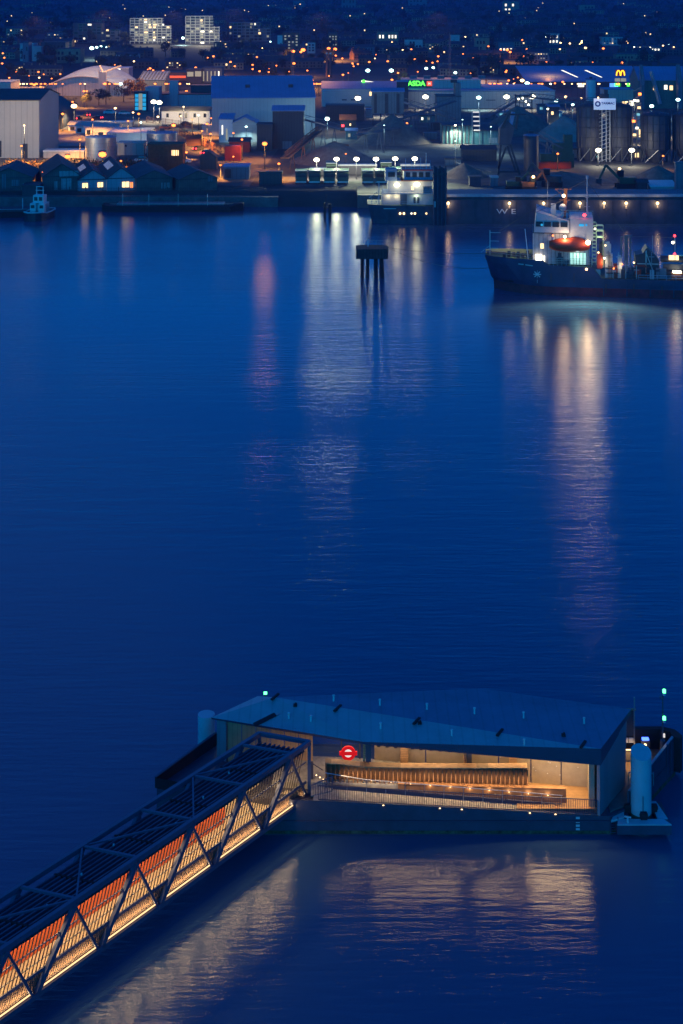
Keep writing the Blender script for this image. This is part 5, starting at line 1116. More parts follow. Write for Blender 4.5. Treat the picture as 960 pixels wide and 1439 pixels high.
# restaurant sign: yellow arches over a panel on a mast
Ys = 960; t = thing('arches_sign', 'yellow double arch sign glowing on a tall mast above the retail roof', 'sign', (X_(872, Ys), Ys, 4))
zt = zat(99, Ys)-4; b = MB(); b.tube((0, .5, 0), (0, .5, zt-2), .3); b.build('mast', M['dark_steel'], t)
b = MB(); b.cbox(0, 0, zt-3.6, 6.4, .5, 4.2); b.build('panel', M['red_paint'], t)
b = MB()
for s_ in (-1.4, 1.4):
    prev = None
    for k in range(13):
        a_ = math.pi*k/12; p = (s_+1.3*math.cos(a_), -.4, zt-3.4+3.4*math.sin(a_))
        if prev: b.bar(prev, p, .7, .7)
        prev = p
b.build('arches', M['sign_yellow'], t)
b = MB(); b.cbox(-2, -.3, zt-7.4, 3.6, .3, 2.2).cbox(2, -.3, zt-7.4, 3.6, .3, 2.2); b.build('lower_panel', M['window_dim'], t)
block('lit_cream_store', 'cream store lit warm on its right behind the tall silo tanks', 'store', 850, 899, 150, 126, 15, 'cream_clad', 'blue_roof', gz=815, wins=((.5, .05, .62, .3, 'window_warm'), (.7, .05, .85, .35, 'window_white')))
t, a, h, d = block('green_mill', 'tall dark green mill with yellow lit windows at the right edge', 'mill', 898, 975, 168, 113, 25, 'green_clad', 'blue_roof', 'gx', 7, gz=800, wins=((.26, .66, .31, .82, 'window_warm'), (.56, .66, .62, .82, 'window_warm'), (.46, .68, .52, .84, 'window_white')))
for k, (x0, x1) in enumerate(((-.98, -.86), (.35, .5))):
    b = MB(); b.prism([(a*x0, -6), (a*x1, -6), (a*x1, 0), (a*x0, 0)], -1, [h*.8, h*.95, h+9, h+9]); b.build('hoist_leg', M['blue_clad'], t)
b = MB(); b.bar((a*-.6, -3, h*.95+6), (a*-.35, -8, h*.2), 1.6); b.build('chute', M['steel'], t)
tk = tank('white upright silo standing before the blue retail roof', 830.5, 145, 112, 14, 'white_paint', None); tk['category'] = 'silo'; tk.name = 'white_silo'

# ---------------------------------------------------------------- aggregates yard
def heap(label, px, pyb, pyt, wpx, m_, seed, depth=None):
    Y = F*(H-4)/pyb; x = X_(px, Y); r_ = wpx*Y/F/2; Yt = Y+r_*.8; h = zat(pyt, Yt)-4
    b = MB(); rr = random.Random(seed); n = 36; secs = []
    for j in range(9):
        u = j/8; row = []
        for i in range(n):
            a_ = 2*math.pi*i/n; rad = r_*(1-u)**.92*(1+.06*math.sin(3*a_+seed)+.03*rr.uniform(-1, 1)); row.append((x+rad*math.cos(a_), Yt+rad*.8*math.sin(a_), 3.9+h*(u**1.0)*(1+.02*rr.uniform(-1, 1))))
        secs.append(row)
    b.smooth = True; b.loft(secs, closed=True); o = b.build('gravel_heap', M[m_], None, (x, Yt, 4)); tag(o, label, 'gravel heap', 'gravel heaps'); return o
heap('dark pointed gravel heap under the blue hopper shed', 552, 205, 160, 112, 'gravel', 1)
heap('tallest brown pointed gravel heap below the bright conveyor head', 733, 192, 148, 128, 'gravel', 2)
heap('pale smooth sand heap left of the silo tanks', 800, 200, 162, 105, 'pale_gravel', 3)
heap('long low dark gravel heap on the quay before the silo tanks', 800, 262, 240, 160, 'gravel', 4)
heap('dark gravel heap in the quay corner at the right edge', 935, 266, 232, 110, 'gravel', 5)
heap('broad low gravel heap behind the row of trucks', 470, 234, 198, 130, 'gravel', 6)
heap('low dark gravel heap right of the pile cluster', 655, 252, 228, 70, 'gravel', 7)
t, a, h, d = block('hopper_shed', 'blue grey striped hopper shed raised on legs over the pointed heap', 'hopper shed', 523, 568, 150, 129, 12, 'blue_clad', 'blue_roof', 'gx', 1.2, gz=690, lift=.36, wins=((.06, .37, .15, .95, 'dark_clad', 'panel'), (.4, .37, .5, .95, 'dark_clad', 'panel'), (.76, .37, .86, .95, 'dark_clad', 'panel')))
for k in range(5):
    b = MB(); b.box(-a+.2+k*(2*a-.8)/4, 1, -1, -a+.7+k*(2*a-.8)/4, 1.5, h*.36); b.build('leg', M['dark_steel'], t)
t, a, h, d = block('batching_plant', 'stepped blue concrete batching plant with tall tower on its right', 'batching plant', 614, 648, 180, 136, 14, 'blue_clad', 'dark_roof', gz=680)
b = MB(); b.box(-a+9, 1, h, a, 13, h+6.5); b.build('tower', M['blue_clad'], t); b = MB(); b.cbox(a-3, 6, h+6.5, 3, 3, 1.5); b.build('roof_vent', M['dark_steel'], t)
t, a, h, d = block('aggregate_bins', 'row of teal concrete storage bins with upright ribs', 'storage bins', 622, 664, 202, 177, 14, 'teal_clad', 'dark_roof')
for k in range(9):
    b = MB(); b.box(-a+k*a/4-.2, -.6, 0, -a+k*a/4+.2, 0, h); b.build('rib', M['dark_clad'], t)
def conveyor(label, p, q_, w_=2.2, legs=3, m_='blue_steel'):
    p = Vector(p); q_ = Vector(q_); t = thing('conveyor', label, 'conveyor', (p.x, p.y, 4), 0, 'belt conveyors of the aggregates yard'); o = Vector((p.x, p.y, 4)); p = p-o; q_ = q_-o
    b = MB(); b.bar(p, q_, w_, .5); b.build('belt_deck', M[m_], t)
    b = MB()
    for dz in (.5, 2.2): 
        b.bar(p+Vector((0, -w_/2, dz)), q_+Vector((0, -w_/2, dz)), .22)
    n = max(4, int((q_-p).length/3))
    for k in range(n):
        c0 = p.lerp(q_, k/n); c1 = p.lerp(q_, (k+1)/n); b.bar(c0+Vector((0, -w_/2, .5)), c1+Vector((0, -w_/2, 2.2)), .13)
    b.build('lattice_side', M[m_], t)
    for k in range(legs):
        c = p.lerp(q_, (k+.7)/(legs+.2)); b = MB(); b.bar((c.x-1, c.y, 0), (c.x, c.y, c.z), .3).bar((c.x+1, c.y, 0), (c.x, c.y, c.z), .3); b.build('leg', M[m_], t)
    return t
def P(px, py, Y): return (X_(px, Y), Y, zat(py, Y))
conveyor('long conveyor rising right from the dark heap to the batching tower', P(560, 168, 640), P(640, 142, 660))
conveyor('conveyor crossing down right from the dark lift tower', P(568, 144, 668), P(640, 168, 655))
conveyor('lowest conveyor reaching up from the truck row to the blue warehouse', P(400, 222, 500), P(447, 184, 560), 3, 3, 'rust')
conveyor('dark conveyor from the tall dark shed down to the yard', P(427, 168, 600), P(478, 182, 600))
conveyor('conveyor over the broad low heap behind the flood lamps', P(500, 190, 560), P(560, 180, 600))
conveyor('bright-lit conveyor sloping over the tallest heap to the right', P(738, 136, 700), P(860, 150, 640))
conveyor('left leg conveyor rising to the head of the tallest heap', P(684, 166, 690), P(732, 138, 700))
conveyor('flat conveyor gantry running right behind the silo tanks', P(770, 146, 660), P(845, 143, 660), 2.5, 2)
conveyor('conveyor sloping down from the pale heap onto the quay', P(757, 190, 540), P(795, 212, 540), 2.5, 2)
conveyor('low conveyor along the quay below the storage bins', P(640, 236, 500), P(690, 250, 490), 2.5, 2)
t = thing('gantry_machine', 'boxy lit machine head on top of the tallest heap', 'machine', (X_(735, 700), 700, 4))
z = zat(132, 700)-4; b = MB(); b.box(-4.5, -3, z-7, 4.5, 3, z-6.6); b.box(-4, -3, z-1, 4, 3, z-.5)
for x in (-4, 4): b.bar((x, -3, 0), (x, -3, z), .5)
for x in (-2, 0, 2): b.bar((x, -3, z-6.6), (x, -3, z-.5), .3)
b.bar((-4, -3, z-4), (4, -3, z-4), .3); b.build('frame', M['dark_steel'], t)
for (x, dz) in ((-2.5, -2.2), (1, -3.4), (-.5, -1.8), (2.3, -5)):
    b = MB(); b.ball((x, -3.4, z+dz), .45, 6); b.build('work_lamp', M['glow_white'], t)
# grab hopper crane in front of the heap
t = thing('grab_hopper', 'dark blue loading hopper with sloping chute and splayed legs on the quay', 'hopper', (X_(712, 500), 500, 4))
z = lambda py: zat(py, 500)-4; xx = lambda px: X_(px, 500)-X_(712, 500)
b = MB(); b._a([(xx(701), -2, z(202)), (xx(717), -2, z(202)), (xx(722), -2, z(178)), (xx(712), -2, z(168)), (xx(702), -2, z(180)), (xx(701), 3, z(202)), (xx(717), 3, z(202)), (xx(722), 3, z(178)), (xx(712), 3, z(168)), (xx(702), 3, z(180))], [[0,1,2,3,4],[9,8,7,6,5],[0,5,6,1],[1,6,7,2],[2,7,8,3],[3,8,9,4],[4,9,5,0]]); b.build('hopper_body', M['hull_grey'], t)
b = MB(); b.bar((xx(715), -1, z(184)), (xx(721), -1, z(157)), 1.6, 1.2); b.build('chute', M['blue_roof'], t)
b = MB()
for (p0, p1) in (((703, 180), (715, 158)), ((724, 180), (727, 160)), ((703, 202), (698, 262)), ((716, 202), (735, 262)), ((710, 206), (699, 236)), ((712, 204), (724, 240)), ((698, 262), (735, 262)), ((701, 240), (727, 240))): b.bar((xx(p0[0]), -2.2, z(p0[1])), (xx(p1[0]), -2.2, z(p1[1])), .7)
b.bar((xx(708), -2, z(160)), (xx(738), -2, z(160)), .6); b.build('legs', M['dark_steel'], t)
tk = tank('dark upright silo with a small cap left of the pale heap', 746.5, 240, 190, 21, 'hull_grey', None); tk['category'] = 'silo'; tk.name = 'dark_silo'
t = thing('loading_conveyor_truck', 'dark machine with sloping blue trusses beside the dark silo', 'machine', (X_(775, 520), 520, 4))
b = MB(); b.cbox(2, 0, 0, 12, 4, 5).cbox(4, 0, 5, 7, 4, 4).cbox(6, 0, 9, 3, 3, 3); b.build('body', M['green_paint'], t)
b = MB(); b.bar((-6, -2, 10), (3, -2, 5), .6).bar((-6, -2, 12), (4, -2, 7), .6).bar((-6, -2, 10), (-6, -2, 12), .4).bar((-1, -2, 7.2), (0, -2, 9), .4); b.build('truss_boom', M['blue_steel'], t)
block('orange_screen', 'long low bright orange painted store behind the quay heap', 'store', 756, 803, 237, 230, 4, 'orange_paint', 'orange_paint', over=0)
# large silo tanks on conical hoppers
def big_silo(label, px, pyb, pyt, wpx, Y, cone):
    t = thing('silo_tank', label, 'silo', (X_(px, Y), Y, 4), 0, 'large dark silo tanks'); r_ = wpx*Y/F/2; zt = zat(pyt, Y)-4; zb = zat(pyb, Y)-4
    b = MB(); b.lathe((0, 0, 0), [(r_*.25, zb-cone), (r_, zb), (r_, zt), (r_*.9, zt+.8), (.2, zt+1.6)], 32); b.build('shell', M['hull_grey'], t)
    b = MB()
    for k in range(5):
        z_ = zb+(zt-zb)*k/4; b.lathe((0, 0, z_), [(r_+.02, -.12), (r_+.22, 0), (r_+.02, .12)], 32, cap=False)
    for k in range(16):
        a_ = 2*math.pi*k/16; b.bar((r_*1.02*math.cos(a_), r_*1.02*math.sin(a_), zb), (r_*1.02*math.cos(a_), r_*1.02*math.sin(a_), zt), .25)
    b.build('hoops', M['dark_steel'], t)
    for k in range(6):
        a_ = 2*math.pi*(k+.5)/6; b = MB(); b.bar((r_*math.cos(a_), r_*math.sin(a_), 0), (r_*math.cos(a_), r_*math.sin(a_), zb), .45); b.build('leg', M['dark_steel'], t)
        b = MB(); a2 = 2*math.pi*(k+1.5)/6; b.bar((r_*math.cos(a_), r_*math.sin(a_), 0), (r_*math.cos(a2), r_*math.sin(a2), zb), .25); b.build('leg_brace', M['steel'], t)
    b = MB()
    for k in range(20):
        a_ = 2*math.pi*k/20; a2 = 2*math.pi*(k+1)/20; b.bar((r_*math.cos(a_), r_*math.sin(a_), zt+1.9), (r_*math.cos(a2), r_*math.sin(a2), zt+1.9), .15); b.bar((r_*math.cos(a_), r_*math.sin(a_), zt), (r_*math.cos(a_), r_*math.sin(a_), zt+1.9), .12)
    b.build('roof_rail', M['dark_steel'], t); return t
big_silo('large dark silo tank under the left half of the white sign board', 827.5, 206, 150, 33, 540, 8)
big_silo('large dark silo tank under the right half of the white sign board', 870.5, 206, 150, 33, 540, 8)
big_silo('large dark silo tank third from the left, right of the sign board', 921.5, 208, 162, 41, 535, 6)
big_silo('large dark silo tank cut by the right picture edge', 966, 208, 162, 40, 535, 6)
t = thing('silo_stair_tower', 'lattice stair tower between the two silo tanks under the sign', 'stair tower', (X_(849, 537), 537, 4))
b = MB(); zt = zat(150, 537)-4
for x in (-2.2, -.8, .8, 2.2): b.bar((x, 0, 0), (x, 0, zt), .35)
for k in range(14): b.bar((-2.2, 0, k*zt/14), (2.2, 0, (k+1)*zt/14), .2)
b.build('frame', M['pale_clad'], t)
t = thing('silo_ladder_tower', 'bright lit pipe rack right of the second silo tank', 'pipe rack', (X_(895, 545), 545, 4))
b = MB()
for x in (-1.6, 0, 1.6): b.bar((x, 0, 0), (x, 0, zt-1), .4)
for k in range(9): b.bar((-1.6, 0, 2+k*3), (1.6, 0, 3.5+k*3), .3)
b.build('frame', M['pale_gravel'], t)
for k in range(7):
    b = MB(); b.cbox(rnd.uniform(-1.4, 1.4), -.6, 9+k*2.6, 1.1, .5, .9); b.build('lit_fitting', M[('window_warm', 'window_white', 'glow_sodium', 'window_cool')[k % 4]], t)
t = thing('sign_board', 'white company board with round blue logo on top of the silo tanks', 'sign', (X_(850, 532), 532, zat(153, 532)))
b = MB(); b.box(-4.1, 0, -.3, 4.1, .3, 3.9); b.build('board', mat('backlit_white', (.75, .78, .8), emit=(.5, .62, .9), strength=.42, sample='NONE'), t)
nb = mat('sign_navy', (.02, .05, .25), .6)
b = MB(); n = 28
for i in range(n):
    a0, a1 = 2*math.pi*i/n, 2*math.pi*(i+1)/n; PP = [(-2.6+r_*math.cos(a_), y_, 1.9+r_*math.sin(a_)) for y_ in (-.08, 0) for r_ in (.55, 1.05) for a_ in (a0, a1)]
    b._a(PP, [[0, 1, 3, 2], [6, 7, 5, 4], [2, 3, 7, 6], [4, 5, 1, 0]])
b.build('logo_ring', nb, t)
text_mesh('TARMAC', 1.25, nb, t, (1.2, -.06, 2.1), .03, 'lettering', bold=.03)
b = MB(); b.box(-3.9, .4, -4, -3.6, .6, -.3).box(3.6, .4, -4, 3.9, .6, -.3).cbox(.1, 2, 3.9, 3.2, 2.4, 1.6).cbox(.8, 2, 5.5, 1.2, 1.5, 1.6); b.build('support', M['dark_steel'], t)
b = MB(); b.ball((-2.6, -.9, 4.3), .3, 6); b.build('sign_lamp', M['glow_warm'], t); light((-2.6, -1.6, 4.3), (1, .8, .8), 60, t, .2)
# mast structure and quay plant
def excavator(label, px, py, s=1.0, m_='green_paint', rot=0, lit=False):
    p = at(px, py, 4); t = thing('excavator', label, 'excavator', p, rot, 'excavators on the quay'); k = s
    for y in (-1.4*k, 1.4*k):
        b = MB(); b.tube((-2.2*k, y, .6*k), (-2.2*k, y+.01, .6*k+.001), .1); b.v = []; b.f = []; b.mi = []; b.sm = []
        b.prism([(-2.8*k, y-.35*k), (2.8*k, y-.35*k), (2.8*k, y+.35*k), (-2.8*k, y+.35*k)], 0, 1.2*k); b.build('track', M['rubber'], t)
    b = MB(); b.box(-2.6*k, -1.6*k, 1.3*k, 1.9*k, 1.6*k, 3.0*k); b.build('body', M[m_], t)
    b = MB(); b.box(.6*k, -1.6*k, 3.0*k, 2.3*k, -.1*k, 4.6*k); cb = b.build('cab', M['glass_dark'], t)
    b = MB(); b.box(.5*k, -1.7*k, 4.6*k, 2.4*k, 0, 4.75*k); b.build('cab_roof', M[m_], cb)
    b = MB(); b.bar((1.9*k, .4*k, 2.5*k), (5.5*k, .4*k, 6.2*k), .7*k); b.build('boom', M[m_], t)
    b = MB(); b.bar((5.5*k, .4*k, 6.2*k), (7.4*k, .4*k, 2.4*k), .5*k); b.build('stick', M[m_], t)
    b = MB(); b.prism([(6.8*k, -.3*k), (8.2*k, -.3*k), (8.2*k, 1.1*k), (6.8*k, 1.1*k)], [.8*k, 1.4*k, 1.4*k, .8*k], 2.6*k); b.build('bucket', M['dark_steel'], t)
    if lit:
        b = MB(); b.ball((1.4*k, -1.9*k, 4.9*k), .5, 8); b.build('work_lamp', M['glow_warm'], t); light((1.4*k, -2.8*k, 4.9*k), WRM, 500, t, .3)
excavator('excavator facing right between the grab hopper legs', 722, 266, .9, 'green_paint')
excavator('yellowish lit excavator right of the grab hopper', 742, 267, .9, 'rust', R(10), True)
excavator('excavator with a bright work lamp on the quay below the silo tanks', 880, 264, 1.2, 'green_paint', R(180), True)
excavator('dark excavator left of the ship mast', 776, 262, 1.2, 'dark_steel', R(170))
block('quay_cabin', 'small dark cabin with pale door on the quay near the hopper', 'cabin', 690, 700, 262, 250, 3, 'blue_clad', 'pale_clad')
block('white_slab_stack', 'flat pale slab stack on the quay near the right edge', 'slab stack', 915, 950, 268, 263, 6, 'pale_clad', 'white_paint', 'mono', 1.2)
block('upright_fender_wall', 'tall blue sheet pile panel at the right edge beside the quay', 'wall', 950, 966, 280, 230, 2, 'blue_clad', 'blue_steel', gz=452)
# tipper trucks under the flood lamps
def truck(m_):
    t = thing('tipper_truck', 'tipper truck', 'truck', (0, 0, 0), 0, 'tipper trucks parked under the flood lamps')
    b = MB(); b.box(-1.2, 0, .9, 1.2, 2.0, 3.3); cb = b.build('cab', M[m_], t)
    b = MB(); b.box(-1.05, -.06, 2.1, 1.05, 0, 3.0); b.build('windscreen', M['glass_dark'], cb)
    b = MB(); b.box(-1.3, 2.2, 1.3, 1.3, 8.2, 3.7).box(-1.35, 2.1, 3.7, -1.2, 8.2, 3.85).box(1.2, 2.1, 3.7, 1.35, 8.2, 3.85); b.build('tipper_body', M[m_], t)
    b = MB(); b.box(-1.3, 1.2, 3.7, 1.3, 2.2, 3.85); b.build('headboard', M['grey_clad'], t)
    b = MB(); b.box(-1.2, -.1, .5, 1.2, .0, .9); b.build('bumper', M['white_paint'], t)
    for y in (.9, 5.0, 6.6):
        for x in (-1.05, 1.05):
            b = MB(); b.tube((x-.15, y, .5), (x+.15, y, .5), .5, n=12); b.build('wheel', M['rubber'], t)
    return t
tr0 = truck('green_paint'); tl = ('tipper truck at the left end of the parked row', 'second tipper truck from the left of the parked row', 'third tipper truck from the left of the parked row', 'green tipper truck standing behind the front row', 'fourth tipper truck, in front of the long white trailer', 'tipper truck below the fifth flood lamp', 'tipper truck half hidden by the ship gear', 'tall green tipper truck beside the long trailer', 'last tipper truck just left of the lit stern house')
for i, (px, py) in enumerate(((423, 259), (442, 259), (463, 259), (466, 247), (482, 259), (517, 259), (536, 259), (543, 246), (556, 256))):
    p = at(px, py, 4); o = tr0 if i == 0 else dup(tr0, p); o.location = p; o['label'] = tl[i]; s_ = 1.5; o.scale = (s_, 1.2, 1.12)
def trailer(label, a0, a1, py, pyt):
    return block('long_trailer', label, 'trailer', a0, a1, py, pyt, 3.2, 'dark_clad', 'grey_clad', over=0, group='long white-topped trailers', wins=((.02, -.0, .98, .12, 'rubber', 'chassis'),))
trailer('long white-topped trailer behind the middle of the truck row', 475, 530, 246, 233)
trailer('long white-topped trailer partly behind the stern house', 563, 605, 246, 233)
trailer('low white-topped trailer at the left end of the truck row', 436, 474, 247, 238)
block('white_pallet_stack', 'low white pallets between two tipper trucks', 'pallets', 510, 530, 257, 253, 2, 'white_paint', 'white_paint')
block('dark_tanker', 'dark flat tank trailer left of the truck row', 'trailer', 364, 396, 259, 243, 4, 'dark_clad', 'dark_clad')
# vehicles in the lit yard
def car(px, py, label, m_, rot=0, lamps=None, s=1.0, z=None):
    p = at(px, py, 4); t = thing('parked_car', label, 'car', p, rot, 'cars in the yards and on the roads')
    b = MB(); b.loft([[(-2.2*s, -.85*s, .35), (2.2*s, -.85*s, .35), (2.2*s, -.85*s, .8*s), (1.1*s, -.85*s, .95*s), (-2.2*s, -.85*s, .95*s)], [(-2.2*s, .85*s, .35), (2.2*s, .85*s, .35), (2.2*s, .85*s, .8*s), (1.1*s, .85*s, .95*s), (-2.2*s, .85*s, .95*s)]], closed=True); b.build('body', M[m_], t)
    b = MB(); b.loft([[(-1.7*s, -.72*s, .95*s), (1.1*s, -.72*s, .95*s), (.5*s, -.65*s, 1.5*s), (-1.2*s, -.65*s, 1.5*s)], [(-1.7*s, .72*s, .95*s), (1.1*s, .72*s, .95*s), (.5*s, .65*s, 1.5*s), (-1.2*s, .65*s, 1.5*s)]], closed=True); b.build('cabin', M['glass_dark'], t)
    for x in (-1.35, 1.35):
        for y in (-.85, .85):
            b = MB(); b.tube((x*s, (y-.1)*s, .33), (x*s, (y+.1)*s, .33), .33, n=10); b.build('wheel', M['rubber'], t)
    if lamps:
        for y in (-.6, .6):
            b = MB(); b.ball((-2.25*s, y*s, .75*s), .34, 6); b.build('tail_lamp', M['glow_red'], t)
    return t
cars = [(228, 232, 'white van cab before the rusty workshop', 'white_paint', 0, 0, 1.5), (256, 229, 'white van at the right foot of the rusty workshop', 'white_paint', 0, 0, 1.5), (201, 228, 'pale pickup lit orange left of the rusty workshop', 'white_paint', 0, 0, 1.4),
 (155, 160, 'white van parked beyond the road left of the cyan tower', 'white_paint', 0, 0, 1.6), (175, 161, 'white car parked beside the white van beyond the road', 'white_paint', 0, 0, 1.4), (279, 211, 'dark car on the slip road by the fence', 'dark_steel', R(60), 1, 1.2), (290, 217, 'second dark car on the slip road by the fence', 'dark_steel', R(60), 1, 1.2),
 (110, 168, 'car with red tail lamps turning at the roundabout', 'dark_steel', R(70), 1, 1.2), (122, 163, 'car following the bend of the roundabout', 'dark_steel', R(120), 1, 1.2), (137, 167, 'car leaving the roundabout to the right', 'dark_steel', R(150), 1, 1.2), (40, 138, 'red car stopped by the lit gantry at the far left', 'red_paint', R(80), 1, 1.6), (52, 139, 'dark car with tail lamps beside the red car at the gantry', 'dark_steel', R(85), 1, 1.6),
 (578, 183, 'car with red tail lamps behind the dark heap', 'dark_steel', R(85), 1, 1.3), (233, 181, 'yellow machine parked before the portable offices', 'rust', 0, 0, 1.3), (262, 176, 'small car parked below the portable office stairs', 'dark_steel', 0, 0, 1.3), (766, 156, 'blue white van under the conveyor gantry', 'white_paint', 0, 0, 1.5), (950, 152, 'white lorry behind the right silo tank', 'white_paint', 0, 0, 2.0)]
for (px, py, lb, m_, ro, la, s_) in cars: car(px, py, lb, m_, ro, la, s_)
# clutter of the aggregates yard
for (nm, lb, ct, a0, a1, y0, y1, d_, wm, rm, kd, rs, ws) in (
 ('skip', 'dark skip at the left foot of the pointed heap', 'skip', 478, 490, 212, 205, 4, 'dark_steel', 'rust', 'flat', 0, ()),
 ('site_cabin', 'small teal cabin behind the broad low heap', 'cabin', 486, 502, 196, 184, 4, 'teal_clad', 'blue_roof', 'gx', .8, ((.2, .3, .4, .7, 'window_dim'),)),
 ('screening_plant', 'dark screening plant with red lamp left of the pointed heap', 'machine', 478, 500, 184, 169, 6, 'dark_steel', 'rust', 'mono', 2, ((.1, .4, .25, .6, 'glow_red', 'red_lamp'), (.6, .5, .7, .7, 'window_warm'))),
 ('site_cabin', 'pale cabin below the hopper shed on its left side', 'cabin', 514, 524, 166, 154, 5, 'pale_clad', 'blue_roof', 'flat', 0, ()),
 ('container', 'dark blue container right of the pointed heap', 'container', 596, 614, 196, 188, 4, 'blue_clad', 'blue_clad', 'flat', 0, ()),
 ('container', 'dark container in front of the batching plant', 'container', 604, 626, 183, 174, 4, 'dark_clad', 'dark_clad', 'flat', 0, ((.7, .2, .8, .5, 'window_white'),)),
 ('control_room', 'low dark control room under the crossing conveyors', 'cabin', 590, 612, 172, 163, 5, 'teal_clad', 'dark_roof', 'flat', 0, ((.1, .4, .22, .8, 'window_white'), (.5, .4, .62, .8, 'window_dim'))),
 ('teal_store', 'long teal store with a pale door left of the grab hopper', 'store', 664, 702, 203, 184, 10, 'teal_clad', 'dark_roof', 'mono', 1.5, ((.6, .1, .92, .5, 'pale_door', 'door'),)),
 ('dark_store', 'dark low store between the teal store and the quay', 'store', 650, 698, 226, 211, 8, 'dark_clad', 'dark_roof', 'gx', 1.2, ()),
 ('container', 'row end container left of the dark low quay store', 'container', 626, 648, 232, 224, 4, 'blue_clad', 'dark_clad', 'flat', 0, ()),
 ('lit_workshop', 'cream lit workshop front behind the third silo tank', 'workshop', 896, 915, 196, 160, 8, 'pale_clad', 'dark_roof', 'flat', 0, ((.1, .1, .5, .4, 'window_warm'), (.6, .5, .9, .8, 'window_warm'))),
 ('loading_bay', 'warm lit loading bay under the first silo tanks', 'loading bay', 806, 908, 222, 210, 8, 'concrete', 'dark_roof', 'flat', 0, ((.3, .1, .36, .6, 'window_cool'), (.52, .1, .56, .5, 'window_dim'), (.85, .1, .9, .6, 'window_warm'))),
 ('conveyor_house', 'small dark transfer house on the right of the tallest heap', 'transfer house', 770, 786, 172, 150, 6, 'dark_clad', 'blue_roof', 'gx', 1, ((.3, .5, .5, .7, 'window_warm'),)),
 ('low_office', 'low office strip with lit panes behind the tallest heap', 'office', 700, 722, 164, 157, 8, 'pale_clad', 'blue_roof', 'flat', 0, ((.1, .3, .3, .7, 'window_cool'), (.6, .3, .8, .7, 'sign_green', 'lit_sign'))),
 ('weighbridge_cabin', 'tiny weighbridge cabin below the conveyor gantry', 'cabin', 776, 790, 166, 158, 4, 'white_paint', 'blue_roof', 'flat', 0, ((.2, .3, .8, .8, 'window_cool'),)),
 ('water_tank', 'squat dark tank housing left of the grab hopper legs', 'tank housing', 660, 676, 262, 250, 4, 'hull_grey', 'dark_roof', 'flat', 0, ()),
 ('generator', 'small dark generator box on the quay beside the dark silo', 'generator', 752, 764, 258, 250, 3, 'dark_steel', 'rust', 'flat', 0, ()),
 ('pump_house', 'dark pump house at the quay edge below the pale slab stack', 'cabin', 896, 910, 268, 257, 3, 'dark_clad', 'dark_roof', 'gx', .8, ()),
 ('yard_office', 'two storey dark office right of the brightest lamp in the yard', 'office', 756, 770, 160, 148, 6, 'blue_clad', 'dark_roof', 'flat', 0, ((.2, .5, .5, .8, 'window_cool'),)),
 ('brick_store', 'low brick store lit orange behind the tank yard fence', 'store', 262, 282, 205, 196, 6, 'brick', 'rust', 'gx', 1.2, ()),
 ('garage_row', 'row of low pale garages behind the portable offices road', 'garages', 150, 186, 178, 172, 6, 'pale_clad', 'white_paint', 'flat', 0, ()),
 ('gatehouse', 'small gatehouse on the road under the roundabout lamp', 'gatehouse', 84, 94, 176, 168, 4, 'stock_brick', 'dark_roof', 'gx', 1, ((.3, .3, .6, .7, 'window_warm'),)),
 ('lit_gantry', 'low lit loading gantry at the far left beyond the warehouse roof', 'gantry', 24, 60, 136, 124, 8, 'concrete', 'pale_clad', 'flat', 0, ((.1, .1, .25, .7, 'window_warm'), (.7, .1, .8, .6, 'glow_red', 'red_lamp')))):
    block(nm, lb, ct, a0, a1, y0, y1, d_, wm, rm, kd, rs, wins=ws)
t = thing('lit_stair_rack', 'narrow stair rack with white lit treads beside the storage bins', 'stair rack', (X_(669, 600), 600, 4)); h = zat(155, 600)-4
b = MB()
for x in (-1.6, 1.6): b.bar((x, 0, 0), (x, 0, h), .3)
b.bar((1.6, 2, 0), (1.6, 2, h), .3); b.build('frame', M['steel'], t)
for k in range(5):
    b = MB(); b.cbox(.1*k, 0, h-1-k*1.9, 2.6, .6, .5); b.build('lit_tread', M['sign_white'], t)
for (px, py, pw) in ((650, 168, 9000), (690, 178, 8000), (540, 176, 5000), (640, 198, 5000)):  # cool lamps added to give the yard its teal light
    p = at(px, py, 15); t = lamp(px, py, 11, 'c', pw, {650: 'added dim cool lamp above the left storage bins', 690: 'added dim cool lamp above the teal store', 540: 'added dim cool lamp over the pointed heap', 640: 'added dim cool lamp in front of the storage bins'}[px], .45, cut=True)
# fences
def fence(label, p, q_, h=2.4, step=2.5, m_='dark_steel', solid=False):
    p = Vector(p); q_ = Vector(q_); t = thing('fence', label, 'fence', p); d_ = q_-p; n = max(2, int(d_.length/step))
    b = MB()
    for z_ in (.3, h*.5, h): b.bar(Vector((0, 0, z_)), d_+Vector((0, 0, z_)), .1)
    m3 = int(d_.length/.5)
    for k in range(m3): c = d_*(k/m3); b.bar(c, c+Vector((0, 0, h)), .05)
    b.build('mesh_panel', M[m_], t)
    for k in range(min(n, 90)+1): 
        c = d_*(k/n); b = MB(); b.bar(c, c+Vector((0, 0, h+.4)), .18); b.build('post', M[m_], t)
fence('tall palisade fence along the orange lit slip road', at(252, 190, 4), at(320, 222, 4), 3.5, 6, 'rust')
fence('brown palisade fence beside the portable offices', at(206, 172, 4), at(290, 184, 4), 3.0, 6, 'rust')
fence('dark low fence on top of the left river wall', (-128, 451.9, 4), (-24, 451.9, 4), 1.3, 5, 'dark_steel')

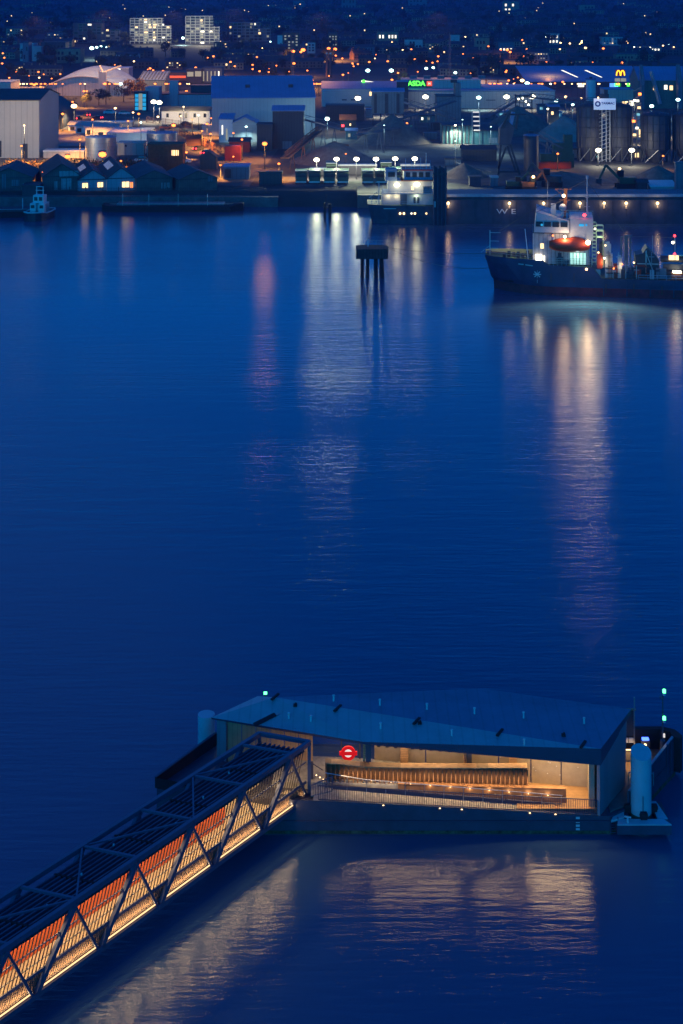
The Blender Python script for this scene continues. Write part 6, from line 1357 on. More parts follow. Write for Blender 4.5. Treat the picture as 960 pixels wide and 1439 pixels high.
# ---------------------------------------------------------------- lamps of the near bank
for i, px in enumerate((445, 473, 501, 528.5, 555.5, 583)):
    lamp(px, (224.5, 223.5, 223.5, 223.5, 223, 223)[i], 0, 'h', 5000, ('first', 'second', 'third', 'fourth', 'fifth', 'last')[i]+' flood lamp from the left in the bright row above the trucks', 1.55, 'flood_lamp', 'flood lamp', 'flood lamps above the truck row', gz=484)
    light((X_(px, 484), 482.6, zat(224, 484)), (.88, 1, .62), 30000, None, 1.0, 120, (0, -1, -.30))
NL = [  # px, py, height, colour, power, size, label
 (144, 217, 9, 's', 16000, 2.1, 'brightest sodium lamp, above the rooflight shed before the silver tank'),
 (95, 220, 8, 's', 9000, 1.5, 'sodium lamp over the scrub left of the silver tank'),
 (372, 202, 9, 's', 12000, 1.4, 'sodium lamp before the dark side shed by the conveyor foot'),
 (104, 149, 10, 'w', 9000, 1.7, 'bright warm lamp at the roundabout before the curved hall'),
 (162, 152, 10, 'w', 3500, 1.0, 'warm lamp between the roundabout and the cyan tower'),
 (216, 143, 10, 'h', 6000, 1.5, 'left one of the bright twin lamps before the grey entrance block'),
 (224, 144, 10, 'h', 6000, 1.5, 'right one of the bright twin lamps before the grey entrance block'),
 (195, 160, 8, 's', 3500, 1.0, 'sodium lamp right below the cyan glass tower'),
 (187, 158, 9, 'w', 1600, .8, 'pale lamp on a tall post left of the cyan glass tower'),
 (222, 164, 9, 'w', 2500, .9, 'warm lamp on a post in front of the portable offices'),
 (284, 184, 7, 's', 2600, .8, 'left one of two small sodium lamps on the slip road fence'),
 (296, 188, 7, 's', 2600, .8, 'right one of two small sodium lamps on the slip road fence'),
 (291, 174, 6, 's', 1800, .9, 'sodium lamp at the right end of the portable offices'),
 (297, 166, 7, 's', 1200, .7, 'small sodium lamp on the corner of the blue roofed warehouse'),
 (254, 163, 6, 'w', 700, .7, 'small warm lamp at the stairs of the portable offices'),
 (270, 168, 6, 's', 700, .6, 'small orange lamp under the right half of the portable offices'),
 (328, 187, 7, 's', 1500, .7, 'small sodium lamp on the white lean-to'),
 (328, 220, 6, 's', 1500, .7, 'small sodium lamp before the red shipping container'),
 (346, 178, 7, 'c', 1500, .9, 'cool lamp over the roller door of the small white workshop'),
 (460, 167, 9, 'c', 3500, 1.3, 'cool lamp right of the lit white gable'),
 (503, 138, 9, 'h', 5000, 1.6, 'bright lamp before the pale distribution shed'),
 (598, 136, 9, 'h', 6000, 1.6, 'bright lamp before the supermarket wall under the green sign'),
 (673, 137, 10, 'c', 6500, 1.3, 'cool lamp left on the long supermarket wall'),
 (712, 136, 10, 'h', 6500, 1.6, 'bright lamp left of the head of the tallest heap'),
 (748, 136, 10, 'h', 5500, 1.7, 'brightest lamp just right of the head of the tallest heap'),
 (782, 141, 10, 'c', 3500, 1.3, 'cool lamp above the conveyor gantry'),
 (805, 147, 10, 'c', 2800, 1.1, 'cool lamp left of the silo sign board'),
 (795, 136, 10, 'w', 2500, 1.1, 'warm lamp above the conveyor right of the cool lamp'),
 (817, 138, 10, 'w', 1500, .9, 'small warm lamp under the white upright silo'),
 (741, 117, 10, 'c', 2600, 1.3, 'cool lamp upper of the cluster at the retail corner'),
 (734, 113, 10, 'w', 2600, 1.2, 'warm lamp upper left of the cluster at the retail corner'),
 (916, 149, 10, 'c', 2600, 1.2, 'cool lamp right of the second silo tank'),
 (953, 140, 10, 'c', 3000, 1.2, 'cool lamp in front of the green mill near the right edge'),
 (943, 122, 8, 'h', 1500, 1.2, 'white lamp on the green mill front'),
 (784, 216, 6, 's', 1600, .9, 'orange lamp on the quay by the sloping blue trusses'),
 (932, 219, 5, 's', 1200, .8, 'orange lamp under the third silo tank'),
 (486, 216, 6, 's', 500, .6, 'small red orange lamp between the second and third flood lamps'),
 (572, 173, 7, 's', 1600, .8, 'orange lamp behind the dark pointed heap'),
 (118, 128, 9, 's', 2500, .9, 'sodium lamp before the middle of the curved hall wall'),
 (122, 128, 9, 's', 2000, .8, 'second sodium lamp before the curved hall wall'),
 (73, 144, 9, 's', 3500, 1.0, 'sodium lamp by the ramp at the left foot of the hall'),
 (63, 130, 9, 's', 3500, 1.0, 'sodium lamp above the ramp at the far left of the hall'),
 (48, 119, 9, 's', 3500, 1.0, 'sodium lamp over the lit gantry'),
 (57, 122, 9, 's', 3000, .9, 'second sodium lamp over the lit gantry'),
 (102, 143, 8, 's', 2000, .8, 'small sodium lamp just above the bright roundabout lamp'),
 (193, 117, 9, 's', 3000, .8, 'small sodium lamp inside the glowing orange tree'),
 (19, 228, 6, 's', 5200, .8, 'small sodium lamp by the pale warehouse foot at the far left'),
 (60, 242, 5, 's', 900, .6, 'small sodium lamp over the scrub left of the sheds'),
 (46, 188, 8, 'c', 3800, 1.3, 'cool lamp fixed on the pale warehouse end wall'),
 (198, 172, 9, 'c', 800, .7, 'small cool lamp on the twin headed post by the depot'),
 (279, 162, 7, 'c', 500, .6, 'small pale lamp by the white column near the blue warehouse'),
 (372, 178, 9, 'c', 4500, .5, 'dim cool lamp in the gap between the white workshop and the tall dark shed'),
 (34, 176, 0, 'w', 16000, .7, 'added warm flood lamp washing the pale left warehouse wall'),  # added, aimed at the warehouse wall to brighten it
 (258, 150, 9, 'w', 12000, .7, 'warm lamp before the middle of the grey office front'),
]
GZ = {144: 505, 95: 505, 19: 526, 34: 515, 598: 790, 673: 788, 712: 788, 748: 788, 503: 800, 782: 780, 817: 800, 795: 780, 805: 700}
for (px, py, h, k, pw, s_, lb) in NL:
    f_ = (1.0 if px > 300 else 9) if k == 's' else 2.2
    if px in (144, 95): f_ = 9
    if px == 372: f_ = .6
    lamp(px, py, h, k, pw*f_, lb, s_, gz=GZ.get(px), cut=px != 460 and (px, py) != (372, 202), aim={34: (.05, 1, -.15), 258: (0, 1, -.1)}.get(px))
XL = [(30, 205, 's', 'added between the pale warehouse and the far left scrub'), (112, 196, 's', 'added above the long low store'), (170, 226, 's', 'added right of the silver tank foot'), (206, 232, 's', 'added at the left corner of the rusty workshop'), (262, 214, 's', 'added above the low brick store'), (310, 232, 's', 'added beside the arched container store'), (244, 176, 's', 'added in front of the portable offices wall'), (130, 168, 's', 'added on the inside of the roundabout bend'), (88, 160, 's', 'added on the road left of the roundabout'), (180, 170, 's', 'added above the row of pale garages'),  # sodium lamps added to make the left yard glow orange
 (14, 137, 's', 'left of the lit gantry'), (34, 132, 's', 'directly over the lit gantry'), (240, 122, 's', 'beside the narrow stair block'), (262, 128, 's', 'on the office roof line'), (305, 128, 's', 'by the corner of the bright blue roof'), (350, 116, 's', 'over the left half of the bright blue roof'), (400, 113, 's', 'over the right half of the bright blue roof'), (438, 112, 's', 'just left of the twin stacks above the blue roof'),
 (340, 196, 's', 'below the red store'), (392, 230, 's', 'at the conveyor foot above the dark tanker'), (640, 176, 'h', 'beside the batching plant'), (905, 178, 'w', 'on the lit workshop by the third silo'), (860, 140, 'h', 'right behind the white sign board'), (881, 143, 'w', 'on the cream store front'), (892, 141, 'h', 'on the right end of the cream store'), (770, 153, 'h', 'under the conveyor gantry'), (620, 128, 'h', 'above the batching plant roof'), (655, 120, 's', 'left over the long supermarket roof'), (690, 121, 's', 'middle over the long supermarket roof'), (728, 120, 's', 'right over the long supermarket roof'), (541, 143, 'h', 'on the roof edge of the hopper shed'), (930, 168, 'w', 'between the third and fourth silo tanks')]
for (px, py, k, lb) in XL:
    lamp(px, py, 8, k, 30000 if (k == 's' and py > 150) else 14000, {'s': 'sodium lamp ', 'h': 'white lamp ', 'w': 'warm lamp '}[k]+lb, .8+(px % 5)*.09, gz={170: 505, 206: 512, 310: 488, 392: 486, 262: 545}.get(px) if py > 200 else None, cut=True)
# silo floods face the viewer
for px, lb in ((841, 'bright flood lamp between the first two silo tanks'), (888, 'bright flood lamp between the second and third silo tanks')):
    lamp(px, 211, 0, 'h', 3600, lb, 1.6, 'flood_lamp', 'flood lamp', gz=522)

# ---------------------------------------------------------------- far towers and blocks
def frame_tower(label, px0, px1, pyb, pyt, Y, floors, bays, lit, steps=(), core=.5, name='tower_block', colm='pale_clad'):
    z0 = hill(X_((px0+px1)/2, Y), Y); zb = zat(pyb, Y); cx = X_((px0+px1)/2, Y); w_ = (px1-px0)*Y/F; h = zat(pyt, Y)-zb
    t = thing(name, label, 'tower block', (cx, Y, zb), R(rnd.uniform(-3, 3)), None); a = w_/2; dpt = 16
    b = MB(); b.box(-a+.6, 1.2, min(0, z0-zb)-3, a-.6, dpt, h*.98 if not steps else h*.72); b.build('wall', M['tower_dark'], t)
    if steps: b = MB(); b.box(-a+.6, 1.2, h*.72, -a+.6+(2*a-1.2)*steps[0], dpt, h*.99); b.build('upper_wall', M['tower_dark'], t)
    fh = h/floors
    for k in range(floors+1):
        xr = a if (not steps or k*fh <= h*.73) else -a+2*a*steps[0]
        b = MB(); b.box(-a, 0, k*fh, xr, dpt+.5, k*fh+.55); b.build('floor_slab', M[colm], t)
    for k in range(bays+1):
        x = -a+2*a*k/bays; hh = h if (not steps or x <= -a+2*a*steps[0]) else h*.73
        b = MB(); b.box(x-.3, -.15, 0, x+.3, .5, hh); b.build('column', M[colm], t)
    n = 0
    for k in range(floors):
        for j in range(bays):
            x0 = -a+2*a*j/bays+.5; x1 = -a+2*a*(j+1)/bays-.5
            if steps and k*fh > h*.72 and (x0 > -a+2*a*steps[0]-1): continue
            pr_ = lit*(2.6 if abs((j+.5)/bays-core) < .13 else .8)
            if rnd.random() < pr_:
                b = MB(); c_ = rnd.uniform(.4, 1); b.box(x0, .9, k*fh+.9, x0+(x1-x0)*c_, 1.1, (k+1)*fh-.3); b.build('lit_window', M[rnd.choice(('window_white', 'window_warm', 'window_dim', 'window_dim', 'window_dim'))], t); n += 1
            elif rnd.random() < .5:
                b = MB(); b.box(x0, .9, k*fh+.9, x1, 1.1, (k+1)*fh-.3); b.build('window', M['glass_dark'], t)
    return t
M['tower_dark'] = mat('tower_dark', (.10, .11, .12), .8)
M['tower_pale'] = mat('tower_pale', (.42, .43, .40), .7)
frame_tower('unfinished tower block, widest and dark, left of the bright pair', 103, 168, 68, 33, 1500, 9, 10, .07, (.62,), .72, colm='tower_dark')
frame_tower('bright white framed tower block, left one of the lit pair', 183, 240, 62, 26, 1500, 10, 9, .26, (.8,), .5, colm='tower_pale')
frame_tower('bright white framed tower block, right one of the lit pair', 261, 308, 74, 23, 1500, 13, 7, .20, (.82,), .5, colm='tower_pale')
frame_tower('long dim flat block right of the lit tower pair', 322, 380, 62, 32, 1550, 7, 10, .10, (.75,), .5, colm='blue_clad')
block('pale_blue_block', 'small pale blue block left of the brown flats', 'flats', 28, 47, 86, 62, 18, 'pale_clad', 'pale_clad')
block('pale_blue_block', 'lower pale blue wing right beside the pale blue block', 'flats', 47, 58, 86, 66, 16, 'pale_clad', 'pale_clad')
t, a, h, d = block('brown_flats', 'brown flat-roofed flats with pale frames below the dark tower', 'flats', 78, 113, 89, 69, 20, 'stock_brick', 'dark_roof', wins=grid_wins(6, 2, 'glass_dark', p=.9))
t, a, h, d = block('dark_flats', 'dark long flats between the pale blue block and brown flats', 'flats', 57, 92, 85, 60, 18, 'dark_clad', 'dark_roof', wins=grid_wins(6, 3, 'glass_dark', p=.9))
block('lit_low_hall', 'low pale hall lit blue white below the left framed tower', 'hall', 163, 193, 90, 77, 16, 'pale_clad', 'dark_roof', 'gx', 1.5)
block('brick_flats', 'orange brick flats with lit corner left of the chimney', 'flats', 397, 421, 74, 46, 18, 'brick', 'dark_roof', wins=grid_wins(4, 5, 'glass_dark', p=.9, alt='window_dim'))
block('white_gable_block', 'small white block beside the orange brick flats', 'flats', 390, 398, 72, 50, 10, 'white_paint', 'dark_roof')
block('pale_house_block', 'small pale rendered block with dark windows behind the sodium lamps', 'flats', 432, 443, 75, 60, 10, 'pale_clad', 'dark_roof', wins=grid_wins(2, 3, 'glass_dark'))
block('red_brick_flats', 'tall red brick flats lit orange behind the twin chimneys', 'flats', 461, 475, 72, 47, 14, 'brick', 'dark_roof', wins=grid_wins(3, 5, 'glass_dark', p=.9, alt='window_dim'))
for a0, a1, y0, y1, lb in ((473, 492, 20, 8, 'dim blue flat block near the top centre'), (480, 500, 43, 28, 'low pale warehouse on the hillside near the top'), (530, 560, 62, 44, 'dark flats with a lit stairwell on the hillside'), (569, 594, 63, 55, 'low grey store on the hillside below the flats'), (574, 600, 40, 32, 'small blue hillside store'), (668, 688, 68, 52, 'pale framed flats with an open square front'), (634, 646, 60, 48, 'small pale gabled block left of the framed flats'), (700, 722, 67, 58, 'pink lit low block on the right hillside'), (770, 786, 56, 45, 'tiny block with bright yellow windows on the right hillside'), (707, 730, 46, 34, 'dark block with four lit windows on the right hillside'), (815, 836, 46, 40, 'small blue block high on the right hillside'), (866, 906, 84, 75, 'long pale low store on the far right hillside'), (895, 930, 71, 64, 'lit yellow school block on the far right hillside'), (15, 28, 26, 16, 'block with lit white windows at the top left'), (32, 40, 84, 60, 'dim slab block at the far left')):
    t, a, h, d = block('hillside_block', lb, 'flats', a0, a1, y0+6, y1, 14, rnd.choice(('pale_clad', 'blue_clad', 'stock_brick')), 'dark_roof', wins=grid_wins(max(2, (a1-a0)//5), 2, 'window_white' if 'lit' in lb or 'bright' in lb or 'yellow' in lb else 'glass_dark', p=.75))
for i, (px, pyt, pyb, lb) in enumerate(((459.5, 76, 118, 'left dark chimney of the twin stacks'), (464.5, 76, 118, 'right slightly thicker chimney of the twin stacks'))):
    Y = 1080; t = thing('chimney_stack', lb, 'chimney', (X_(px, Y), Y, 4), 0); h = zat(pyt, Y)-4; b = MB(); b.tube((0, 0, 0), (0, 0, h), 1.0+.25*i, .8+.2*i, 14); b.build('shaft', M['dark_steel' if i else 'brick'], t)
    b = MB(); b.tube((0, 0, h), (0, 0, h+1.2), 1.1, 1.1, 14); b.build('cap', M['steel'], t)
for px, pyt, pyb, lb in ((411, 60, 128, 'tall thin lattice mast left of the brick chimneys'), (632, 46, 120, 'tall thin lattice mast above the supermarket')):
    Y = 1020; t = thing('radio_mast', lb, 'mast', (X_(px, Y), Y, 4)); h = zat(pyt, Y)-4; b = MB()
    for x, y in ((-1, -1), (1, -1), (0, 1)): b.bar((x, y, 0), (x*.3, y*.3, h), .22)
    for k in range(14): b.bar((-1+.05*k, -1+.05*k, h*k/14), (1-.05*k, -1+.05*k, h*(k+1)/14), .12)
    b.build('lattice', M['blue_steel'], t)

# ---------------------------------------------------------------- terraces, trees and lamps on the hillside
def terrace(k):
    b = MB(); n = k; wd = 6.0
    r_ = random.Random(100+k)
    b.box(-n*wd/2, 0, -3, n*wd/2, 8, 5.6)
    b.m = 1; e = n*wd/2+.2
    b.prism([(-e, -.3), (e, -.3), (e, 4), (-e, 4)], [5.55, 5.55, 8.3, 8.3], [5.8, 5.8, 8.6, 8.6]); b.prism([(-e, 4.01), (e, 4.01), (e, 8.3), (-e, 8.3)], [8.3, 8.3, 5.55, 5.55], [8.6, 8.6, 5.8, 5.8])
    b.m = 0
    for s_ in (-1, 1): b._a([(s_*n*wd/2, 0, 5.6), (s_*n*wd/2, 8, 5.6), (s_*n*wd/2, 4, 8.3)], [[0, 1, 2]])
    for j in range(n): b.cbox(-n*wd/2+wd*j+.5, 4, 7.2, .9, 1.2, 2.6)
    for j in range(n):
        for (u, z0) in ((1.2, .9), (3.6, .9), (1.2, 3.4), (3.6, 3.4)):
            b.m = 3 if r_.random() < .035 else 2
            x = -n*wd/2+wd*j+u; b.box(x, -.1, z0, x+1.4, 0, z0+1.5)
    b.m = 0
    return b
M['dark_brick'] = mat('dark_brick', (.12, .09, .08), .85)
hm = [[M['brick'], M['slate'], M['glass_dark'], M['window_warm']], [M['stock_brick'], M['dark_roof'], M['glass_dark'], M['window_warm']], [M['dark_brick'], M['dark_roof'], M['glass_dark'], M['window_warm']]]
protos = []
for i, k in enumerate((2, 4, 6, 3, 5, 8)):
    protos.append(terrace(k).build('terrace_house', hm[i % 3])); tag(protos[-1], 'small brick terrace with pitched slate roof among the trees on the dark hillside', 'house', 'terraces on the far hillside')
first = set()
hr_ = random.Random(21); placed = []
def clear(x, y, r_):
    for (a, b_, c) in placed:
        if abs(a-x) < r_+c and abs(b_-y) < 14: return False
    return True
cnt = 0; tries = 0
keep = [(100, 170, 1400, 1600), (180, 310, 1420, 1600), (320, 382, 1450, 1640)]
while cnt < 285 and tries < 6000:
    tries += 1
    Y = 1090+(hr_.random()**1.25)*1750; px = hr_.uniform(-10, 970)
    if any(a-6 < px < b_+6 and c < Y < d_ for a, b_, c, d_ in keep): continue
    if 190 < px < 320 and Y < 1150: continue
    i = hr_.randrange(6); x = X_(px, Y); hw = (2, 4, 6, 3, 5, 8)[i]*3+2
    if not clear(x, Y, hw): continue
    placed.append((x, Y, hw))
    o = protos[i] if i not in first else protos[i].copy()
    if i in first: COL.objects.link(o)
    first.add(i)
    o.location = (x, Y, hill(x, Y)); o.rotation_euler = (0, 0, R(hr_.gauss(0, 12))); cnt += 1
tp = []
for i in range(5):
    r_ = random.Random(60+i); h = (9, 12, 8, 14, 10)[i]; wd = (9, 11, 9, 10, 12)[i]
    b = MB(); b.tube((0, 0, -1), (0, 0, h*.6), .35, .15, 6)
    for k in range(4): a_ = r_.random()*6.3; b.tube((0, 0, h*.35), (math.cos(a_)*wd*.3, math.sin(a_)*wd*.3, h*.7), .14, .06, 4)
    b.m = 1; c = leaf_cloud(420, (wd/2, wd/2, h*.38), .55, 60+i)
    kk = len(b.v); b.v += [(v[0], v[1], v[2]+h*.62) for v in c.v]; b.f += [[q+kk for q in f] for f in c.f]; b.mi += [1]*len(c.f); b.sm += [False]*len(c.f)
    o = b.build('hillside_tree', [M['bark'], M['foliage']]); tag(o, 'dark rounded tree growing between the houses on the far hillside', 'tree', 'trees on the far hillside'); tp.append(o)
cnt = 0; used = set(); tries = 0
while cnt < 290 and tries < 5000:
    tries += 1
    Y = 1030+(hr_.random()**1.1)*1500; px = hr_.uniform(-10, 970)
    if px < 320 and Y < 1100 and px > 180: continue
    if any(a < px < b_ and c-60 < Y < d_ for a, b_, c, d_ in keep) and hr_.random() < .8: continue
    i = hr_.randrange(5); x = X_(px, Y); o = tp[i] if i not in used else tp[i].copy()
    if i in used: COL.objects.link(o)
    used.add(i); s_ = hr_.uniform(.8, 1.35); o.location = (x, Y, hill(x, Y)); o.rotation_euler = (0, 0, hr_.random()*6.3); o.scale = (s_, s_, s_*hr_.uniform(.8, 1.15)); cnt += 1
# wood on the far ridge: one mass
b = MB(); r_ = random.Random(5)
for k in range(2600):
    Y = r_.uniform(1500, 3350); x = X_(r_.uniform(-20, 980), Y); h = r_.uniform(3, 8); z = hill(x, Y)
    for j in range(7):
        c = Vector((x+r_.uniform(-5, 5), Y+r_.uniform(-4, 4), z+h*r_.uniform(.2, 1))); a_ = Vector((r_.gauss(0, 1), r_.gauss(0, 1), r_.gauss(0, 1))).normalized(); q_ = a_.orthogonal().normalized(); s_ = r_.uniform(1.2, 2.6)
        b.quad(c-a_*s_, c+q_*s_*.8, c+a_*s_, c-q_*s_*.8)
tag(b.build('woodland', M['foliage']), 'dark mass of tree crowns covering the far ridge between the street lights', 'woodland', kind='stuff')
# street lamps: clusters along streets climbing the hill, as in the photograph
def hl(px, py, k, s_):
    Y = 1500.0
    for _ in range(40): Y = F*(H-hill(X_(px, Y), min(Y, 3300))-8)/max(py, .8); Y = min(max(Y, 900), 3300)
    x = X_(px, Y); z0 = hill(x, Y); r = .00078*Y*s_
    t = thing('hillside_lamp', HLAB[k][0], 'street lamp', (x, Y, z0), 0, HLAB[k][1])
    b = MB(); b.tube((0, r, 0), (0, r, 8), .15, .1, 5); b.build('post', M['dark_steel'], t)
    b = MB(); b.ball((0, 0, 8), r, 8, (1.1, .8, .8)); b.build('lamp_head', M[GLOW[k][0]], t)
HLAB = {'s': ('small sodium street lamp glowing on the far hillside', 'sodium lamps on the far hillside'), 'w': ('small warm white light on the far hillside', 'warm lights on the far hillside'), 'h': ('small white light on the far hillside', 'white lights on the far hillside'), 'c': ('small cool white light on the far hillside', 'cool lights on the far hillside')}
pts = '''50,27,s,1.0 63,16,s,.7 64,21,s,.6 57,26,s,.6 45,34,s,.9 52,28,s,.8 58,25,s,.7 77,19,s,.7 79,22,s,.6 70,7,s,.6 88,4,s,.6 73,5,s,.6 3,16,w,.8 10,20,w,.7 14,23,w,.7 16,18,w,.6 22,17,w,.7 28,17,w,.7 32,18,w,.7 34,33,w,.6 38,35,w,.6 43,36,s,.7 18,41,w,.7 10,57,w,.4 6,81,s,.8
16,5,s,.5 113,5,s,.7 148,8,s,.7 148,14,s,1.0 146,17,s,.7 163,20,s,.8 161,23,s,.7 166,24,s,.7 147,28,s,1.0 153,27,s,.6 119,17,w,.6 120,25,w,.4 170,41,c,1.4 129,68,c,1.8 136,67,c,1.1 142,66,c,.9 150,67,c,.9 188,86,w,.9 257,61,c,1.3 218,6,s,.9 235,15,s,.8 239,19,s,.8 247,16,s,.8 251,18,s,.7 242,25,s,1.0 247,23,s,.8 253,27,s,.9 266,5,w,.6 303,10,s,.7 311,5,s,1.1 298,10,w,.5 240,13,s,.7
23,101,s,.8 54,101,s,.8 55,109,w,.8 211,96,s,1.0 219,101,w,.8 275,95,s,1.0 300,79,s,.9 292,81,s,.6 311,80,s,.8 323,41,s,.8 322,15,s,.7 330,12,s,.9 333,16,s,.7 325,17,s,.6 338,22,s,.7 347,26,s,.7 346,5,w,.5 381,12,w,.7 389,30,w,.5 355,9,w,.5 380,60,c,.7 324,87,s,.9 330,93,s,.8 361,80,s,.8 355,91,s,.8 355,97,s,.8 346,110,s,1.3 353,113,s,1.1 412,72,s,1.4 426,70,s,1.8 423,73,s,1.0 462,68,s,1.4 471,69,s,1.5 413,89,s,1.2 427,109,s,1.1 439,113,s,.9 432,99,s,.7 472,78,s,.8 481,82,s,.8 497,93,s,.7 503,90,s,.8 496,90,s,.6 519,87,s,.9 545,86,s,.9 482,105,s,.9
447,12,s,.6 453,13,s,.8 445,25,s,.9 450,20,s,.8 455,17,s,.7 463,14,s,.7 449,27,s,.6 460,23,s,.6 441,39,s,.9 490,47,s,.7 489,30,w,.6 484,28,w,.6 526,33,s,.7 530,29,s,.8 529,39,s,.7 527,35,s,.6 498,42,s,.8 510,42,s,.5 543,30,w,.7 554,30,w,.8 534,13,w,.5 568,34,c,.7 587,35,c,.7 536,52,w,.9 527,82,w,.6 551,59,w,.5 566,70,w,.6 610,10,s,.7 614,19,s,.9 613,24,s,.7 615,30,s,.7 617,15,s,.6 612,28,s,.6 634,37,s,.9 637,40,s,.7 616,79,s,.9 615,86,s,.7 599,96,c,1.3 609,95,c,1.2 517,99,c,1.8 550,99,c,1.8 551,112,s,1.0 640,102,c,1.3 645,112,s,.9
655,2,w,.5 688,11,s,.7 695,11,s,.9 689,26,s,.8 700,19,s,.6 702,29,s,.6 673,29,s,.7 713,43,w,.7 722,42,w,.7 653,44,s,1.0 654,52,w,.8 747,36,s,.7 757,39,s,.8 762,43,s,.9 734,56,s,.7 713,70,s,1.2 717,73,s,1.0 735,79,s,1.1 711,101,s,.9 712,99,s,.7 702,86,s,.7 665,81,s,.6 770,99,s,2.2 768,87,s,.7 833,88,s,.9 874,88,s,1.1 848,68,s,1.0 823,67,w,1.1 788,60,w,.8 801,61,w,.8 815,62,w,.7 787,69,w,.7 867,23,s,.7 869,30,s,1.0 819,11,s,.7 812,35,w,.6 822,36,w,.6 841,35,w,.7 880,40,w,.6 913,41,w,.5 672,113,s,1.0 715,113,s,.9 704,119,s,1.0 780,117,s,.8 791,115,s,1.0 892,66,h,.8 899,67,h,.9 906,66,w,.8 914,67,h,.8 921,66,w,.7 932,64,w,.7 886,2,w,.8 940,63,c,.6 947,66,w,.6 768,51,h,.8 774,49,h,.8 779,52,h,.8 772,53,w,.7'''
for s_ in pts.split():
    a_, b2, k, z_ = s_.split(','); hl(float(a_), float(b2), k, float(z_)*1.05)
xr = random.Random(77)
for (px, py, n_, dx, dy, k) in ((60, 28, 6, 20, 7, 's'), (150, 20, 5, 14, 9, 's'), (240, 20, 7, 12, 8, 's'), (330, 20, 8, 16, 10, 's'), (450, 20, 9, 12, 11, 's'), (614, 25, 8, 6, 12, 's'), (530, 38, 6, 14, 6, 's'), (400, 100, 12, 60, 10, 's'), (560, 88, 12, 70, 12, 's'), (690, 60, 10, 40, 22, 's'), (690, 108, 8, 40, 6, 's'), (20, 70, 5, 20, 20, 's'), (880, 60, 6, 50, 12, 'w'), (800, 45, 7, 60, 20, 'w'), (350, 50, 6, 60, 20, 'w'), (200, 92, 8, 60, 10, 's'), (50, 110, 7, 45, 8, 's'), (860, 20, 6, 90, 14, 's')):
    for _ in range(int(n_*.65+.5)): hl(min(max(px+xr.gauss(0, .6)*dx, 3), 957), max(py+xr.gauss(0, .6)*dy, 2), k, xr.uniform(.4, .95))
mr = random.Random(31); HM = []
for k, (a0, w_, y1, fl) in enumerate(((8, 26, 44, 3), (66, 22, 48, 4), (130, 30, 14, 3), (205, 26, 12, 3), (300, 20, 60, 4), (345, 34, 74, 3), (385, 26, 22, 3), (412, 16, 34, 4), (440, 24, 56, 3), (500, 26, 66, 3), (548, 22, 78, 3), (598, 20, 60, 4), (618, 30, 88, 3), (676, 24, 92, 3), (742, 30, 72, 3), (800, 26, 84, 3), (846, 30, 50, 3), (930, 26, 88, 3), (20, 30, 92, 3), (232, 24, 86, 3))):
    t, a, h, d = block('hillside_flats', 'mid-rise flats', 'flats', a0, a0+w_, y1+9+fl, y1, 13, mr.choice(('stock_brick', 'pale_clad', 'brick', 'blue_clad')), 'dark_roof', mr.choice(('flat', 'gx')), 2, R(mr.uniform(-10, 10)), [(x0, y0_, x1, y1_, mr.choice(('glass_dark', 'glass_dark', 'glass_dark', 'window_dim', 'window_warm'))) for (x0, y0_, x1, y1_, m_) in grid_wins(w_//4, fl, 'glass_dark', p=.9)], 'mid-rise flats on the far hillside')
def zone(o):
    Y = o.location.y; px = 480+o.location.x*F/Y; py = (H-o.location.z)*F/Y
    col = 'left of the lit tower pair' if px < 180 else 'around the lit tower pair' if px < 320 else 'left of the twin chimneys' if px < 455 else 'right of the twin chimneys' if px < 570 else 'above the green shop sign' if px < 680 else 'above the orange retail corner' if px < 800 else 'above the yellow arches sign' if px < 890 else 'at the far right'
    row = 'near the ridge' if py < 22 else 'high on the hillside' if py < 42 else 'on the lower hillside' if py < 66 else 'at the foot of the hill'
    o['label'] = HK[o['group']]+' '+row+' '+col; o['group'] = o['group']+' '+row+' '+col
HK = {'mid-rise flats on the far hillside': 'partly lit mid-rise flats', 'terraces on the far hillside': 'small terraced house', 'trees on the far hillside': 'dark rounded tree', 'sodium lamps on the far hillside': 'small orange lamp', 'warm lights on the far hillside': 'small warm light', 'white lights on the far hillside': 'small white light', 'cool lights on the far hillside': 'small cool light'}
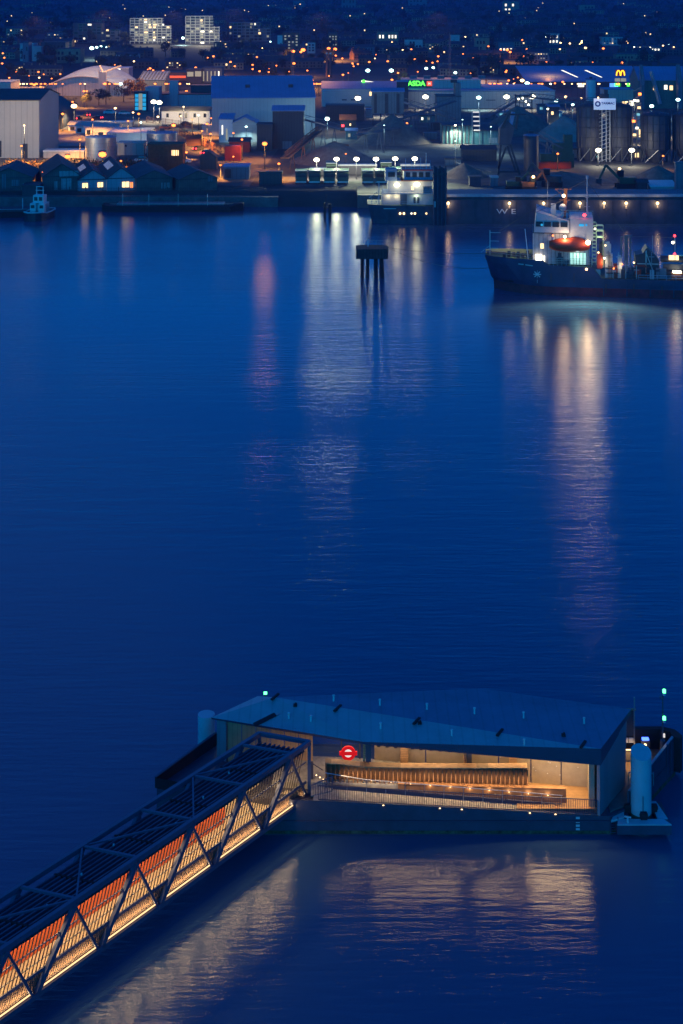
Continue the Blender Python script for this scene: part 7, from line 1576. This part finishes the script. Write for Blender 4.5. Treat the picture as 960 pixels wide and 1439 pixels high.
for o in list(COL.objects):
    if o.get('group') in HK: zone(o)
# strongest far lamps' light, plus added sourceless lights on house fronts and towers
for (px, py, c, pw) in ((426, 66, SOD, 30000), (467, 66, SOD, 30000), (770, 97, SOD, 9000), (413, 86, SOD, 15000), (352, 108, SOD, 30000), (517, 97, COOL, 25000), (550, 97, COOL, 25000), (604, 94, COOL, 20000), (640, 100, COOL, 15000), (715, 68, SOD, 20000), (135, 66, COOL, 25000), (170, 41, COOL, 20000), (257, 61, COOL, 20000), (148, 17, SOD, 40000), (245, 18, SOD, 40000), (52, 26, SOD, 40000), (330, 14, SOD, 30000), (450, 20, SOD, 30000), (614, 20, SOD, 30000), (690, 112, SOD, 30000), (560, 110, SOD, 12000), (380, 98, SOD, 14000), (440, 100, SOD, 14000), (500, 100, SOD, 14000), (585, 98, SOD, 14000), (640, 100, SOD, 14000), (30, 100, SOD, 14000), (290, 84, SOD, 14000), (212, 40, WHT, 16000), (286, 48, WHT, 16001)):
    Y = 1500.0
    for _ in range(40): Y = F*(H-hill(X_(px, Y), min(Y, 3300))-12)/max(py, .8); Y = min(max(Y, 900), 3300)
    if 180 < px < 300 and c == WHT: Y = 1470
    light((X_(px, Y), Y-4, zat(py, Y)+2), c, pw*(1.0 if pw < 13000 else 4 if c == SOD else 1.5 if pw > 16001 or pw < 16000 else 3), None, 1.0, *((158, (0, .15, -1)) if pw not in (16000, 16001) else (None, None)))

# ---------------------------------------------------------------- evening haze
b = MB(); b.box(-2450, -250, -2.5, 2450, 3720, 110); o = b.build('haze', None); o.data.materials.clear()
hz = bpy.data.materials.new('haze'); hz.use_nodes = True; hn = hz.node_tree.nodes; hn.remove(hn['Principled BSDF'])
pv = hn.new('ShaderNodeVolumePrincipled'); pv.inputs['Color'].default_value = (.24, .32, 1.0, 1); pv.inputs['Density'].default_value = .00013; pv.inputs['Anisotropy'].default_value = .3
hz.node_tree.links.new(pv.outputs[0], hn['Material Output'].inputs['Volume']); o.data.materials.append(hz); tag(o, kind='stuff')
